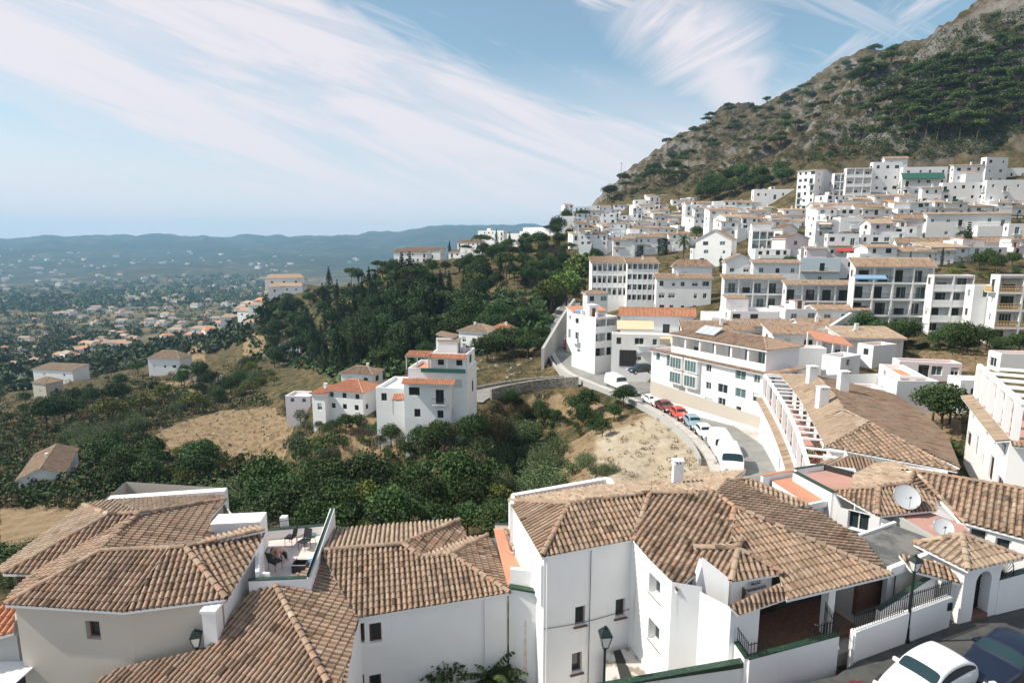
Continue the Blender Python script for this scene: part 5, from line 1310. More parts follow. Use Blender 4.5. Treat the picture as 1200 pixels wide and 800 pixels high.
                if rs.random() < .5: tiles(mu, [x+Z3*h_+(-u*.3 if i_ < 2 else Z3*.5) for i_, x in enumerate(q_)], 'tile', lod=1, slab=.12)
                else: mu.face([x+Z3*h_ for x in q_], fm)
                mu.build('upper_room', t)
            for _ in range(rs.choice((0, 1, 1, 2))):
                p = c[0]+u*(a*rs.uniform(.2, .8))+v*(b*rs.uniform(.2, .8)); chimney(p[0], p[1], H+P[2]-par, rs.uniform(.7, 1.2), t, .45, rz=math.atan2(v[1], v[0]))
            if rs.random() < .3:
                p = c[0]+u*(a*rs.uniform(.3, .7))+v*(b*rs.uniform(.2, .5)); m = MB(); cyl(m, tuple(p+Z3*(H-par)), .5, 1.1, rs.choice(('metal_grey', 'white_plaster_clean')), 10); m.build('water_tank', t)
    else:
        o = over; ri = rise if rise else min(a, b)*.2
        O = [c[0]-u*o-v*o, c[1]-u*o+v*o, c[2]+u*o+v*o, c[3]+u*o-v*o]; O = [p+Z3*(H-.05) for p in O]
        if roof == 'shedL': # falls towards the left face
            hi_ = [O[0], O[1]+Z3*ri, O[2]+Z3*ri, O[3]]; tiles(rfm, [hi_[3], hi_[0], hi_[1], hi_[2]], tilem, lod=1, slab=.16)
            wbm.face([c[0]+Hh, c[1]+Hh, c[1]+Hh+Z3*ri*.95], wall); wbm.face([c[3]+Hh, c[2]+Hh, c[2]+Hh+Z3*ri*.95], wall); wbm.face([c[1]+Hh, c[2]+Hh, c[2]+Hh+Z3*ri*.95, c[1]+Hh+Z3*ri*.95], wall)
        elif roof == 'shedR':
            hi_ = [O[0], O[1], O[2]+Z3*ri, O[3]+Z3*ri]; tiles(rfm, hi_, tilem, lod=1, slab=.16)
            wbm.face([c[0]+Hh, c[3]+Hh, c[3]+Hh+Z3*ri*.95], wall); wbm.face([c[1]+Hh, c[2]+Hh, c[2]+Hh+Z3*ri*.95], wall); wbm.face([c[3]+Hh, c[2]+Hh, c[2]+Hh+Z3*ri*.95, c[3]+Hh+Z3*ri*.95], wall)
        elif roof == 'gableL': # ridge parallel to the left face
            M0 = (O[0]+O[1])/2+Z3*ri; M1 = (O[3]+O[2])/2+Z3*ri
            tiles(rfm, [O[3], O[0], M0, M1], tilem, lod=1, slab=.16); tiles(rfm, [O[1], O[2], M1, M0], tilem, lod=1, slab=.16); ridge(rfm, M0, M1, tilem, lod=1, row=.9)
            for p, q in ((c[0], c[1]), (c[3], c[2])): wbm.face([p+Hh, q+Hh, (p+q)/2+Hh+Z3*ri*.93], wall)
        elif roof == 'gableR':
            M0 = (O[0]+O[3])/2+Z3*ri; M1 = (O[1]+O[2])/2+Z3*ri
            tiles(rfm, [O[0], O[1], M1, M0], tilem, lod=1, slab=.16); tiles(rfm, [O[2], O[3], M0, M1], tilem, lod=1, slab=.16); ridge(rfm, M0, M1, tilem, lod=1, row=.9)
            for p, q in ((c[0], c[3]), (c[1], c[2])): wbm.face([p+Hh, q+Hh, (p+q)/2+Hh+Z3*ri*.93], wall)
        else:
            if a >= b: dr = u*(b/2); M0 = (O[0]+O[1])/2+dr+Z3*ri; M1 = (O[3]+O[2])/2-dr+Z3*ri; fs = [[O[3], O[0], M0, M1], [O[0], O[1], M0], [O[1], O[2], M1, M0], [O[2], O[3], M1]]
            else: dr = v*(a/2); M0 = (O[0]+O[3])/2+dr+Z3*ri; M1 = (O[1]+O[2])/2-dr+Z3*ri; fs = [[O[0], O[1], M1, M0], [O[1], O[2], M1], [O[2], O[3], M0, M1], [O[3], O[0], M0]]
            for q in fs:
                if len(q) == 4 and np.linalg.norm(M0-M1) < .1: q = q[:3]
                tiles(rfm, q, tilem, lod=1, slab=.16)
            if np.linalg.norm(M0-M1) > .3: ridge(rfm, M0, M1, tilem, lod=1, row=.9)
            if a >= b:
                for p, q in ((O[0], M0), (O[1], M0), (O[2], M1), (O[3], M1)): ridge(rfm, q, p, tilem, lod=1, row=.9)
            else:
                for p, q in ((O[0], M0), (O[3], M0), (O[1], M1), (O[2], M1)): ridge(rfm, q, p, tilem, lod=1, row=.9)
        rfm.build('roof', t)
        if clutter and rs.random() < .6:
            p = c[0]+u*(a*rs.uniform(.3, .7))+v*(b*rs.uniform(.4, .6)); chimney(p[0], p[1], H+P[2]+ri*.4, 1.0, t, .5, rz=math.atan2(v[1], v[0]))
    wbm.build('wall', t)
    if down > 1 and b > 5 and floors >= 2 and not style and P[1] > 100:
        nR = -u; r_ = rs.random()
        if r_ < .3: ledge(t, c[0]+Z3*(fh*rs.choice(range(1, floors))-.05)+v*.1, v, b*rs.uniform(.5, .95), .5, 'tile')
        elif r_ < .6:
            w_ = b*rs.uniform(.4, .8); z_ = fh*rs.choice(range(1, floors)); x_ = rs.uniform(0, b-w_); mk = MB(); mk.box(c[0]+v*(x_+w_/2)+nR*.55+Z3*(z_-.08), (w_, 1.1, .14), 'white_plaster_clean', axes=(v, nR, Z3)); mk.build('balcony', t)
            place(rail_mesh(w_, rs.choice(('iron', 'solid', 'solid', 'glass')), .85), 'railing', t, c[0]+v*(x_+w_/2)+nR*1.05+Z3*z_, v)
            if rs.random() < .35: awning(t, c[0]+v*x_+Z3*(z_+2.3)+nR*.02, v, w_, 1.1, rs.choice(('awning_cream', 'awning_green', 'awning_cream', 'awning_orange', 'awning_blue')), .5)
        elif r_ < .8:
            w_ = b*rs.uniform(.3, .6); d_ = rs.uniform(1.5, 3); h_ = fh*rs.uniform(.9, 1.1); x_ = rs.uniform(0, b-w_); mk = MB(); mk.box(c[0]+v*(x_+w_/2)+nR*(d_/2)+Z3*(h_/2-1.5), (w_, d_, h_+3), 'white_plaster', axes=(v, nR, Z3)); mk.face([c[0]+v*x_+nR*.02+Z3*(h_+.01), c[0]+v*x_+nR*d_+Z3*(h_+.01), c[0]+v*(x_+w_)+nR*d_+Z3*(h_+.01), c[0]+v*(x_+w_)+nR*.02+Z3*(h_+.01)], fm); mk.build('terrace', t)
            place(rail_mesh(w_-.1, rs.choice(('solid', 'iron')), .8), 'railing', t, c[0]+v*(x_+w_/2)+nR*(d_-.08)+Z3*h_, v)
    t['foot'] = 0; del t['foot']
    FOOT.append((t, c, P[2]+H)); return t, c, H, u, v
FOOT = []
def at_face(c, side, L, x, z, out, H=0):
    pass
def awning(t, base, ux, w, d, m, drop=.5):
    nrm = np.cross(ux, Z3); mb = MB(); p = np.array(base)
    q = [p, p+ux*w, p+ux*w+nrm*d-Z3*drop, p+nrm*d-Z3*drop]; mb.face(q[::-1], m); mb.face([x-(0, 0, .03) for x in q], m); mb.face([q[3], q[2], q[2]-Z3*.2, q[3]-Z3*.2][::-1], m); return mb.build('awning', t)
def ledge(t, base, ux, L, d=.5, m='tile', name='tile_ledge', rise=.18, lod=1):
    nrm = np.cross(ux, Z3); mb = MB(); p = np.array(base)
    tiles(mb, [p+Z3*rise, p+nrm*d, p+ux*L+nrm*d, p+ux*L+Z3*rise], m, lod=lod, slab=.1); return mb.build(name, t)

# ---------------------------------------------------------------- curved terrace house (pergolas) beyond the large house
E_ = thing('terraced_house', 'curved row of white houses along the road bend with white pergola beams', 'houses', (28, 55, -22))
def interp(P, n):
    P = dense(P, .5); i = np.linspace(0, len(P)-1, n).round().astype(int); return P[i]
fb = interp([W(889, 512, -22.3), W(899, 531, -22), W(911, 556, -21.6), W(925, 592, -21), W(938, 640, -20.2)], 19)      # foot of the curved facade
n_ = len(fb); tg = np.gradient(fb, axis=0); tg[:, 2] = 0; tg /= np.linalg.norm(tg, axis=1)[:, None]; rt = np.stack([-tg[:, 1], tg[:, 0], tg[:, 2]*0], 1)
rt = np.where((rt[:, :1] < 0), -rt, rt)      # pointing right, into the building
zt_ = -17.6
m = MB()
for i in range(n_-1):
    a, b = fb[i], fb[i+1]; L = np.linalg.norm(b[:2]-a[:2]); ux = np.array([*(b[:2]-a[:2])/L, 0]); z0 = -24.0; hs = []
    if i % 2 == 0:
        for zz in (-21.0, -19.0): hs.append((L*.5-.5, zz-z0, L*.5+.5, zz-z0+(1.2 if zz > -20 else 1.4), .2))
    facade(m, (a[0], a[1], z0), ux, L, zt_-z0, hs, 'white_plaster_clean', .2, 'dark_room')
    nr = np.cross(ux, Z3)
    for h_ in hs: place(win_mesh(h_[2]-h_[0], h_[3]-h_[1], random.choice(('tw', 'w', 'sw', 'b'))), 'window', E_, np.array([a[0], a[1], z0])+ux*(L*.5)+Z3*h_[1]-nr*.15, ux)
    m.thickwall(a+rt[i]*.14, b+rt[i+1]*.14, zt_-.3, zt_+.45, zt_+.45, .2, 'white_plaster_clean')
in_ = fb+rt*3.0; 
for i in range(n_-1): m.face([(fb[i][0], fb[i][1], zt_-.1), (fb[i+1][0], fb[i+1][1], zt_-.1), (in_[i+1][0], in_[i+1][1], zt_-.1), (in_[i][0], in_[i][1], zt_-.1)], 'pink_floor'); m.face([(in_[i][0], in_[i][1], -19), (in_[i+1][0], in_[i+1][1], -19), (in_[i+1][0], in_[i+1][1], -14.7), (in_[i][0], in_[i][1], -14.7)], 'white_plaster')
e0, eN = in_[0], in_[-1]
wallrun(m, [fb[0][:2], in_[0][:2]], -24, [zt_, zt_]); wallrun(m, [in_[0][:2], (in_[0][0]+14, in_[0][1]+2)], -24, [-14.8, -14.8]); 
m.build('wall', E_)
for i in range(1, n_-1, 2):  # lit recess doors on the terrace
    a, b = in_[i], in_[i+1 if i+1 < n_ else i]; ux = b-a; ux[2] = 0; ux /= np.linalg.norm(ux); place(win_mesh(1.4, 2.1, 'b'), 'door', E_, np.array([a[0], a[1], zt_-.08])+np.cross(ux, Z3)*.06, ux)
m = MB()
for i in range(n_-1):
    a, b = fb[i]-rt[i]*.55, fb[i+1]-rt[i+1]*.55; c_, d_ = fb[i]+rt[i]*.1, fb[i+1]+rt[i+1]*.1
    tiles(m, [(c_[0], c_[1], zt_+.12), (a[0], a[1], zt_-.12), (b[0], b[1], zt_-.12), (d_[0], d_[1], zt_+.12)], 'tile_light', lod=1, slab=.1, down=(-rt[i][0], -rt[i][1]))
m.build('tile_ledge', E_)
for i in range(0, n_, 2):
    q0, q1 = fb[i]+rt[i]*.2, in_[i]; 
    m = MB(); m.box((q0[0], q0[1], (zt_-14.95)/2), (.34, .34, -14.95-zt_), 'white_plaster_clean', math.atan2(tg[i][1], tg[i][0])); m.build('pergola_post', E_)
for i in range(n_):
    q0, q1 = fb[i]+rt[i]*.2, in_[i]; m = MB(); m.bar((q0[0], q0[1], -14.72), (q1[0], q1[1], -14.72), .2, 'white_plaster_clean'); m.build('pergola_beam', E_)
m = MB()
for i in range(n_-1): a, b = fb[i]+rt[i]*.2, fb[i+1]+rt[i+1]*.2; m.bar((a[0], a[1], -14.85), (b[0], b[1], -14.85), .36, 'white_plaster_clean')
m.build('pergola_edge', E_)
# roofs: western slope follows the arc up to the ridge, then the eastern slope and the hipped near end
rl = [W(913, 438, -14.7), W(926, 452, -14.7), W(938, 468, -14.7), W(952, 493, -14.7), W(967, 522, -14.7)]
rr_ = [W(954, 439, -13.3), W(966, 449, -13.3), W(978, 462, -13.3), W(990, 480, -13.35), W(1020, 496, -13.4)]
m = MB()
for i in range(4):
    tiles(m, [rl[i], rl[i+1], rr_[i+1], rr_[i]], 'tile_light', lod=1)
    ridge(m, rr_[i], rr_[i+1], 'tile_light', lod=1)
re_ = [p+np.array([7.5, -1.5, -1.7]) for p in rr_]; re_[4] = W(1124, 549, -14.8)
hp = W(1122, 552, -14.8)
for i in range(4): tiles(m, [rr_[i], rr_[i+1], re_[i+1], re_[i]], 'tile', lod=1, down=(1, 0))
nl = W(967, 523, -14.8); tiles(m, [rr_[4], nl, hp], 'tile', down=(0, -1), sp=.3); ridge(m, rr_[4], nl, 'tile'); ridge(m, rr_[4], hp, 'tile')
m.build('roof', E_)
m = MB(); wallrun(m, [(nl[0]+.3, nl[1]+.3), (hp[0]-.4, hp[1]+.3)], -20, [-14.85, -14.85]); wallrun(m, [(hp[0]-.4, hp[1]+.3), (re_[0][0], re_[0][1])], -22, [-14.9, -14.9]); m.build('end_wall', E_)
for px, py, h_ in ((951, 440, 1.5), (963, 466, 1.6), (987, 452, 1.9)):
    q = W(px, py+(6 if px != 963 else 8), -13.6 if px != 963 else -13.9); chimney(q[0], q[1], q[2]-.2, h_, E_, .85)
# lower pieces in front
E2 = thing('house', 'low tile roofs between the curved house and the orange terrace with a white garden parapet', 'house', (24, 37, -19))
m = MB(); ta, tb_, tc, td = W(968, 549, -15), W(1001, 534, -14.2), W(1028, 541, -14.3), W(1034, 547, -14.9)
tiles(m, [W(962, 551, -15.0), tb_, W(1040, 541, -14.3), W(1052, 548, -14.9)], 'tile', down=(0, -1), lod=1); tiles(m, [W(962, 540, -14.7), tb_, W(962, 551, -15)], 'tile_light', lod=1, down=(-1, -.3))
m.build('roof', E2); m = MB(); q_ = [W(962, 551, -15.0), W(1052, 549, -14.9)]; wallrun(m, [(q_[0][0], q_[0][1]+.2), (q_[1][0], q_[1][1]+.2), (q_[1][0]+1, q_[1][1]+5)], -20, [-15.05]*3); m.thickwall(W(965, 530, -14.6), W(1123, 562, -14.9), -19, -14.75, -14.95, .3, 'white_plaster_clean'); m.build('wall', E2)
m = MB(); g_ = W(948, 532, -17.2); m.box((g_[0]+.6, g_[1]-.5, -17.0), (2.2, 2.4, 1.0), 'leaf_plant'); 
# planted terrace at the near end of the curved house
pt_ = thing('potted_plants', 'crowded pots of green and orange flowers on the open end of the curved terrace', 'plants', (g_[0], g_[1], -17.6))
for i in range(16):
    x, y = g_[0]+random.uniform(-.8, 1.6), g_[1]+random.uniform(-1.2, 1.2); m = MB(); cyl(m, (x, y, -17.6), .14, .3, 'terracotta_floor', 8, .19); o_ = m.build('pot', pt_)
    m = MB()
    for k in range(26):
        a = random.uniform(0, 6.28); r_ = random.uniform(.05, .35); z = -17.3+random.uniform(0, .6); c_ = np.array([x+r_*math.cos(a), y+r_*math.sin(a), z]); e1 = rng.normal(size=3)*.09; e2 = rng.normal(size=3)*.09; m.face([c_-e1, c_+e2, c_+e1], random.choice(('leaf_plant', 'leaf_plant', 'leaf_plant', 'awning_orange' if i % 3 == 0 else 'leaf_plant')))
    m.build('foliage', pt_)

# ---------------------------------------------------------------- right edge building with pergola
t, c, H, u, v = house('white house at the right edge with thick white pergola posts on its terrace', 1172, 600, 37, 118.7, 1127, 1262, 518, 2, 5, 3, 'flat', 'white_plaster_clean', la=13.3, lb=10, clutter=0, floorm='pink_floor', kinds='wtb', style='')
ledge(t, c[3]+Z3*(H-.05), -u, np.linalg.norm(c[3]-c[0]), .7, 'tile_light'); ledge(t, c[0]+Z3*(H-.05), v, np.linalg.norm(c[1]-c[0]), .6, 'tile')
La_ = np.linalg.norm(c[3]-c[0])
for i in range(6):
    p = c[0]+u*(La_*i/5*.96+.2)+v*.25
    m = MB(); m.box(p+Z3*(H+1.35), (.4, .4, 2.7), 'white_plaster_clean', math.atan2(v[1], v[0])); m.build('pergola_post', t)
    q = p+v*4.2; m = MB(); m.bar(p+Z3*(H+2.6), q+Z3*(H+2.6), .3, 'white_plaster_clean'); m.build('pergola_beam', t)
m = MB(); m.bar(c[0]+v*.25+Z3*(H+2.7), c[3]+v*.25+Z3*(H+2.7), .4, 'white_plaster_clean'); m.bar(c[0]+v*.25+Z3*(H+2.7), c[0]+v*6+Z3*(H+2.7), .4, 'white_plaster_clean'); m.build('pergola_edge', t)
t2, c2, H2, u2, v2 = house('upper tiled storey of the right edge pergola house, cut by the picture edge', 0, 0, 0, 118.7, 0, 0, 0, 1, 3, 2, 'shedL', 'white_plaster_clean', la=La_-.4, lb=8, P=c[0]+v*4.3+Z3*(H-.5), height=3.0, tilem='tile_light', over=.4, rise=2.2, down=.5, clutter=0, kinds='bw')

# ---------------------------------------------------------------- the white block above the road (solar panel)
t, c, H, u, v = house('white block above the parked cars with glazed bays and a long beige plinth', 893, 503, 70, 60, 764, 935, 437, 3, 8, 2, 'flat', 'white_plaster_clean', la=19.5, clutter=0, floorm='pink_floor', kinds='tws', rail='iron')
LA = np.linalg.norm(c[3]-c[0]); LB = np.linalg.norm(c[1]-c[0])
ledge(t, c[3]+Z3*(H-.1), -u, LA, .55); ledge(t, c[0]+Z3*(H-.1), v, LB, .5)
nL = -v
for f in (.28, .42):   # glazed bays
    for z in (2.9, 5.0):
        m = MB(); p = c[3]-u*LA*f+nL*.3+Z3*(z+.9); m.box(p, (2.3, .6, 1.9), 'white_plaster_clean', axes=(-u, v, Z3)); m.build('glazed_bay', t); place(win_mesh(2.1, 1.6, 'tw'), 'window', t, c[3]-u*LA*f+nL*.64+Z3*(z+.1), -u)
m = MB()
for i in range(9): p = c[3]-u*LA*(i+.5)/9+nL*.03+Z3*.0; 
m.face([c[3]+nL*.03, c[0]+nL*.03, c[0]+nL*.03+Z3*1.5, c[3]+nL*.03+Z3*2.2], 'cream_plaster'); m.build('plinth', t)
t2, c2, H2, u2, v2 = house('set back top storey of the white block, solar panel on its brown tile roof', 0, 0, 0, 60, 0, 0, 0, 1, 6, 1, 'hip', 'white_plaster_clean', la=LA-3.5, lb=6.5, P=c[0]+v*2.0+u*1.6+Z3*(H-.5), height=2.9, rise=1.0, style={'L': 'loggia'}, rail='solid', down=.3, clutter=0)
sp_ = thing('solar_panel', 'tilted solar panel on the brown tile roof above the parked cars', 'solar panel', tuple(c2[0]+u*(LA*.55)+v*2+Z3*(H2+.6)))
pp_ = c2[0]+u*(LA*.55)+v*1.8+Z3*(H2+.95); ax_ = (-u, v*.9+Z3*.42, np.cross(-u, v*.9+Z3*.42)); m = MB(); m.box(pp_, (3.4, 2.2, .1), 'metal_grey', axes=ax_); m.build('frame', sp_)
m = MB(); [m.box(pp_+ax_[2]*.06+ax_[0]*(-1.1+1.1*i), (1.0, 2.0, .02), 'dish_grey', axes=ax_) for i in range(3)]; m.build('panel', sp_)

# ---------------------------------------------------------------- list of named houses (front to back)
def row(*a, **k):
    return house(*a, **k)
row('garage house by the road with a big dark double garage door', 716, 428, 104, 100, 713, 800, 391, 2, 1, 4, 'flat', kinds='sbw', clutter=0)
GH, gc, gH, gu, gv = FOOT[-1][0], FOOT[-1][1], 0, 0, 0
ux_ = (gc[1]-gc[0])/np.linalg.norm(gc[1]-gc[0]); nn_ = np.cross(ux_, Z3); gd = WY(735.5, 420, 104); d0_ = (gd-gc[0])@ux_
m = MB(); m.box(gc[0]+ux_*d0_+nn_*.03+Z3*1.4, (2.9, .1, 2.9), 'frame_dark', axes=(ux_, nn_, Z3))
for i in range(5): m.box(gc[0]+ux_*(d0_-1.2+.6*i)+nn_*.09+Z3*1.4, (.04, .03, 2.8), 'frame_brown', axes=(ux_, nn_, Z3))
m.build('garage_door', GH)
row('upper tiled part of the garage house set back behind a terrace', 727, 392, 107, 100, 722, 812, 369, 1, 1, 4, 'gableR', tilem='tile_orange', kinds='swb', clutter=0, rise=1.3)
row('white corner house at the road curve with stacked round balconies and a red tile edge', 697, 424, 110, 62, 670, 722, 372, 3, 2, 2, 'flat', rail='solid', style={'R': 'loggia'}, floorm='pink_floor')
row('long narrow white house at the bend with a blue awning on its roof terrace', 672, 398, 128, 70, 664, 708, 365, 2, 1, 3, 'shedR', tilem='tile_orange', rise=.8)
row('small white pavilion with a pyramid tile roof on the terrace at the bend', 688, 358, 142, 80, 683, 712, 344, 1, 1, 2, 'hip', clutter=0)
row('white arcaded apartment building with glazed bays, left half, tiled terraces on top', 693, 350, 160, 96, 690, 735, 308, 3, 1, 7, 'shedR', style={'R': 'loggia'}, rise=1.2, rail='solid')
row('white arcaded apartment building with glazed bays, right half beside the hipped apartment block', 734, 356, 152, 98, 731, 770, 308, 4, 1, 6, 'shedR', style={'R': 'loggia'}, rise=1.2, rail='solid')
row('broad white apartment block with an arched balcony, small windows and a hipped brown roof storey', 768, 368, 142, 97, 766, 832, 326, 3, 1, 5, 'shedR', kinds='bws', rise=1.0)
row('roof storey with brown hip roof standing on the broad apartment block', 789, 330, 148, 97, 787, 834, 312, 1, 1, 2, 'hip', rise=1.6, clutter=0)
row('low white two storey gallery house, left one of the pair below the pale blue wall', 847, 362, 128, 99, 844, 916, 326, 2, 1, 4, 'shedR', style={'R': 'loggia'}, rise=.8)
row('white gallery house with brown tiled edge, right one below the pale blue wall', 919, 372, 122, 99, 916, 996, 333, 2, 1, 4, 'shedR', style={'R': 'loggia'}, rise=.8)
row('four storey apartment building with dark deep balconies under a long ochre tile roof', 996, 388, 110, 98, 993, 1087, 312, 4, 1, 4, 'shedR', style={'R': 'loggia'}, rise=1.6, wall='white_plaster')
row('stepped apartment wing with deep balconies between the ochre roofed block and the rough white tower', 1087, 394, 106, 99, 1084, 1134, 322, 4, 1, 2, 'flat', style={'R': 'loggia'}, rail='solid')
row('narrow rough plastered white tower with two dark windows beside the brown balustrades', 1134, 400, 102, 99, 1131, 1160, 334, 3, 1, 1, 'flat', kinds='tb')
row('white apartment building at the right edge with brown balustrade balconies', 1162, 404, 99, 99, 1158, 1250, 322, 4, 1, 3, 'flat', style={'R': 'loggia'}, rail='balus')
row('pale blue windowless house wall above the gallery houses', 936, 334, 152, 98, 933, 983, 302, 2, 1, 1, 'flat', wall='blue_plaster', clutter=0)
row('white house joined to the right of the pale blue wall', 983, 332, 153, 98, 980, 1004, 303, 2, 1, 1, 'flat')
row('plain white house in front of the tiled roofs, with a dark doorway terrace', 800, 412, 104, 99, 797, 838, 392, 1, 1, 2, 'shedR', rise=1)
row('low white house with brown tile roof behind the solar panel', 800, 404, 100, 94, 798, 880, 386, 1, 1, 4, 'shedR', rise=1.3)
row('white courtyard house with tile edged terrace and sun canopy', 833, 398, 112, 97, 820, 880, 372, 1, 1, 3, 'flat', floorm='pale_floor')
row('white house with a slanting stair wall beside the pink chimneyed house', 880, 410, 104, 96, 872, 924, 388, 2, 1, 3, 'shedR', rise=.8)
row('small white house with cream awning left of the retaining stair', 924, 404, 106, 96, 920, 962, 388, 1, 1, 2, 'shedR', rise=.7)
row('pink tinted low white house above the small cream awning house', 880, 384, 118, 97, 877, 925, 368, 1, 1, 3, 'flat', floorm='pink_floor')
row('bright windowless white block above the long tile roof with chimneys', 913, 440, 80, 97, 910, 966, 407, 2, 0, 0, 'flat', clutter=0, floorm='pale_floor')
row('white block with sunlit roof and stepped parapet right of the glass balustrade', 983, 448, 74, 60, 981, 1006, 419, 2, 0, 1, 'flat', clutter=0, floorm='pale_floor')
row('tall white house with a double window and glass balcony beside the round trees', 1048, 500, 62, 105, 1025, 1070, 440, 3, 2, 2, 'flat', 'white_plaster_clean', floorm='terracotta_floor', rail='glass', clutter=0)
row('bright windowless white house front with a red terrace floor beside the round trees', 1046, 502, 61, 92, 1043, 1094, 446, 2, 0, 0, 'flat', 'white_plaster_clean', floorm='terracotta_floor', clutter=0)
row('narrow cream fronted house with a domed parapet behind the tiled chimneys', 1005, 480, 63, 96, 1000, 1034, 455, 1, 0, 1, 'flat', clutter=0)
row('pinkish white row of low rooms with dark doorways below the brown terraced plot', 1052, 446, 74, 104, 1048, 1125, 423, 1, 0, 4, 'flat', 'pink_plaster', floorm='terracotta_floor', clutter=0)
row('white walled house with a red roof edge at the right edge below the balustrades', 1170, 442, 74, 98, 1166, 1240, 414, 1, 1, 2, 'flat', floorm='terracotta_floor', clutter=0)
row('white house with curved parapets left of the right edge pergola house', 1122, 480, 60, 100, 1110, 1160, 445, 1, 1, 1, 'flat', clutter=0)
row('small white square hut at the edge of the dark hedge', 1022, 424, 82, 70, 1020, 1049, 405, 1, 1, 0, 'flat', clutter=0, cat='hut')
# mid rows
row('long white house with brown tile roof above the ochre roofed block', 1049, 304, 168, 98, 1046, 1120, 285, 2, 1, 4, 'gableR', rise=1.5)
row('long white house with brown tile roof behind the tall dark conifer', 1120, 305, 166, 98, 1117, 1180, 284, 2, 1, 3, 'gableR', rise=1.5)
row('white house at the right edge with large glazed front under a white balcony', 1178, 300, 175, 98, 1175, 1240, 262, 3, 1, 3, 'flat', kinds='tb')
row('long white house with thin brown ridge and three shuttered windows', 1084, 280, 195, 98, 1081, 1182, 251, 2, 1, 6, 'shedR', rise=.7)
row('white house with small square windows and brown tile edge left of the long shuttered house', 1046, 274, 198, 97, 1043, 1084, 256, 1, 1, 3, 'gableR', rise=1.4)
row('white three storey house with a blue tinted terrace door group', 1007, 300, 172, 97, 1004, 1042, 275, 2, 1, 3, 'flat', kinds='tb')
row('white house with a large glazed window above the red awning', 968, 302, 172, 98, 965, 1005, 274, 2, 1, 3, 'flat', kinds='tb')
row('pink house with a pale tile edge beside the red awning', 945, 304, 170, 98, 942, 968, 291, 1, 1, 2, 'shedR', wall='pink_plaster', rise=.6)
row('large plain pinkish white gable wall left of the pink house', 919, 304, 178, 60, 903, 946, 279, 2, 0, 1, 'gableL', wall='pink_plaster', rise=1.4, clutter=0)
row('tall plain white house front, long and windowless, below the tall white block', 963, 262, 214, 97, 960, 1000, 240, 1, 0, 1, 'shedR', rise=.8)
row('white house with a dark tiled lean-to right of the windowless front', 1000, 264, 208, 97, 997, 1032, 243, 2, 1, 3, 'gableR', rise=1.2)
row('white gabled house with steep tiled side standing above the palm', 856, 311, 188, 30, 826, 868, 281, 3, 2, 0, 'gableR', rise=3.2, la=11, lb=9, kinds='tb', clutter=0)
row('white terraced apartment house with glass balconies right of the steep gable', 880, 302, 190, 98, 876, 915, 270, 3, 1, 4, 'flat', style={'R': 'loggia'}, rail='glass')
row('lower white wing with small windows below the glass balcony apartment house', 884, 312, 178, 98, 880, 925, 292, 2, 1, 4, 'flat', kinds='bw')
row('white gable fronted house with a big windowless wall beside the glass balcony house', 915, 300, 184, 55, 905, 932, 268, 2, 1, 1, 'gableL', rise=1.6, clutter=0)
row('white house with small dormer and grey tile roof above the left gallery house', 850, 326, 150, 97, 846, 882, 306, 1, 1, 2, 'gableL', rise=1.8)
row('white house with arched terrace above the right gallery house', 882, 326, 146, 97, 880, 936, 308, 1, 1, 3, 'shedR', rise=.8)
row('white house with lettered parapet beside the palm tree', 811, 312, 195, 90, 808, 832, 291, 2, 1, 2, 'flat')
# top row under the mountain
tb, *_ = row('tall white six storey block with a grid of small windows in the upper town', 952, 247, 240, 42, 931.5, 975, 199, 6, 3, 2, 'gableL', wall='white_plaster_clean', rise=1.6, kinds='bd', clutter=0, winL=1)
row('white stepped house with terraces right beside the tall six storey block', 975, 243, 242, 96, 972, 990, 203, 4, 1, 2, 'flat', style={'R': 'loggia'}, rail='glass')
row('white apartment house with large dark glazed balconies on the upper slope', 989, 240, 240, 96, 987, 1019, 197, 4, 1, 3, 'flat', style={'R': 'loggia'}, rail='solid')
row('white house with red window frames on the upper slope', 1019, 238, 240, 96, 1017, 1053, 190, 4, 1, 3, 'flat', kinds='gb', rail='solid')
row('small white house with a pointed chimney at the very top of the upper town', 1036, 196, 262, 97, 1034, 1063, 186, 1, 1, 2, 'gableR', rise=1, clutter=1)
row('white house with a long green awning on the upper slope', 1054, 242, 236, 97, 1052, 1106, 196, 4, 1, 4, 'flat', kinds='bw')
row('white house with three tall windows above the dark pergola terrace', 1116, 214, 248, 97, 1114, 1152, 194, 2, 1, 3, 'shedR', rise=.6, kinds='bw')
row('white house with a dark pergola terrace and green balcony rail near the right edge', 1101, 248, 230, 97, 1098, 1152, 214, 3, 1, 5, 'flat', rail='green', kinds='db')
row('small two storey white house left of the dark pergola terrace', 1078, 250, 228, 97, 1076, 1101, 220, 3, 1, 2, 'shedR', rise=.5)
row('tall narrow white house with leaning pipes near the right edge of the upper town', 1153, 216, 246, 80, 1151, 1178, 184, 3, 1, 2, 'flat')
row('white villa with arched windows at the right edge of the upper town', 1152, 252, 226, 97, 1149, 1230, 211, 3, 1, 5, 'flat', kinds='tb', rail='iron')
row('white low house with glazed veranda at the right edge below the mountain', 1177, 212, 250, 97, 1175, 1230, 197, 1, 1, 4, 'flat', kinds='tb')
row('long white church like house at the foot of the pine slope', 803, 247, 305, 96, 800, 878, 238, 1, 1, 6, 'gableR', rise=1.0, kinds='wd', clutter=0)
row('white house with a row of dark windows just left of the tall block', 883, 234, 276, 97, 880, 932, 222, 1, 1, 5, 'flat', kinds='bd')
row('white hill top house with arches and a bougainvillea at the foot of the crag', 758, 240, 372, 96, 753, 788, 229, 2, 1, 3, 'gableR', rise=1.6)
row('white house block with small windows below the hill top house', 780, 256, 345, 96, 776, 800, 240, 3, 1, 4, 'flat')
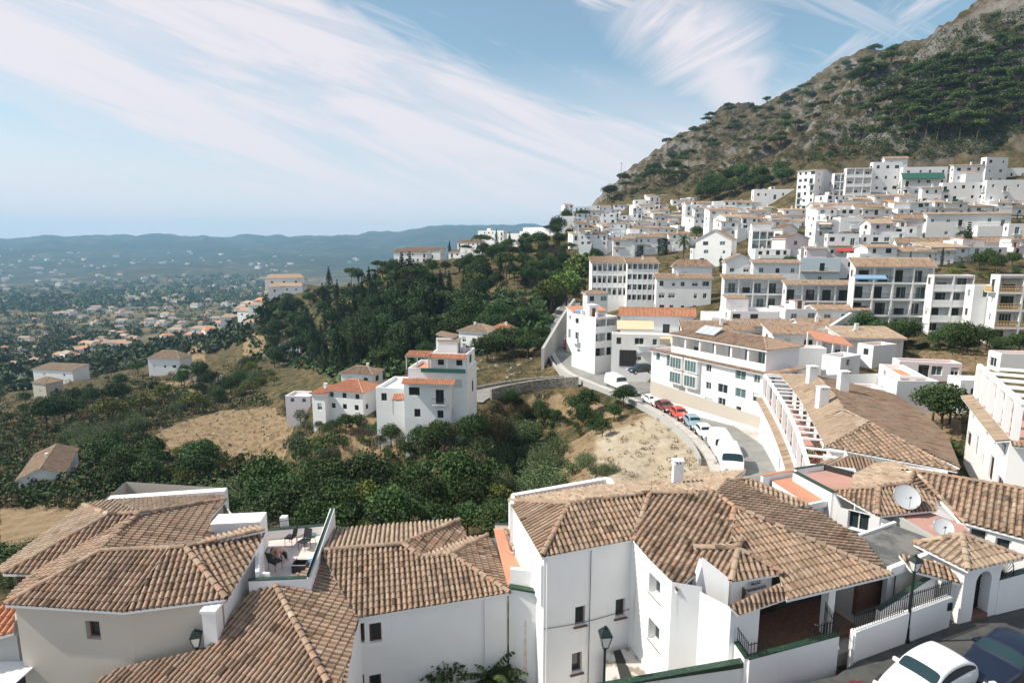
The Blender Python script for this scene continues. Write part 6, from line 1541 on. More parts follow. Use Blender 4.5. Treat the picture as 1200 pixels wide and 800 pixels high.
row('white house with green shutters left of the long church like house', 786, 248, 340, 97, 783, 818, 238, 1, 1, 3, 'flat')
for (mx, my, Yy, w_, d_, mt_) in ((975, 295, 170, 8, 2, 'awning_red'),):
    pass
# awnings hung on named fronts
def hang(px, py, Y, w, d, m, label, drop=.6):
    p = WY(px, py, Y); t = thing('awning', label, 'awning', tuple(p)); ux = np.array([1, -.14, 0]); ux /= np.linalg.norm(ux); awning(t, p, ux, w, d, m, drop)
    mb = MB(); mb.bar(p, p+ux*w, .1, 'metal_grey'); mb.build('roller', t)
hang(723, 375, 102.5, 6.2, 1.6, 'awning_cream', 'cream striped roller awning over the garage house terrace, the long left one', 1.3)
hang(773, 394, 102.5, 5.2, 1.2, 'awning_cream', 'cream roller awning lower right on the garage house front', 1.0)
hang(1056, 203, 235.2, 15, 1.5, 'awning_green', 'long green awning on the upper slope house', 2.2); hang(978, 290, 170.2, 5.5, 1.5, 'awning_red', 'dark red awning above a glazed front in the middle of the town', 1.0)
hang(675, 362, 127, 3.5, 2, 'awning_blue', 'blue awning on a roof terrace at the road bend', .4); hang(926, 390, 105, 6, 1.8, 'awning_cream', 'pale folded awning left of the slanting stair wall', .7)
hang(1000, 322, 109, 5.4, 1.0, 'awning_blue', 'blue awning on the top left balcony of the ochre roofed apartment building', .6)
# open pavilion with orange roof
pv_ = thing('pavilion', 'open terrace pavilion with a flat orange roof on thin white posts beside the dark hedge', 'pavilion', tuple(WY(985, 420, 82)))
q = [WY(958, 396, 84), WY(1012, 407, 80), WY(985, 404, 78.5), WY(962, 399, 80)]
pA, pB = WY(957, 397, 82.5), WY(1000, 405, 79.5); dpt_ = np.array([1.2, 5.2, .5]); m = MB(); qq = [pA, pB, pB+dpt_, pA+dpt_]
m.face(qq, 'terracotta_floor'); m.face([x-(0, 0, .2) for x in qq][::-1], 'white_plaster'); [m.face([qq[i]-(0, 0, .2), qq[(i+1) % 4]-(0, 0, .2), qq[(i+1) % 4], qq[i]], 'terracotta_floor') for i in range(4)]; m.build('roof', pv_)
for p in (pA+(.4, .4, 0), (pA+pB)/2+(0, .3, 0), pB+(-.4, .4, 0), pA+dpt_*.9, pB+dpt_*.9): m = MB(); m.bar(p-(0, 0, 3.2), p-(0, 0, .15), .28, 'white_plaster_clean'); m.build('post', pv_)
m = MB(); f_ = [x-(0, 0, 3.2) for x in qq]; m.prism([p[:2] for p in f_], f_[0][2]-3, f_[0][2], 'white_plaster', 'pale_floor'); m.build('base', pv_)
# terraced brown plot and slanting stair retaining wall
rw_ = thing('retaining_wall', 'slanting white stair wall rising beside the hedge below the ochre roofed block', 'wall', tuple(WY(960, 400, 95))); m = MB()
m.thickwall(WY(925, 428, 90), WY(996, 375, 108), -30, WY(928, 412, 90)[2], WY(994, 366, 108)[2], .5, 'white_plaster'); m.build('wall', rw_)

# ---------------------------------------------------------------- the tall house in the valley and its neighbours
t, c, H, u, v = house('lower storeys of the tall white terraced house on the slope in the centre', 0, 0, 0, 8, 0, 0, 0, 2, 2, 2, 'flat', la=6.8, lb=7, P=WY(528, 499, 83), height=6.4, clutter=0, floorm='terracotta_floor', kinds='db', down=8)
house('middle storey of the tall white terraced house with an orange tiled veranda', 0, 0, 0, 8, 0, 0, 0, 1, 3, 1, 'flat', la=8.8, lb=6.6, P=c[0]+v*1.2-u*2.3+Z3*3.9, height=4.2, clutter=0, floorm='terracotta_floor', kinds='Sd', down=4, style='')
t3, c3, H3, u3, v3 = house('top storey of the tall white terraced house with stepped parapets', 0, 0, 0, 8, 0, 0, 0, 1, 2, 1, 'flat', la=5.4, lb=5.4, P=c[0]+v*1.6-u*2.2+Z3*7.6, height=2.7, clutter=1, floorm='pink_floor', kinds='d', down=2)
vp = c[0]-u*3.0+v*1.2; 
def veranda(p, ux, w, d, h, label, m_='tile_orange', posts=3):
    t = thing('veranda', label, 'veranda', tuple(p)); nr = np.cross(ux, Z3); mb = MB(); p = np.array(p, float)
    tiles(mb, [p+Z3*(h+.4), p+nr*d+Z3*h, p+nr*d+ux*w+Z3*h, p+ux*w+Z3*(h+.4)], m_, lod=1); mb.build('roof', t)
    for i in range(posts): mb = MB(); q = p+nr*(d-.15)+ux*(.15+(w-.3)*i/(posts-1)); mb.bar(q, q+Z3*(h-.05), .2, 'white_plaster'); mb.build('post', t)
    return t
veranda(c3[3]+Z3*(0.1), -u3, 5.4, 1.3, 2.1, 'orange tiled veranda with planted railing on the tall terraced house'); 
rl_ = rail_mesh(6.5, 'green', .6); tt_ = thing('planter_railing', 'dark planted balcony railing around the tall terraced house', 'railing', tuple(c[0]+Z3*9)); place(rl_, 'railing', tt_, c3[3]-u3*2.2-v3*1.4+Z3*0.15, -u3)
veranda(c[3]+v*2.6-u*.2+Z3*8.0, -u, 3.6, 2.4, 2.0, 'orange tiled roof shelter at the left top of the tall terraced house')
ledge(t, c[3]+Z3*(H-.1), -u, 7.6, 1.0, 'tile_orange', rise=.5); 
pw = WY(444, 486, 88)
house('flat white annex with sunlit roof terrace left of the tall terraced house', 0, 0, 0, 10, 0, 0, 0, 1, 3, 0, 'flat', la=7, lb=8, P=WY(492, 480, 88), height=3.2, down=8, clutter=0, floorm='white_plaster_clean', kinds='db')
veranda(WY(462, 482, 86)+(0, 0, 0), np.array([1., .05, 0]), 4.2, 2, 2.3, 'low orange roofed porch at the foot of the flat white annex')
st_ = thing('retaining_wall', 'brown stone retaining wall under the small yard left of the tall terraced house', 'wall', tuple(WY(440, 490, 92))); m = MB()
m.thickwall(W(418, 470, -30), W(500, 500, -28.6), -36, -27.5, -28.0, .6, 'stone'); m.thickwall(W(418, 470, -30), W(426, 455, -29), -36, -27.5, -27.3, .6, 'stone'); m.build('wall', st_)
t, c, H, u, v = house('white house with an orange tiled hip roof left of the stone retaining wall', 0, 0, 0, 18, 0, 0, 0, 2, 3, 2, 'hip', la=7.2, lb=6, P=WY(426, 486, 98), height=3.9, rise=1.4, tilem='tile_orange', kinds='db', down=7, cat='house')
house('lower white wing with the balcony corner of the orange roofed house', 0, 0, 0, 18, 0, 0, 0, 1, 1, 1, 'shedL', la=2.6, lb=4, P=WY(382, 492, 99), height=4.6, rise=.5, tilem='tile_orange', down=7)
house('small white outbuilding with a brown tile roof behind the orange roofed house', 0, 0, 0, 12, 0, 0, 0, 1, 2, 1, 'hip', la=7, lb=5, P=WY(437, 455, 120), height=3.0, rise=1.1)
house('long flat pink walled shed with a pale roof left of the orange roofed house', 0, 0, 0, 5, 0, 0, 0, 1, 2, 0, 'flat', la=5, lb=4, P=WY(364, 476, 112), height=2.0, wall='pink_plaster', floorm='white_plaster_clean', clutter=0, cat='shed')
t, c, H, u, v = house('sprawling white villa with a pale tile roof on the slope above the side road', 0, 0, 0, 25, 0, 0, 0, 1, 3, 2, 'hip', la=8, lb=7, P=WY(572, 410, 140), height=4.2, rise=1.5, tilem='tile_light')
house('right wing of the sprawling villa with an orange tile roof', 0, 0, 0, 25, 0, 0, 0, 1, 1, 2, 'hip', la=5, lb=7, P=WY(592, 408, 143), height=4.0, rise=1.6, tilem='tile_orange')
# valley houses further left
house('white house with pale hip roof on the slope at the end of the valley lane', 0, 0, 0, 4, 0, 0, 0, 1, 3, 1, 'hip', la=15, lb=9, P=WY(212, 437, 262), height=6.5, rise=3, tilem='tile_light', kinds='dS')
house('small white house with grey hip roof among the trees left of the wooded slope', 0, 0, 0, 10, 0, 0, 0, 2, 2, 1, 'hip', la=11, lb=9, P=WY(352, 417, 285), height=5.5, rise=2.6, tilem='tile_light', kinds='d')
house('brown roofed stone outbuilding at the end of a dirt path on the left', 0, 0, 0, 20, 0, 0, 0, 1, 1, 1, 'hip', la=8, lb=7, P=WY(55, 466, 240), height=6, rise=2, wall='cream_plaster', tilem='tile_light', clutter=0)
house('long low house with a pale roof behind the brown roofed stone outbuilding', 0, 0, 0, 10, 0, 0, 0, 1, 2, 0, 'shedL', la=22, lb=9, P=WY(86, 445, 275), height=4.5, rise=1.4, tilem='tile_light', clutter=0)
house('long single storey house with dark shutters and a red tile roof at the left edge', 0, 0, 0, 152, 0, 0, 0, 1, 0, 4, 'gableR', la=6.5, lb=15, P=WY(46, 553, 113)+Z3*.8, height=3.0, rise=1.5, tilem='tile', kinds='d', down=2)
lw = thing('retaining_wall', 'pale stone retaining wall along the valley lane right of the pale hip roofed house', 'wall', tuple(WY(240, 440, 250))); m = MB()
m.thickwall(WY(213, 446, 245), WY(262, 449, 232), -70, WY(213, 432, 245)[2], WY(262, 440, 232)[2], 1, 'stone'); m.build('wall', lw)
# hill top villas on the wooded ridge
for i, (px, py, Y, la, lb, h, rf_, lab, k) in enumerate([
    (500, 308, 350, 20, 10, 6, 'gableL', 'long white villa with an arcade at the left tip of the wooded ridge', 'd'),
    (516, 303, 368, 24, 9, 5, 'gableL', 'long low white villa with tile roof behind the arcaded villa', 'b'),
    (565, 318, 330, 13, 10, 11, 'flat', 'tall white villa with dark windows in the middle of the wooded ridge', 'd'),
    (548, 308, 345, 12, 8, 6, 'shedL', 'white villa wing with an ochre tile roof left of the tall ridge villa', 'b'),
    (562, 295, 390, 16, 9, 6, 'gableL', 'white house group with cypresses at the top of the ridge', 'b'),
    (590, 282, 420, 20, 9, 7, 'flat', 'low white house on the skyline of the ridge, right of the cypress pair', 'b'),
    (622, 286, 400, 18, 9, 7, 'flat', 'bluish white house on the skyline above the wooded slope', 'b'),
    (612, 305, 330, 9, 7, 6, 'flat', 'small white house low among the trees below the skyline houses', 'd'),
    (652, 290, 330, 24, 8, 9, 'flat', 'long pale blue tinted retaining house front above the big green pine', 'w'),
    (636, 302, 320, 12, 7, 7, 'gableL', 'white house with brown tile roof left of the big green pine', 'd')
    ]):
    house(lab, 0, 0, 0, 10+i*3, 0, 0, 0, 2 if h > 5 else 1, max(2, int(la/3.2)), 2, rf_, la=la, lb=lb, P=WY(px, py, Y), height=h, kinds=k, down=6)

# ---------------------------------------------------------------- fill the town between the named houses
def overlap(px0, px1, py0, py1, boxes):
    for b in boxes:
        ix = min(px1, b[1])-max(px0, b[0]); iy = min(py1, b[3])-max(py0, b[2])
        if ix > 0 and iy > 0 and ix*iy > .76*(px1-px0)*(py1-py0): return True
    return False
BOX = []
for tt, c, zt in FOOT:
    P = np.array([list(p) for p in c]); x, y = project(P); x2, y2 = project(P+(0, 0, zt-P[0][2])); BOX.append((x.min(), x.max(), min(y2.min(), y.min()), y.max()))
rf2 = random.Random(5); nfill = 0
BANDS = [(250, 262, 660, 800, 'tiny white village house at the far left end of the town below the crag', 360, 'small houses below the crag'), (262, 276, 655, 830, 'tiny white village house in the far left middle of the town', 310, 'small houses in the far left middle'),
         (276, 292, 665, 850, 'small white village house above the round clipped trees', 265, 'small houses above the clipped trees'), (292, 304, 705, 830, 'small white village house just behind the arcaded apartment building', 225, 'small houses behind the arcaded building'),
         (250, 266, 800, 950, 'small white village house under the pine slope left of the tall block', 262, 'small houses under the pine slope'), (262, 280, 830, 960, 'small white village house between the church like house and the steep gable', 225, 'small houses above the steep gable'),
         (246, 262, 950, 1200, 'small white village house squeezed in just below the upper row', 218, 'small houses below the upper row'), (264, 282, 940, 1060, 'small white village house in the crowded middle of the right hand town', 196, 'small houses in the crowded middle'),
         (284, 300, 1000, 1060, 'small white village house above the ochre roofed apartment block', 172, 'small houses above the ochre roof'), (318, 330, 1000, 1200, 'white house partly hidden behind the ochre roofed apartment block', 148, 'houses behind the ochre roofed block'),
         (205, 222, 985, 1200, 'white house at the very top of the town under the mountain', 258, 'houses at the top of the town'), (240, 262, 740, 900, 'small white village house between the hill top house and the church like house', 318, 'small houses by the church like house'), (262, 276, 690, 800, 'small village house at the foot of the crag, lower row', 290, 'lower row below the crag'),
         (410, 435, 935, 1000, 'small white yard house behind the bright windowless block', 84, 'yard houses behind the windowless block')]
BANDS += [(372, 402, 840, 985, 'low white flat roofed house in the hollow below the gallery houses', 104, 'low houses below the galleries'), (405, 432, 905, 1000, 'low white yard building behind the windowless block', 84, 'yard buildings')]+[(b[0]+d_, b[1]+d_, b[2]+4*d_, b[3], *b[4:]) for d_ in (1, 3, 5) for b in BANDS]
BANDS.sort(key=lambda b: b[5])
NAMED = sum(1 for o in bpy.data.objects if o.parent is None and o.name.split('.')[0] == 'house'); CAP = 292-NAMED
FAR = MB()
def plain_house(P, ps, la, lb, h, fl_, rf_, rise, wall):
    u = np.array([-math.cos(R(ps)), math.sin(R(ps)), 0]); v = np.array([math.sin(R(ps)), math.cos(R(ps)), 0]); c = [P, P+v*lb, P+v*lb+u*la, P+u*la]; fh = h/fl_
    ho = []
    n = max(2, int(lb/2.6))
    for f in range(fl_):
        for i in range(n):
            if random.random() < .25: continue
            x = (i+.5)*lb/n; w = random.choice((.7, .9, 1.3)); hh_ = random.choice((1.0, 1.2, 1.9)); z = f*fh+(.15 if hh_ > 1.5 else fh*.35); w = min(w, lb/n*.7); ho.append((x-w/2, z+4, x+w/2, min(z+hh_, h-.3)+4, .15))
    facade(FAR, P-(0, 0, 4), v, lb, h+4, ho, wall, .15, 'glass')
    for i, j in ((1, 2), (2, 3), (3, 0)): FAR.face([c[i]-(0, 0, 4), c[j]-(0, 0, 4), c[j]+Z3*h, c[i]+Z3*h], wall)
    if rf_ == 'flat': FAR.face([x+Z3*(h-.3) for x in c], random.choice(('pink_floor', 'white_plaster_clean', 'pale_floor')))
    else: q = [c[0]-u*.3, c[1]-u*.3, c[2], c[3]]; tiles(FAR, [q[0]+Z3*h, q[1]+Z3*h, q[2]+Z3*(h+rise), q[3]+Z3*(h+rise)], random.choice(('tile', 'tile_light')), lod=1, slab=.15)
for y0, y1, x0, x1, lab, Y0, grp in BANDS:
    step = 700*6.2/Y0
    for py in np.arange(y0+(y1-y0)*.3, y1+.1, max(6.0, 700*2.9/Y0)):
        px = x0+rf2.uniform(0, step)
        while px < x1:
            w = rf2.uniform(5.5, 10)*700/Y0; hh = rf2.choice((3, 5.6, 5.8, 7.0) if Y0 > 130 else (2.6, 2.9, 3.0)); hp_ = hh*700/Y0
            Yh = Y0*(1+(y1-py)/(y1-y0+1)*.08)
            if nfill > 110 and Y0 > 150: w *= .8
            if not overlap(px, px+w, py-hp_, py, BOX) and not (690 < px < 700 and py > 300):
                kk = rf2.random(); fl_ = 1 if hh < 4 else (2 if hh < 7 else 3)
                psi_ = rf2.choice((97, 95, 88, 100, 75)); lbb = w*Yh/700
                wl_ = rf2.choice(('white_plaster', 'white_plaster_clean', 'white_plaster', 'pink_plaster' if rf2.random() < .2 else 'white_plaster', 'blue_plaster' if rf2.random() < .2 else 'white_plaster'))
                if nfill >= CAP: plain_house(WY(px, py, Yh), psi_, rf2.uniform(6, 8), lbb, hh, fl_, rf2.choice(('flat', 'shed', 'shed')), rf2.uniform(.6, 1.4), wl_)
                else: house(lab, 0, 0, 0, psi_, 0, 0, 0, fl_, 1, max(2, int(lbb/2.8)), rf2.choice(('flat', 'flat', 'shedR', 'gableR', 'shedR')), la=rf2.uniform(6, 8), lb=lbb, P=WY(px, py, Yh), height=hh, seed=nfill+1000, group=grp, kinds='bwtsd', rise=rf2.uniform(.6, 1.5),
                      wall=rf2.choice(('white_plaster', 'white_plaster_clean', 'white_plaster', 'white_plaster', 'blue_plaster' if rf2.random() < .15 else 'white_plaster', 'pink_plaster' if rf2.random() < .3 else 'white_plaster')), tilem=rf2.choice(('tile', 'tile_light', 'tile')))
                BOX.append((px, px+w, py-hp_, py)); nfill += 1
            px += w*rf2.uniform(.9, 1.25)
fo = FAR.build('village_houses'); tag(fo, 'distant small white village houses crowding the far end of the town', 'houses', kind='stuff')
print('filled', nfill)
# ================================================================ trees
def leafmat(name, c1, c2, c3):
    def f(t, b):
        r = t.attr('rnd'); o = t.objrand(); c = t.ramp(r, [(0, c1), (.55, c2), (1, c3)])
        hs = t.node('ShaderNodeHueSaturation'); t.put(hs.inputs['Color'], c); t.put(hs.inputs['Value'], t.m('ADD', .7, t.m('MULTIPLY', o, .6))); t.put(hs.inputs['Hue'], t.m('ADD', .48, t.m('MULTIPLY', o, .035)))
        t.put(b.inputs['Base Color'], hs.outputs[0])
    return mat(name, rough=.75, spec=.2, fn=f)
leafmat('leaf_dark', (0.023, 0.045, 0.016), (0.041, 0.076, 0.024), (0.076, 0.117, 0.036))
leafmat('leaf_mid', (0.030, 0.061, 0.020), (0.056, 0.101, 0.030), (0.112, 0.162, 0.051))
leafmat('leaf_pine', (0.030, 0.056, 0.018), (0.061, 0.097, 0.028), (0.122, 0.158, 0.045))
leafmat('leaf_olive', (0.045, 0.061, 0.036), (0.081, 0.101, 0.056), (0.142, 0.158, 0.091))
leafmat('leaf_cane', (0.045, 0.076, 0.030), (0.101, 0.142, 0.061), (0.203, 0.213, 0.112))
leafmat('leaf_dry', (0.071, 0.061, 0.030), (0.132, 0.101, 0.051), (0.203, 0.152, 0.071))
leafmat('leaf_straw', (.12, .09, .045), (.22, .165, .09), (.32, .25, .15))
leafmat('leaf_yellow', (0.061, 0.081, 0.020), (0.122, 0.142, 0.030), (0.223, 0.223, 0.061))
leafmat('leaf_bright', (0.051, 0.087, 0.020), (0.091, 0.142, 0.030), (0.172, 0.223, 0.051))
leafmat('leaf_conifer', (0.014, 0.030, 0.014), (0.024, 0.045, 0.018), (0.041, 0.066, 0.024))
mat('bark', (.12, .09, .06), .95, noisy((.14, .105, .075), (.06, .045, .03), 6, .5))
leafmat('flower', (.30, .02, .10), (.45, .04, .16), (.5, .1, .2))
def add_leaves(mb, pts, nrm, size, m, vary=.5, two=True):
    k = mb.mi(m); n = len(pts)
    d = rng.normal(size=(n, 3)); d = d/np.linalg.norm(d, axis=1)[:, None]*.9+nrm*.7; d /= np.linalg.norm(d, axis=1)[:, None]
    a = np.cross(d, rng.normal(size=(n, 3))); a /= np.linalg.norm(a, axis=1)[:, None]; b = np.cross(d, a)
    s = size*(1+vary*rng.uniform(-1, 1, n))[:, None]; base = len(mb.v)
    q = np.stack([pts-a*s*.5, pts-b*s*.38+d*s*.08, pts+a*s*.5, pts+b*s*.38-d*s*.08], 1).reshape(-1, 3)
    mb.v += [tuple(x) for x in q.tolist()]; mb.f += [(base+4*i, base+4*i+1, base+4*i+2, base+4*i+3) for i in range(n)]
    mb.m += [k]*n; mb.r += np.clip(rng.normal(.5, .28, n), 0, 1).tolist()
def lobes_crown(mb, lobes, n, size, m, core=True, fl=1.0):
    for c, r in lobes:
        k = max(12, int(n)); d = rng.normal(size=(k, 3)); d /= np.linalg.norm(d, axis=1)[:, None]
        rr = r*(rng.uniform(0, 1, k)**.22)*(1+.25*np.sin(d[:, 0]*5+c[0])*np.cos(d[:, 2]*4+c[1])); pts = np.array(c)+d*rr[:, None]*np.array([1, 1, fl]); add_leaves(mb, pts, d, size, m)
def trunk(mb, h, w, limbs, lean=(0, 0)):
    p = np.array([0, 0, -1.2]); q = np.array([lean[0]*.5, lean[1]*.5, h*.5]); r_ = np.array([lean[0], lean[1], h])
    mb.bar(p, q, w*1.2, 'bark', 7, w*.85); mb.bar(q, r_, w*.85, 'bark', 7, w*.5)
    for e in limbs: s_ = p*(0)+q+(r_-q)*random.uniform(.1, .9); mb.bar(s_, s_*.35+np.array(e)*.65+(0, 0, -.1*h), w*.42, 'bark', 5, w*.25); mb.bar(s_*.35+np.array(e)*.65+(0, 0, -.1*h), e, w*.25, 'bark', 5, w*.1)
def proto(name, label, cat, crown, tr, lab='crown'):
    r = bpy.data.objects.new(name, None); r['category'] = cat; r['label'] = label
    c = bpy.data.objects.new(lab, crown.mesh(lab)); c.parent = r; 
    t = bpy.data.objects.new('trunk', tr.mesh('trunk')); t.parent = r
    CH[name] = (c, t); PROT[name] = r; return r
PROT = {}; PN = {}
def grow(key, loc, rz, sc, label, group, name, cat):
    r0, parts = PN[key]; r = bpy.data.objects.new(name, None); COL.objects.link(r); r.location = V(loc); r.rotation_euler = (0, 0, rz); r.scale = sc if isinstance(sc, tuple) else (sc, sc, sc)
    tag(r, label, cat, group)
    for nm, me in parts: o = bpy.data.objects.new(nm, me); COL.objects.link(o); o.parent = r
    return r
def defp(key, crown, tr, cn='crown'):
    PN[key] = (None, [(cn, crown.mesh(cn))]+([('trunk', tr.mesh('trunk'))] if tr else []))
def round_tree(key, H, Rr, nl, m, dens=170, leaf=.34, fl=.85):
    c = MB(); L = []; 
    for i in range(nl):
        a = 2.4*i+random.uniform(-.4, .4); rad = Rr*.62*math.sqrt((i+.5)/nl); z = H*(.86-.42*(rad/Rr)**1.3*random.uniform(.6, 1.3)); L.append(((rad*math.cos(a), rad*math.sin(a), z), Rr*random.uniform(.30, .50)))
    lobes_crown(c, L, dens, leaf, m, fl=fl); t = MB(); trunk(t, H*.55, Rr*.11, [l[0] for l in L[::2]], (random.uniform(-.3, .3), random.uniform(-.3, .3))); defp(key, c, t)
for k in range(3): round_tree('broad%d' % k, 8, 4.2, 13+k*2, ('leaf_dark', 'leaf_mid', 'leaf_dark')[k], 230, .36)
round_tree('big0', 8, 4.2, 16, 'leaf_bright', 300, .36); round_tree('big1', 8, 4.0, 15, 'leaf_bright', 300, .36)
for k in range(2): round_tree('olive%d' % k, 4.5, 2.7, 8, 'leaf_olive', 150, .24)
for k in range(2): round_tree('yellow%d' % k, 6, 3.3, 9, 'leaf_yellow', 150, .32)
for k in range(3): round_tree('bush%d' % k, 2.4, 1.9, 6, ('leaf_dark', 'leaf_mid', 'leaf_dry')[k], 110, .22, .8)
for k in range(3):   # umbrella pine
    c = MB(); L = []; Hh_ = 9; RR_ = 4.4
    for i in range(12): a = 2.4*i; rad = RR_*.72*math.sqrt((i+.4)/12); L.append(((rad*math.cos(a), rad*math.sin(a), Hh_-.28*rad+random.uniform(-.35, .35)), RR_*random.uniform(.26, .36)))
    lobes_crown(c, L, 130, .42, 'leaf_pine', fl=.5); t = MB(); trunk(t, Hh_*.78, .42, [(l[0][0]*.8, l[0][1]*.8, l[0][2]-.5) for l in L[::2]], (random.uniform(-.8, .8), random.uniform(-.5, .5))); defp('pine%d' % k, c, t)
for k in range(2):   # tall conifer cone
    c = MB(); 
    for i in range(16): z = 1.2+i*.62; r_ = max(.35, 2.3*(1-i/16.5)); [lobes_crown(c, [((r_*.6*math.cos(a), r_*.6*math.sin(a), z), r_*.52)], 42, .34, 'leaf_conifer', fl=.6) for a in (i, i+2.1, i+4.2)]
    t = MB(); trunk(t, 9, .4, []); defp('conifer%d' % k, c, t)
c = MB(); [lobes_crown(c, [((random.uniform(-.12, .12), random.uniform(-.12, .12), .8+i*.62), .78*(1-abs(i-4)/15)*(1 if i < 9 else (13-i)/4.5))], 110, .24, 'leaf_conifer', fl=1.1) for i in range(13)]
t = MB(); trunk(t, 5, .22, []); defp('cypress', c, t)
c = MB() # clipped column
z = rng.uniform(.3, 7.2, 2600); a = rng.uniform(0, 6.28, 2600); r_ = 2.1*(1-.1*rng.uniform(0, 1, 2600)); pts = np.stack([r_*np.cos(a), r_*np.sin(a), z], 1); add_leaves(c, pts, np.stack([np.cos(a), np.sin(a), a*0], 1), .34, 'leaf_conifer')
a = rng.uniform(0, 6.28, 700); r_ = 2.1*np.sqrt(rng.uniform(0, 1, 700)); add_leaves(c, np.stack([r_*np.cos(a), r_*np.sin(a), a*0+7.25+.35*(1-r_/2.1)], 1), np.tile((0, 0, 1.), (700, 1)), .34, 'leaf_conifer'); t = MB(); trunk(t, 3, .3, []); defp('column', c, t)
def palm(key, H, m='leaf_mid', n=26, L_=2.6):
    c = MB(); k = c.mi(m)
    for i in range(n):
        a = 2.4*i; el = 1.15-1.9*(i/n); prev = np.array([0, 0, H]); d0 = np.array([math.cos(a)*math.cos(el), math.sin(a)*math.cos(el), math.sin(el)])
        for s_ in range(6):
            d0 = d0+np.array([0, 0, -.17]); d0 /= np.linalg.norm(d0); q = prev+d0*L_/6; sd_ = np.cross(d0, (0, 0, 1.)); sd_ /= np.linalg.norm(sd_); w = .42*math.sin(math.pi*(s_+.8)/6.8)
            for sg in (-1, 1):
                for f_ in (0, .5):
                    p0 = prev+(q-prev)*f_; c.face([p0, p0+(q-prev)*.4, p0+(q-prev)*.6+sd_*sg*w-(0, 0, w*.35), p0+(q-prev)*.25+sd_*sg*w*.9-(0, 0, w*.3)], m, random.random())
            prev = q
    t = MB(); t.bar((0, 0, -1), (0, 0, H), .42, 'bark', 8, .32); defp(key, c, t)
palm('palm', 6.5); palm('palm_short', 1.6, n=30, L_=3)
def canes(key, H, m, n=260, spread=2.0):
    c = MB()
    for i in range(n):
        a, r_ = random.uniform(0, 6.28), spread*math.sqrt(random.random()); x, y = r_*math.cos(a), r_*math.sin(a); h = H*random.uniform(.6, 1.05)*(1-.35*(r_/spread)**2); lean = np.array([random.gauss(0, .25)+x*.12, random.gauss(0, .25)+y*.12, 0])
        rr = random.random()
        for s_ in range(7):
            t0 = .15+.85*s_/7; p0 = np.array([x, y, 0])+lean*t0*1.3+Z3*h*t0; aa_ = random.uniform(0, 6.28); d = np.array([math.cos(aa_), math.sin(aa_), random.uniform(.1, .8)])*random.uniform(.35, .6); w = np.array([-math.sin(aa_), math.cos(aa_), 0])*.055
            c.face([p0-w, p0+d*.5+w*.3, p0+d+(0, 0, -.18), p0+w], m, rr*.6+.4*random.random())
    defp(key, c, None, 'foliage')
canes('cane0', 3.6, 'leaf_cane'); canes('cane1', 3.2, 'leaf_cane', 240, 2.4); canes('cane_dry', 3.8, 'leaf_dry')
PLACED = []
ROADP = np.vstack([mainroad[:, :2], sideroad[:, :2]])
FT = []
for tt, c, zt in FOOT:
    hx = (c[1]-c[0])[:2]; hy = (c[3]-c[0])[:2]; la, lb = np.linalg.norm(hx), np.linalg.norm(hy); FT.append([*((c[0]+c[2])/2)[:2], *(hx/la), *(hy/lb), la/2, lb/2])
FT = np.array(FT); BWORLD = [worldpoly(p) for p in BARE]
def blocked(p, r):
    if np.min(np.hypot(ROADP[:, 0]-p[0], ROADP[:, 1]-p[1])) < 4.6+r*.6: return True
    dx_, dy_ = p[0]-FT[:, 0], p[1]-FT[:, 1]
    return bool(np.any((np.abs(dx_*FT[:, 2]+dy_*FT[:, 3]) < FT[:, 6]+r*.5) & (np.abs(dx_*FT[:, 4]+dy_*FT[:, 5]) < FT[:, 7]+r*.5)))
def onbare(p): return any(inpoly(np.array([p[0]]), np.array([p[1]]), w)[0] for w in BWORLD[:4])
def scatter(poly, n, keys, scr, mind, label, group, name, cat, sizepx=None, lift=0, maxY=2000, patch=None):
    """spread n plants over the ground seen inside a pixel outline"""
    xs = [p[0] for p in poly]; ys = [p[1] for p in poly]; out = 0; tries = 0; ok = []
    cx = rng.uniform(min(xs), max(xs), n*12); cy_ = rng.uniform(min(ys), max(ys), n*12); m = inpoly(cx, cy_, poly); cx, cy_ = cx[m][:n*4], cy_[m][:n*4]
    for a, b, h in zip(cx, cy_, hits(cx, cy_)):
        if h is None or h[1] > maxY: continue
        if patch is not None and fbm(np.array([h[0]/45]), np.array([h[1]/45]), 3, 77)[0] < patch: continue
        s = random.uniform(*scr)*(random.uniform(.7, 1.2) if random.random() < .5 else 1); r = 2.6*s
        if blocked(h, r): continue
        if name != 'shrub' and random.random() < .9 and onbare(h): continue
        if len(PLACED)+len(ok):
            Q = np.array((PLACED[-500:]+ok)); 
            if np.any((h[0]-Q[:, 0])**2+(h[1]-Q[:, 1])**2 < (mind*(r+Q[:, 2]))**2): continue
        ok.append((h[0], h[1], r)); k = random.choice(keys)
        grow(k, (h[0], h[1], h[2]-.15+lift), random.uniform(0, 6.28), (s*random.uniform(.85, 1.15), s*random.uniform(.85, 1.15), s*random.uniform(.85, 1.2)), label, group, name, cat); out += 1
        if out >= n: break
    PLACED.extend(ok); return out
def one(key, px, py, Y, s, label, name, cat, group=None, z=None):
    p = WY(px, py, Y); g = gz1(p[0], p[1]) if z is None else z; return grow(key, (p[0], p[1], g-.1), random.uniform(0, 6.28), s, label, group, name, cat)
BR = ['broad0', 'broad1', 'broad2', 'broad0']
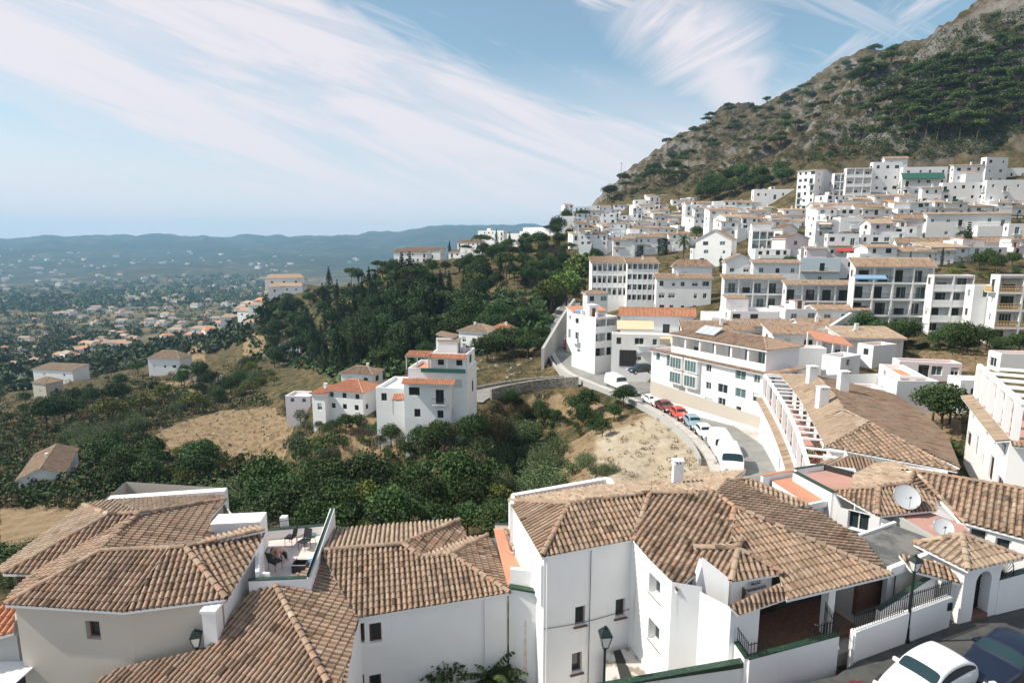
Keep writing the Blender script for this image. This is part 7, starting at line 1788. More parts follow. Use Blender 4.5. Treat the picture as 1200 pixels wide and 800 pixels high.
# gully right behind the middle house
S = {}
S['gully'] = scatter([(300, 600), (345, 590), (420, 588), (480, 572), (560, 575), (600, 590), (600, 650), (300, 650)], 70, BR+['olive0', 'yellow0', 'broad1', 'cane0', 'olive1'], (.42, .75), .40, 'dark green leafy tree in the dense gully just behind the middle tile roof', 'trees in the gully', 'broadleaf_tree', 'tree')
S['gully2'] = scatter([(560, 520), (640, 515), (655, 530), (650, 580), (600, 600), (560, 570)], 26, ['cane0', 'cane1', 'cane0', 'bush1'], (.7, 1.05), .36, 'tall grey green cane thicket clump in the hollow left of the bare sandy mound', 'cane clumps by the mound', 'cane_clump', 'cane clump')
S['cane_dry'] = scatter([(535, 480), (590, 490), (575, 555), (520, 560), (515, 520)], 9, ['cane_dry', 'cane0', 'bush2'], (.9, 1.3), .35, 'dry yellowish cane and shrub clump right below the tall terraced house', 'dry clumps below the tall house', 'cane_clump', 'cane clump')
S['scrub_mid'] = scatter([(380, 500), (520, 510), (530, 560), (420, 570), (340, 545)], 44, ['bush0', 'bush1', 'bush2', 'olive0', 'bush0'], (.4, .85), .36, 'low dark shrub on the slope below the stone retaining wall', 'shrubs below the stone wall', 'shrub', 'shrub')
S['road_edge'] = scatter([(585, 470), (640, 480), (720, 475), (760, 490), (740, 500), (690, 520), (650, 505), (590, 490)], 34, ['broad0', 'bush0', 'bush0', 'broad2'], (.35, .6), .38, 'dark tree on the bank between the side road and the bare sandy mound', 'trees on the road bank', 'broadleaf_tree', 'tree')
S['mound_bush'] = scatter([(665, 545), (720, 540), (720, 562), (665, 565)], 5, ['bush1', 'cane1'], (.4, .6), .5, 'small green bush on the bare sandy mound', 'bushes on the mound', 'shrub', 'shrub')
# left slope, near
S['orch'] = scatter([(112, 535), (150, 525), (260, 530), (262, 565), (230, 575), (120, 578)], 34, ['broad0', 'broad1', 'olive0', 'broad2', 'yellow1'], (.5, .8), .42, 'round green orchard tree between the left tile roofs and the round threshing floor', 'orchard trees below the threshing floor', 'fruit_tree', 'tree')
S['left_low'] = scatter([(-90, 645), (60, 645), (110, 615), (130, 600), (150, 600), (60, 690), (-90, 690)], 16, ['cane0', 'bush0', 'bush1', 'cane1'], (.6, 1.0), .36, 'leafy green tree at the far left behind the cream house roof', 'trees left of the cream house', 'broadleaf_tree', 'tree')
S['near_roof'] = scatter([(262, 585), (310, 575), (385, 590), (385, 618), (262, 618)], 12, ['cane0', 'cane1', 'bush1'], (.7, 1.0), .36, 'bright green cane clump right behind the roof terrace railing', 'cane clumps behind the terrace', 'cane_clump', 'cane clump')
S['cane_strip'] = scatter([(95, 505), (150, 480), (215, 470), (300, 435), (310, 455), (240, 480), (170, 505), (110, 525), (60, 530)], 40, ['cane0', 'cane1', 'yellow0', 'cane0'], (.9, 1.5), .34, 'light green cane clump in the long strip above the round threshing floor', 'cane strip above the threshing floor', 'cane_clump', 'cane clump')
S['slope_mid'] = scatter([(-90, 470), (60, 470), (100, 430), (170, 440), (200, 470), (130, 490), (60, 520), (-90, 560)], 62, ['broad0', 'bush0', 'bush2', 'olive0', 'broad2', 'bush0'], (.6, 1.25), .38, 'dark scrubby tree on the left hand slope below the brown roofed outbuilding', 'scrub trees on the left slope', 'scrub_tree', 'tree')
S['slope_up'] = scatter([(200, 445), (330, 420), (340, 450), (300, 470), (220, 475)], 26, ['broad1', 'yellow1', 'bush1', 'broad0'], (.6, 1.1), .4, 'green tree on the slope right of the pale hip roofed house', 'trees right of the hip roofed house', 'broadleaf_tree', 'tree')
S['house_gap'] = scatter([(335, 455), (365, 500), (350, 545), (330, 540), (300, 520), (330, 480)], 14, ['olive0', 'bush0', 'olive1'], (.5, .9), .42, 'small round tree between the threshing floor and the orange roofed house', 'small trees by the threshing floor', 'fruit_tree', 'tree')
# wooded ridge
S['wood1'] = scatter([(290, 415), (300, 385), (350, 350), (420, 320), (470, 330), (560, 345), (560, 385), (540, 400), (470, 440), (430, 440), (400, 450), (360, 430), (330, 420)], 190, ['broad0', 'conifer0', 'broad2', 'conifer1', 'broad0', 'conifer0', 'pine0'], (.8, 1.35), .36, 'dark tall tree in the dense wood covering the ridge in the centre', 'trees of the dense ridge wood', 'woodland_tree', 'tree')
S['wood2'] = scatter([(420, 318), (500, 308), (600, 290), (650, 300), (690, 320), (680, 345), (600, 335), (560, 345), (470, 335)], 76, ['broad0', 'broad1', 'broad1', 'broad2', 'yellow0', 'bush0'], (.5, .9), .42, 'green tree standing around the ridge top villas', 'trees around the ridge villas', 'broadleaf_tree', 'tree')
S['terr'] = scatter([(560, 350), (650, 345), (640, 385), (600, 375), (545, 385)], 22, ['bush0', 'bush1', 'olive0'], (.6, 1.0), .8, 'small bush on the dry stone terraces above the sprawling villa', 'bushes on the dry terraces', 'shrub', 'shrub')
S['villa'] = scatter([(545, 395), (610, 372), (640, 385), (640, 415), (560, 425), (480, 430), (470, 410)], 26, BR, (.6, 1.0), .42, 'leafy tree beside the sprawling villa on the slope above the side road', 'trees around the sprawling villa', 'broadleaf_tree', 'tree')
S['hedge'] = scatter([(985, 395), (1160, 408), (1200, 420), (1180, 424), (1075, 412), (1010, 412)], 46, ['broad0', 'bush0', 'broad1', 'bush1'], (.35, .6), .3, 'dense green hedge tree in the strip below the ochre roofed apartment building', 'hedge trees below the apartments', 'hedge_tree', 'tree')
S['park'] = scatter([(640, 262), (690, 252), (690, 268), (660, 275)], 8, ['broad0', 'pine1', 'yellow0'], (.9, 1.2), .5, 'tree on the skyline left of the crag at the end of the town', 'skyline trees left of the crag', 'broadleaf_tree', 'tree')
# mountain
S['pines'] = scatter([(700, 240), (800, 222), (920, 205), (1000, 178), (1200, 165), (1200, 60), (1130, 70), (1000, 120), (900, 160), (800, 190)], 170, ['pine0', 'pine1', 'pine2'], (.85, 1.35), .5, 'flat topped green stone pine on the dry mountain slope above the town', 'stone pines on the mountain slope', 'stone_pine', 'tree', maxY=480, patch=-.03)
S['crest'] = scatter([(700, 240), (760, 192), (850, 134), (920, 118), (1000, 75), (1060, 62), (1060, 84), (960, 130), (860, 180), (780, 215)], 90, ['pine0', 'pine1', 'broad0', 'bush0'], (1.0, 1.6), .42, 'dark round pine on the far crest of the mountain', 'pines on the far crest', 'stone_pine', 'tree')
S['belt'] = scatter([(795, 232), (840, 215), (900, 212), (925, 216), (880, 232), (820, 240)], 46, ['broad1', 'broad0', 'yellow0', 'bush2'], (.8, 1.2), .36, 'bushy tree in the green belt just above the long church like house', 'bushy trees above the church like house', 'bushy_tree', 'tree')
S['steep'] = scatter([(700, 238), (740, 205), (1200, 20), (1200, 150), (1000, 185), (900, 208), (720, 240)], 150, ['bush0', 'bush1', 'bush2', 'bush0'], (.8, 1.5), .5, 'low dark scrub bush on the rocky mountain side', 'scrub bushes on the mountain', 'shrub', 'shrub', maxY=800, patch=-.08)
S['town'] = scatter([(690, 275), (800, 262), (1200, 240), (1200, 335), (1000, 330), (840, 345), (700, 310)], 70, ['bush0', 'bush1', 'broad1', 'olive0', 'cypress', 'yellow0'], (.35, .7), .5, 'small garden tree growing between the white town houses', 'garden trees between the town houses', 'garden_tree', 'tree')
S['gap'] = scatter([(1095, 306), (1200, 306), (1200, 326), (1100, 326)], 16, ['bush0', 'bush1', 'broad1'], (.4, .7), .4, 'garden bush on the bank directly above the ochre roofed apartments', 'bushes above the apartments', 'shrub', 'shrub')
S['ridge2'] = scatter([(540, 300), (600, 288), (700, 268), (705, 300), (690, 350), (600, 345), (545, 335)], 80, ['broad0', 'broad1', 'broad2', 'conifer0', 'pine1', 'broad0'], (.6, 1.05), .4, 'dark green tree on the slope between the ridge villas and the town', 'trees between the ridge villas and the town', 'woodland_tree', 'tree')
for px_, py_, Y_, s_ in ((470, 506, 86, .5), (480, 512, 83, .42), (492, 508, 82, .5), (503, 514, 80, .46), (514, 518, 79, .55), (525, 516, 78.5, .5), (537, 516, 79, .55), (548, 508, 81, .55), (556, 500, 84, .5), (458, 500, 88, .45), (446, 500, 91, .4), (434, 500, 93, .42), (420, 502, 94, .4), (405, 504, 94, .42), (390, 506, 95, .45), (374, 504, 96, .5), (362, 496, 102, .45)):
    p = WY(px_, py_, Y_); grow(random.choice(('broad0', 'broad2', 'olive0', 'broad1')), (p[0], p[1], gz1(p[0], p[1])-.1), random.uniform(0, 6.28), (s_, s_, s_*1.05), 'small dark tree hiding the foot of the tall terraced house or its orange roofed neighbour', 'trees at the foot of the valley houses', 'small_tree', 'tree')
# single trees that stand out
one('big0', 686, 322, 215, 2.3, 'big round green tree at the left end of the town, tallest of the clump', 'broadleaf_tree', 'tree'); one('big1', 664, 345, 200, 1.7, 'bright green tree below the big round one beside the arcaded apartments', 'broadleaf_tree', 'tree')
one('big0', 646, 352, 192, 1.5, 'rounded green tree above the grey road wall at the bend', 'broadleaf_tree', 'tree'); one('broad0', 618, 398, 132, .7, 'dark tree overhanging the side road right of the sprawling villa', 'broadleaf_tree', 'tree'); one('broad0', 634, 404, 128, .55, 'dark low tree beside the parked cars at the road bend', 'broadleaf_tree', 'tree')
one('cypress', 694, 290, 262, 1.3, 'single cypress right behind the big round green tree', 'cypress', 'tree')
one('column', 776, 302, 232, .85, 'large dark clipped conifer block behind the arcaded apartments', 'clipped_tree', 'tree'); one('column', 750, 302, 236, .55, 'small clipped round tree left of the large clipped conifer', 'clipped_tree', 'tree')
one('palm', 801, 296, 205, 1.3, 'tall slender palm beside the steep gabled house', 'palm_tree', 'palm tree'); one('palm', 915, 300, 182, .9, 'palm with hanging fronds in front of the plain pinkish gable', 'palm_tree', 'palm tree')
one('palm_short', 397, 452, 128, 1.5, 'bushy palm behind the orange roofed house', 'palm_tree', 'palm tree')
one('conifer0', 1131, 308, 160, .9, 'dark conifer standing above the ochre roofed apartments', 'conifer', 'tree')
for i, (x, y, Y, s, l) in enumerate([(553, 272, 395, 1.9, 'taller cypress of the pair on the ridge skyline'), (558, 272, 395, 1.6, 'shorter cypress of the pair on the ridge skyline'), (584, 268, 410, 1.5, 'cypress right of the pair on the ridge skyline'), (527, 284, 380, 1.7, 'lone slim cypress beside the long low villa on the ridge'), (420, 315, 400, 1.2, 'small cypress tip on the skyline left of the arcaded villa'), (582, 300, 345, 1.6, 'dark cypress in front of the rocky knoll on the ridge')]):
    one('cypress', x, y+18, Y, s, l, 'cypress', 'tree')
for i, (x, y, Y, s, l) in enumerate([(1092, 500, 57, .55, 'left round dark tree in front of the bright windowless house'), (1103, 505, 55, .6, 'middle round dark tree in front of the bright windowless house'), (1112, 500, 57, .5, 'right round dark tree in front of the bright windowless house')]):
    one('broad0', x, y, Y, s, l, 'round_tree', 'tree')
one('bush1', 1108, 530, 50, .8, 'light green bush below the round dark trees', 'shrub', 'shrub')
for x, y, z, s, k, l in ((517, 812, -20.2, .8, 'bush1', 'small leafy plant at the foot of the middle white wall, left one'), (575, 812, -20.2, .62, 'palm_short', 'fan shaped garden palm at the foot of the middle white wall'), (590, 815, -20.2, .6, 'bush0', 'dark garden shrub right of the small palm at the middle white wall')):
    p = W(x, y, z); q = grow(k, (p[0], p[1]-.2, z), random.uniform(0, 6), s, l, None, 'garden_plant', 'plant')
one('bush2', 795, 240, 340, 1.6, 'bush beside the hill top house', 'shrub', 'shrub')
p_ = WY(785, 234, 368); mb = MB(); add_leaves(mb, rng.normal(size=(260, 3))*(1.6, 1.0, .9)+(p_[0], p_[1], p_[2]), np.zeros((260, 3)), .5, 'flower'); tag(mb.build('bougainvillea'), 'magenta bougainvillea beside the hill top house', 'shrub')
p_ = WY(1187, 311, 158); mb = MB(); add_leaves(mb, rng.normal(size=(420, 3))*(1.8, .6, .35)+(p_[0], p_[1], p_[2]), np.zeros((420, 3)), .3, 'flower'); tag(mb.build('bougainvillea'), 'pink flowering creeper on the wall near the right edge above the apartments', 'shrub')
mb = MB(); 
for i in range(9): p_ = WY(1140+i*8, 304+i*.3, 160); add_leaves(mb, rng.normal(size=(220, 3))*(.9, .7, .45)+(p_[0], p_[1], p_[2]), np.zeros((220, 3)), .3, 'leaf_mid')
tag(mb.build('creeper'), 'long green creeper along the wall left of the pink flowering creeper', 'hedge')
print(S)

# ---------------------------------------------------------------- far valley: villas, groves
def tiny(i):
    m = MB(); w, d, h = ((12, 9, 4), (16, 10, 5.5), (9, 8, 4), (20, 9, 4.5))[i]
    m.box((0, 0, h/2-2), (w, d, h+4), 'white_plaster')
    o = .4; ri = 2.0; A = [np.array(q, float) for q in ((-w/2-o, -d/2-o, h), (w/2+o, -d/2-o, h), (w/2+o, d/2+o, h), (-w/2-o, d/2+o, h))]; M0, M1 = np.array((-w/2+2, 0, h+ri)), np.array((w/2-2, 0, h+ri))
    mt = ('tile', 'tile_light', 'tile_orange', 'tile')[i]; m.face([A[0], A[1], M1, M0], mt, .6); m.face([A[2], A[3], M0, M1], mt, .4); m.face([A[3], A[0], M0], mt, .5); m.face([A[1], A[2], M1], mt, .5)
    for k in range(3): m.box((-w/2+w*(k+.6)/3.3, -d/2-.02, h*.5), (1.1, .1, 1.2), 'glass')
    return m.mesh('villa')
TV = [tiny(i) for i in range(4)]
def villas(poly, n, label, group, sc=(1, 1)):
    xs = [p[0] for p in poly]; ys = [p[1] for p in poly]; cx = rng.uniform(min(xs), max(xs), n*4); cy_ = rng.uniform(min(ys), max(ys), n*4); m = inpoly(cx, cy_, poly); k = 0
    for h in hits(cx[m], cy_[m]):
        if h is None or k >= n: continue
        o = bpy.data.objects.new('villa', random.choice(TV)); COL.objects.link(o); o.location = (h[0], h[1], h[2]+.6); o.rotation_euler = (0, 0, random.gauss(0, .5)); s = random.uniform(*sc); o.scale = (s, s, s); tag(o, label, 'villa', group); k += 1
villas([(60, 425), (150, 372), (300, 355), (330, 362), (300, 385), (230, 400), (180, 412), (120, 412)], 62, 'white villa with a tile roof scattered among trees in the near part of the valley', 'villas in the near valley', (.8, 1.15))
villas([(-60, 420), (60, 385), (130, 375), (100, 420), (40, 432)], 22, 'villa at the left edge of the near valley among dark trees', 'villas at the left of the near valley', (.6, .9))
villas([(30, 380), (120, 345), (330, 322), (350, 345), (280, 357), (120, 372)], 90, 'tiny pale villa in the middle distance of the valley', 'villas in the middle of the valley', (.8, 1.4))
villas([(-60, 345), (-60, 292), (260, 295), (420, 300), (420, 316), (200, 330), (100, 340)], 100, 'tiny pale speck of a house on the far blue hills', 'houses on the far hills', (1.0, 2.2))
def grove(poly, n, r0, r1, label, m='leaf_dark', maxd=6000, mind=0, mcl=None):
    xs = [p[0] for p in poly]; ys = [p[1] for p in poly]; cx = rng.uniform(min(xs), max(xs), n*2); cy_ = rng.uniform(min(ys), max(ys), n*2); k = inpoly(cx, cy_, poly); mb = MB(); H_ = [h for h in hits(cx[k][:n], cy_[k][:n]) if h is not None and mind < h[1] < maxd and not (maxd <= 300 and (onbare(h) or blocked(h, 2.5)))]
    for h in H_:
        if mcl is not None and fbm(np.array([h[0]/40]), np.array([h[1]/40]), 3, 55)[0] < mcl: continue
        r = random.uniform(r0, r1); nl = 60 if maxd <= 300 else (40 if maxd <= 900 else 26); d = rng.normal(size=(nl, 3)); d /= np.linalg.norm(d, axis=1)[:, None]; pts = np.array(h)+(0, 0, r*.7)+d*r*np.array([1, 1, .75]); add_leaves(mb, pts*1.0, d, r*(.38 if maxd <= 900 else .75), m)
    o = mb.build('grove'); o['label'] = label; o['kind'] = 'stuff'; o['category'] = 'grove'
grove([(-90, 480), (-90, 372), (120, 360), (320, 350), (350, 372), (300, 400), (290, 425), (200, 430), (60, 455)], 1100, 2.2, 5, 'dark green groves between the villas of the near valley', mind=330)
grove([(-90, 372), (-90, 345), (120, 330), (330, 318), (360, 330), (340, 352), (120, 362)], 800, 5, 10, 'dark tree groves in the middle distance of the valley', mind=750)
grove([(-90, 590), (-90, 480), (300, 425), (330, 520), (300, 600), (150, 600)], 1500, .6, 1.6, 'low dark scrub covering the left slope', 'leaf_dark', 300)
grove([(-90, 590), (-90, 460), (120, 430), (300, 425), (330, 520), (300, 600), (150, 600)], 1100, .5, 1.3, 'low dry brownish scrub covering the left slope', 'leaf_dry', 300)
grove([(300, 600), (330, 520), (460, 500), (540, 530), (600, 500), (650, 500), (650, 600)], 700, .4, 1.0, 'low undergrowth in the gully', 'leaf_mid', 300)
grove([(700, 240), (740, 203), (850, 132), (1000, 75), (1150, 20), (1200, 10), (1200, 175), (1000, 195), (900, 212)], 5200, .5, 1.6, 'low thorny scrub on the mountain side', 'leaf_dark', 900, mcl=-.12)
grove([(290, 420), (300, 385), (350, 350), (420, 322), (560, 345), (650, 345), (640, 400), (540, 420), (430, 450)], 1500, .8, 2.0, 'dark undergrowth of the ridge wood', 'leaf_dark')

grove([(-60, 480), (-60, 372), (120, 360), (320, 350), (350, 372), (300, 400), (290, 425), (200, 430), (60, 455)], 1100, 1.8, 4, 'olive green groves between the villas of the near valley', 'leaf_olive', mind=330)
grove([(-60, 372), (-60, 345), (120, 330), (330, 318), (360, 330), (340, 352), (120, 362)], 500, 4, 9, 'olive groves in the middle distance of the valley', 'leaf_olive', mind=750)

TUFT = [([(655, 560), (664, 522), (700, 500), (755, 483), (798, 489), (838, 508), (864, 536), (872, 575), (700, 575)], 130, 'dry grass tufts on the sandy mound'), ([(160, 522), (205, 497), (262, 480), (322, 478), (345, 500), (332, 540), (282, 550), (178, 532)], 420, 'dry grass tufts on the round clearing'), ([(-60, 600), (-60, 440), (330, 410), (350, 560), (200, 600)], 1500, 'dry grass tufts on the left slope'), ([(540, 345), (650, 345), (640, 470), (560, 440)], 500, 'dry grass tufts on the terraces above the side road'), ([(1000, 395), (1165, 405), (1168, 440), (1085, 430)], 160, 'dry weeds on the terraced plot')]
for pl_y, n_, l_ in TUFT: grove(pl_y, n_, .12, .42, l_, 'leaf_straw', 301)
m = MB()
for pl_y, n_ in ((TUFT[0][0], 50), (TUFT[1][0], 80), (TUFT[2][0], 500), (TUFT[3][0], 260)):
    cx = rng.uniform(min(p[0] for p in pl_y), max(p[0] for p in pl_y), n_*2); cy_ = rng.uniform(min(p[1] for p in pl_y), max(p[1] for p in pl_y), n_*2); k_ = inpoly(cx, cy_, pl_y)
    for h in hits(cx[k_][:n_], cy_[k_][:n_]):
        if h is None or h[1] > 300: continue
        r_ = random.uniform(.1, .35)*(1+h[1]/200); a_x = [rng.normal(size=3) for _ in range(3)]; a_x = [x/np.linalg.norm(x) for x in a_x]; m.box(h, (r_*1.6, r_, r_), 'stone', axes=a_x)
o = m.build('loose_stones'); o['kind'] = 'stuff'; o['label'] = 'loose stones scattered over the dry slopes'; o['category'] = 'stones'
# ================================================================ cars
def paint(name, c): return mat(name, c, .3, coat=.6)
paint('paint_white', (.78, .77, .76)); paint('paint_blue', (.008, .012, .03)); paint('paint_red', (.35, .02, .02)); paint('paint_black', (.015, .017, .018)); paint('paint_silver', (.42, .45, .47)); paint('paint_orange', (.55, .06, .03)); paint('paint_green', (.02, .09, .05)); paint('paint_lightblue', (.25, .36, .42)); paint('paint_maroon', (.14, .02, .025))
mat('car_glass', (.015, .035, .04), .05, spec=.8); mat('headlight', (.75, .78, .8), .1, spec=.9); mat('taillight', (.4, .01, .01), .2)
SHAPES = { # x (0 nose..1 tail): list of (t, belt z, roof z, half width belt, half width roof)
 'hatch': dict(L=4.0, W=1.72, st=[(0, .42, .42, .55), (.03, .60, .60, .70), (.12, .74, .74, .80), (.27, .90, .92, .84), (.30, .92, .97, .85), (.44, .94, 1.40, .86), (.60, .95, 1.47, .86), (.80, .97, 1.42, .85), (.93, .96, 1.12, .82), (.97, .88, .90, .78), (1, .5, .5, .66)], g0=3, g1=8),
 'sedan': dict(L=4.5, W=1.75, st=[(0, .42, .42, .58), (.03, .60, .60, .72), (.14, .74, .74, .82), (.27, .86, .88, .86), (.30, .88, .93, .87), (.42, .90, 1.34, .87), (.58, .91, 1.42, .87), (.70, .93, 1.36, .86), (.84, .95, 1.0, .85), (.96, .90, .90, .8), (1, .5, .5, .7)], g0=3, g1=8),
 'van': dict(L=5.2, W=1.95, st=[(0, .5, .5, .7), (.02, .8, .8, .86), (.08, 1.0, 1.02, .94), (.15, 1.12, 1.2, .97), (.26, 1.2, 2.1, .97), (.45, 1.2, 2.22, .97), (.70, 1.2, 2.24, .97), (.93, 1.2, 2.22, .97), (.98, 1.2, 2.1, .95), (.99, .9, 1.3, .94), (1, .5, .5, .9)], g0=3, g1=4),
 'mpv': dict(L=4.4, W=1.82, st=[(0, .45, .45, .6), (.03, .68, .68, .76), (.12, .88, .88, .86), (.2, 1.0, 1.03, .9), (.24, 1.03, 1.1, .9), (.38, 1.05, 1.7, .9), (.60, 1.05, 1.82, .9), (.86, 1.06, 1.78, .9), (.96, 1.04, 1.3, .87), (.985, .95, .98, .84), (1, .5, .5, .75)], g0=3, g1=8)}
CARM = {}
def car_meshes(kind, pm):
    if (kind, pm) in CARM: return CARM[(kind, pm)]
    S_ = SHAPES[kind]; L, Wd = S_['L'], S_['W']; st = S_['st']; sec = []; fs = Wd/2/.9
    for t, zb_, zr_, w in st:
        x = L/2-t*L; w = w*fs; gh = zr_-zb_; wr = w-max(0, gh)*.42 if kind != 'van' else w-max(0, gh)*.14
        zs = .28 if t not in (0, 1) else .36
        sec.append([(x, w*.86, zs-.06), (x, w*.99, zs+.1), (x, w*1.0, zb_*.72), (x, w*.96, zb_), (x, wr+.02 if gh > .05 else w*.86, zr_-.05 if gh > .05 else zr_+.01), (x, wr*.72 if gh > .05 else w*.6, zr_+.01 if gh > .05 else zr_+.03), (x, 0, zr_+.035 if gh > .05 else zr_+.05)])
    g0, g1 = S_['g0'], S_['g1']
    def yp(p, s): return (p[0], p[1]*s, p[2])
    bm = bmesh.new(); VV = {}
    def vv(p):
        k = tuple(round(x, 4) for x in p)
        if k not in VV: VV[k] = bm.verts.new(k)
        return VV[k]
    iw = g0+1 if kind != 'van' else 3
    gl = {1: [], 2: [], 3: [], 4: []}
    for i in range(len(sec)-1):
        for j in range(6):
            for s in (1, -1):
                q = [yp(sec[i][j], s), yp(sec[i][j+1], s), yp(sec[i+1][j+1], s), yp(sec[i+1][j], s)]
                if s < 0: q = q[::-1]
                vs_ = []
                for p in q:
                    v_ = vv(p)
                    if v_ not in vs_: vs_.append(v_)
                if len(vs_) < 3: continue
                f = bm.faces.new(vs_); f.smooth = True
                if j in (4, 5) and i == iw: gl[1].append(f)
                if kind != 'van' and j in (4, 5) and i == len(sec)-(4 if kind != 'mpv' else 4): gl[2].append(f)
                if j == 3 and (iw <= i < g1 if kind != 'van' else i in (3,)): gl[3 if s > 0 else 4].append(f)
    for se in (sec[0], sec[-1]):
        ring = []
        for p in [yp(p, 1) for p in se]+[yp(p, -1) for p in se[::-1]]:
            v_ = vv(p)
            if v_ not in ring: ring.append(v_)
        f = bm.faces.new(ring); f.smooth = True
    for k in (1, 2): 
        if gl[k]:
            bmesh.ops.inset_region(bm, faces=gl[k], thickness=.03)
            for f in gl[k]: f.material_index = k
    for k in (3, 4):
        if gl[k]:
            bmesh.ops.inset_region(bm, faces=gl[k], thickness=.03)
            for f in gl[k]: f.material_index = k
    bmesh.ops.recalc_face_normals(bm, faces=bm.faces)
    me0 = bpy.data.meshes.new('shell'); bm.to_mesh(me0); bm.free()
    ob = bpy.data.objects.new('shell', me0); COL.objects.link(ob); md = ob.modifiers.new('s', 'SUBSURF'); md.levels = 2
    for _ in range(5): me0.materials.append(None)
    dg = bpy.context.evaluated_depsgraph_get(); me1 = bpy.data.meshes.new_from_object(ob.evaluated_get(dg)); bpy.data.objects.remove(ob)
    parts = []
    for k, nm in ((0, 'body'), (1, 'windshield'), (2, 'rear_window'), (3, 'side_glass'), (4, 'side_glass')):
        b2 = bmesh.new(); b2.from_mesh(me1); dl_ = [f for f in b2.faces if f.material_index != k]
        bmesh.ops.delete(b2, geom=dl_, context='FACES')
        if len(b2.faces):
            m2 = bpy.data.meshes.new(nm); 
            for f in b2.faces: f.material_index = 0
            b2.to_mesh(m2); m2.materials.clear(); m2.materials.append(MATS[pm if k == 0 else 'car_glass']); m2.polygons.foreach_set('material_index', [0]*len(m2.polygons)); parts.append((nm, m2, (0, 0, 0), 0))
        b2.free()
    wh = MB(); wh.bar((0, -.1, 0), (0, .1, 0), .62, 'rubber', 18); wh.bar((0, -.108, 0), (0, .108, 0), .38, 'metal_grey', 14); wm = wh.mesh('wheel')
    for x in (L*.32, -L*.30):
        for s in (1, -1): parts.append(('wheel', wm, (x, s*(Wd/2-.07), .31), 0))
    pl_b = MB(); pl_b.bar((0, 0, 0), (-.03, -.22, .4), .06, 'rubber'); pbm = pl_b.mesh('pillar')
    hl = MB(); hl.box((0, 0, 0), (.22, .34, .13), 'headlight'); hm = hl.mesh('headlight'); tl_ = MB(); tl_.box((0, 0, 0), (.1, .2, .24), 'taillight'); tm = tl_.mesh('taillight')
    for s in (1, -1): parts.append(('headlight', hm, (L/2-.14, s*Wd*.33, .62 if kind != 'van' else .8), s*-.35)); parts.append(('taillight', tm, (-L/2+.2 if kind != 'van' else -L/2+.05, s*Wd*.35, .66 if kind != 'van' else .95), 0))
    mr = MB(); mr.box((0, 0, 0), (.12, .2, .12), pm); mm = mr.mesh('mirror')
    for s in (1, -1): parts.append(('mirror', mm, (sec[iw][0][0]-.35, s*(Wd/2-.02), .98 if kind != 'van' else 1.3), 0))
    gr = MB(); gr.box((0, 0, 0), (.06, Wd*.5, .12), 'rubber'); parts.append(('grille', gr.mesh('grille'), (L/2-.02, 0, .46), 0))
    pt = MB(); pt.box((0, 0, 0), (.03, .5, .11), 'frame_white'); parts.append(('number_plate', pt.mesh('number_plate'), (L/2+.01, 0, .36), 0))
    for nm, me, *_ in parts:
        if nm == 'body':
            me.polygons.foreach_set('use_smooth', [True]*len(me.polygons))
    CARM[(kind, pm)] = parts; return parts
def car(kind, pm, p, heading, label, group=None, tilt=0):
    t = thing('parked_van' if kind == 'van' else 'parked_car', label, 'van' if kind == 'van' else 'car', tuple(p), group); t.rotation_euler = (0, 0, heading)
    for nm, me, lo_, rz in car_meshes(kind, pm):
        o = bpy.data.objects.new(nm, me); COL.objects.link(o); o.parent = t; o.location = lo_; o.rotation_euler = (0, 0, rz)
    return t
zs_ = -15.995
c = W(1098, 790, zs_); car('hatch', 'paint_white', (c[0]-1.15, c[1]-1.0, zs_), R(206), 'white hatchback parked nearest in the street at the bottom right')
c = W(1172, 770, zs_); car('sedan', 'paint_blue', (c[0]-.45, c[1]-.85, zs_), R(206), 'dark blue car parked behind the white hatchback, sun shade in its windscreen')
c = W(985, 815, zs_); car('hatch', 'paint_maroon', (c[0]-.9, c[1]-1.9, zs_), R(203), 'dark red car whose roof just shows at the bottom edge of the street')
# parked row and moving cars on the road below
def on_road(px, py, side, back=0):
    h = np.array([W(px, py, -22.5)[:2]]); 
    # iterate height on the road surface
    z = -22.5
    for _ in range(4): q = W(px, py, z); i = np.argmin(np.hypot(mainroad[:, 0]-q[0], mainroad[:, 1]-q[1])); z = mainroad[i, 2]
    T_ = mainroad[min(i+2, len(mainroad)-1)]-mainroad[max(i-2, 0)]; return q, math.atan2(T_[1], T_[0]), z, i
for k, (px, py, kind, pm, lab, fl_) in enumerate([
    (862, 549, 'van', 'paint_white', 'white van nearest in the row parked along the bend, windscreen towards the viewer', 0), (856, 531, 'van', 'paint_white', 'white van second in the row parked along the bend', 0), (845, 512, 'hatch', 'paint_white', 'small white car tucked behind the two white vans', 0),
    (836, 500, 'hatch', 'paint_lightblue', 'light blue car in the parked row before the red ones', 0), (821, 489, 'hatch', 'paint_orange', 'bright red hatchback in the parked row', 0), (803, 479, 'sedan', 'paint_maroon', 'dark red car behind the bright red hatchback', 0),
    (780, 472, 'sedan', 'paint_white', 'white car in the parked row in front of the plinth wall', 0), (753, 460, 'sedan', 'paint_black', 'dark grey green car parked behind the white panel van', 0), (728, 453, 'van', 'paint_white', 'long white panel van standing at the road junction', 0)]):
    q, a, z, i = on_road(px, py, 0); T_ = np.array([math.cos(a), math.sin(a), 0]); N_ = np.array([-T_[1], T_[0], 0]); s = -2.15 if k < 8 else -1.2
    b = mainroad[i]; base = b+T_*((q-b)@T_)+N_*s; car(kind, pm, (base[0], base[1], z+.01), a if fl_ == 0 else a+math.pi, lab)
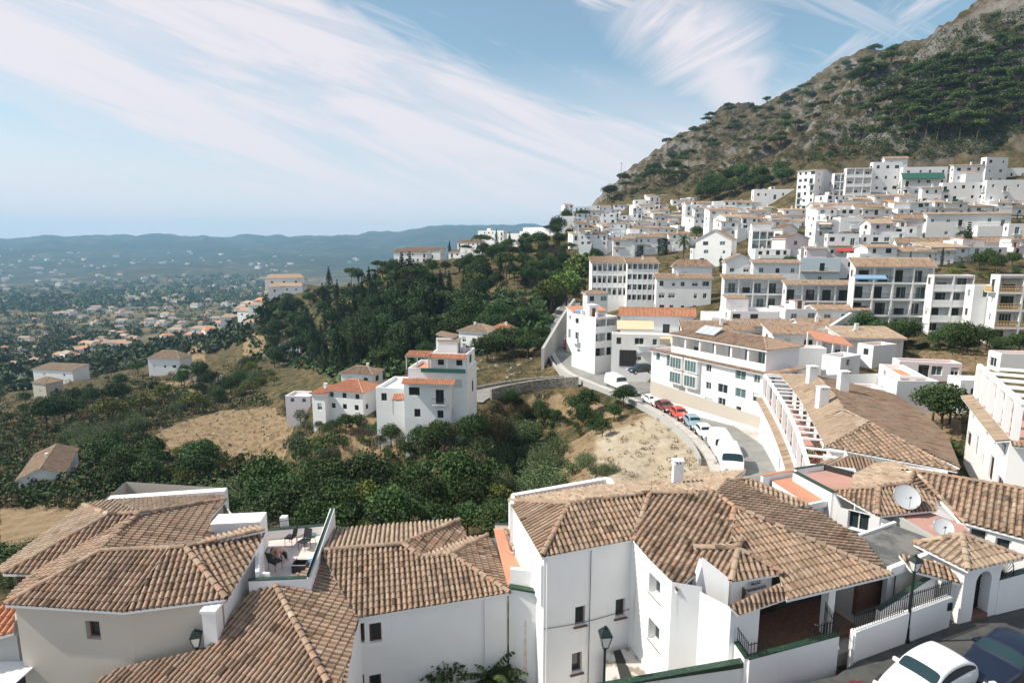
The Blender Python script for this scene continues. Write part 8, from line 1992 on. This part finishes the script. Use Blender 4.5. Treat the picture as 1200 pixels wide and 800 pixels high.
for k, (px, py, kind, pm, a_, lab) in enumerate([(690, 430, 'mpv', 'paint_white', 120, 'white estate car at the junction below the curved balconies'), (704, 429, 'sedan', 'paint_green', 170, 'dark green car parked at the stone corner by the junction'), (750, 437, 'hatch', 'paint_black', 200, 'black car parked in front of the garage house'),
    (667, 408, 'hatch', 'paint_orange', 112, 'red car coming down the narrow street'), (661, 399, 'hatch', 'paint_white', 110, 'white car right behind the red one in the narrow street'), (660, 392, 'mpv', 'paint_green', 108, 'dark green car in the narrow street queue'), (662, 384, 'van', 'paint_white', 106, 'white van at the far end of the narrow street queue')]):
    q = W(px, py, -23.9+.1*max(0, (430-py)*.4)); i = np.argmin(np.hypot(mainroad[:, 0]-q[0], mainroad[:, 1]-q[1])); z = mainroad[i, 2] if np.hypot(*(mainroad[i, :2]-q[:2])) < 4.5 else gz1(q[0], q[1])+.25
    q = W(px, py, z); car(kind, pm, (q[0], q[1], z+.02), R(-a_+180) if k > 2 else R(a_), lab)
# forecourt of the garage house
m = MB(); f_ = [W(708, 436, -24.05), W(722, 428, -24.05), W(800, 430, -24.05), W(790, 452, -23.7), W(745, 462, -23.7)]; m.face(f_, 'asphalt_pale'); struct(m.build('forecourt'))
# roadside walls
def wall_along(P, off, h, th, m_, label, name='retaining_wall', z=-.3):
    P = np.array(P); T_ = np.gradient(P, axis=0); T_[:, 2] = 0; T_ /= np.linalg.norm(T_, axis=1)[:, None]; N_ = np.stack([-T_[:, 1], T_[:, 0], T_[:, 2]*0], 1); Q = P+N_*off; mb = MB()
    for a, b in zip(Q, Q[1:]): mb.thickwall(a, b, a[2]-2.5, a[2]+h, b[2]+h, th, m_)
    t = thing(name, label, 'wall', tuple(Q[0])); mb.build('wall', t); return t
wall_along(mainroad[30:-12], -4.9, .55, .25, 'grey_plaster', 'low grey guard wall on the outer side of the road bend below the parked cars')
wall_along(sideroad[2:-2], 3.2, 1.6, .5, 'stone', 'stone wall on the uphill side of the side road')
wall_along(sideroad[2:-2], -3.1, .5, .4, 'stone', 'low stone edge on the downhill side of the side road')
P_ = [WY(636, 408, 118), WY(648, 388, 130), WY(660, 368, 142), WY(673, 350, 155)]; m = MB()
for a, b in zip(P_, P_[1:]): m.thickwall(a, b, -32, a[2], b[2], .6, 'grey_plaster')
t_ = thing('retaining_wall', 'long grey ramp wall climbing left of the narrow street to the trees', 'wall', tuple(P_[0])); m.build('wall', t_)
# power pole on the skyline
p = WY(728, 205, 600); t_ = thing('antenna_mast', 'thin antenna mast on the mountain skyline left of the crest', 'mast', tuple(p)); m = MB(); g = gz1(p[0], p[1]); m.bar((p[0], p[1], g-1), (p[0], p[1], WY(728, 190, 600)[2]), .5, 'metal_grey'); m.build('pole', t_)
for z_ in (.8, .95): m = MB(); zz = g+(WY(728, 190, 600)[2]-g)*z_; m.bar((p[0]-1.6, p[1], zz), (p[0]+1.6, p[1], zz), .3, 'metal_grey'); m.build('antenna', t_)
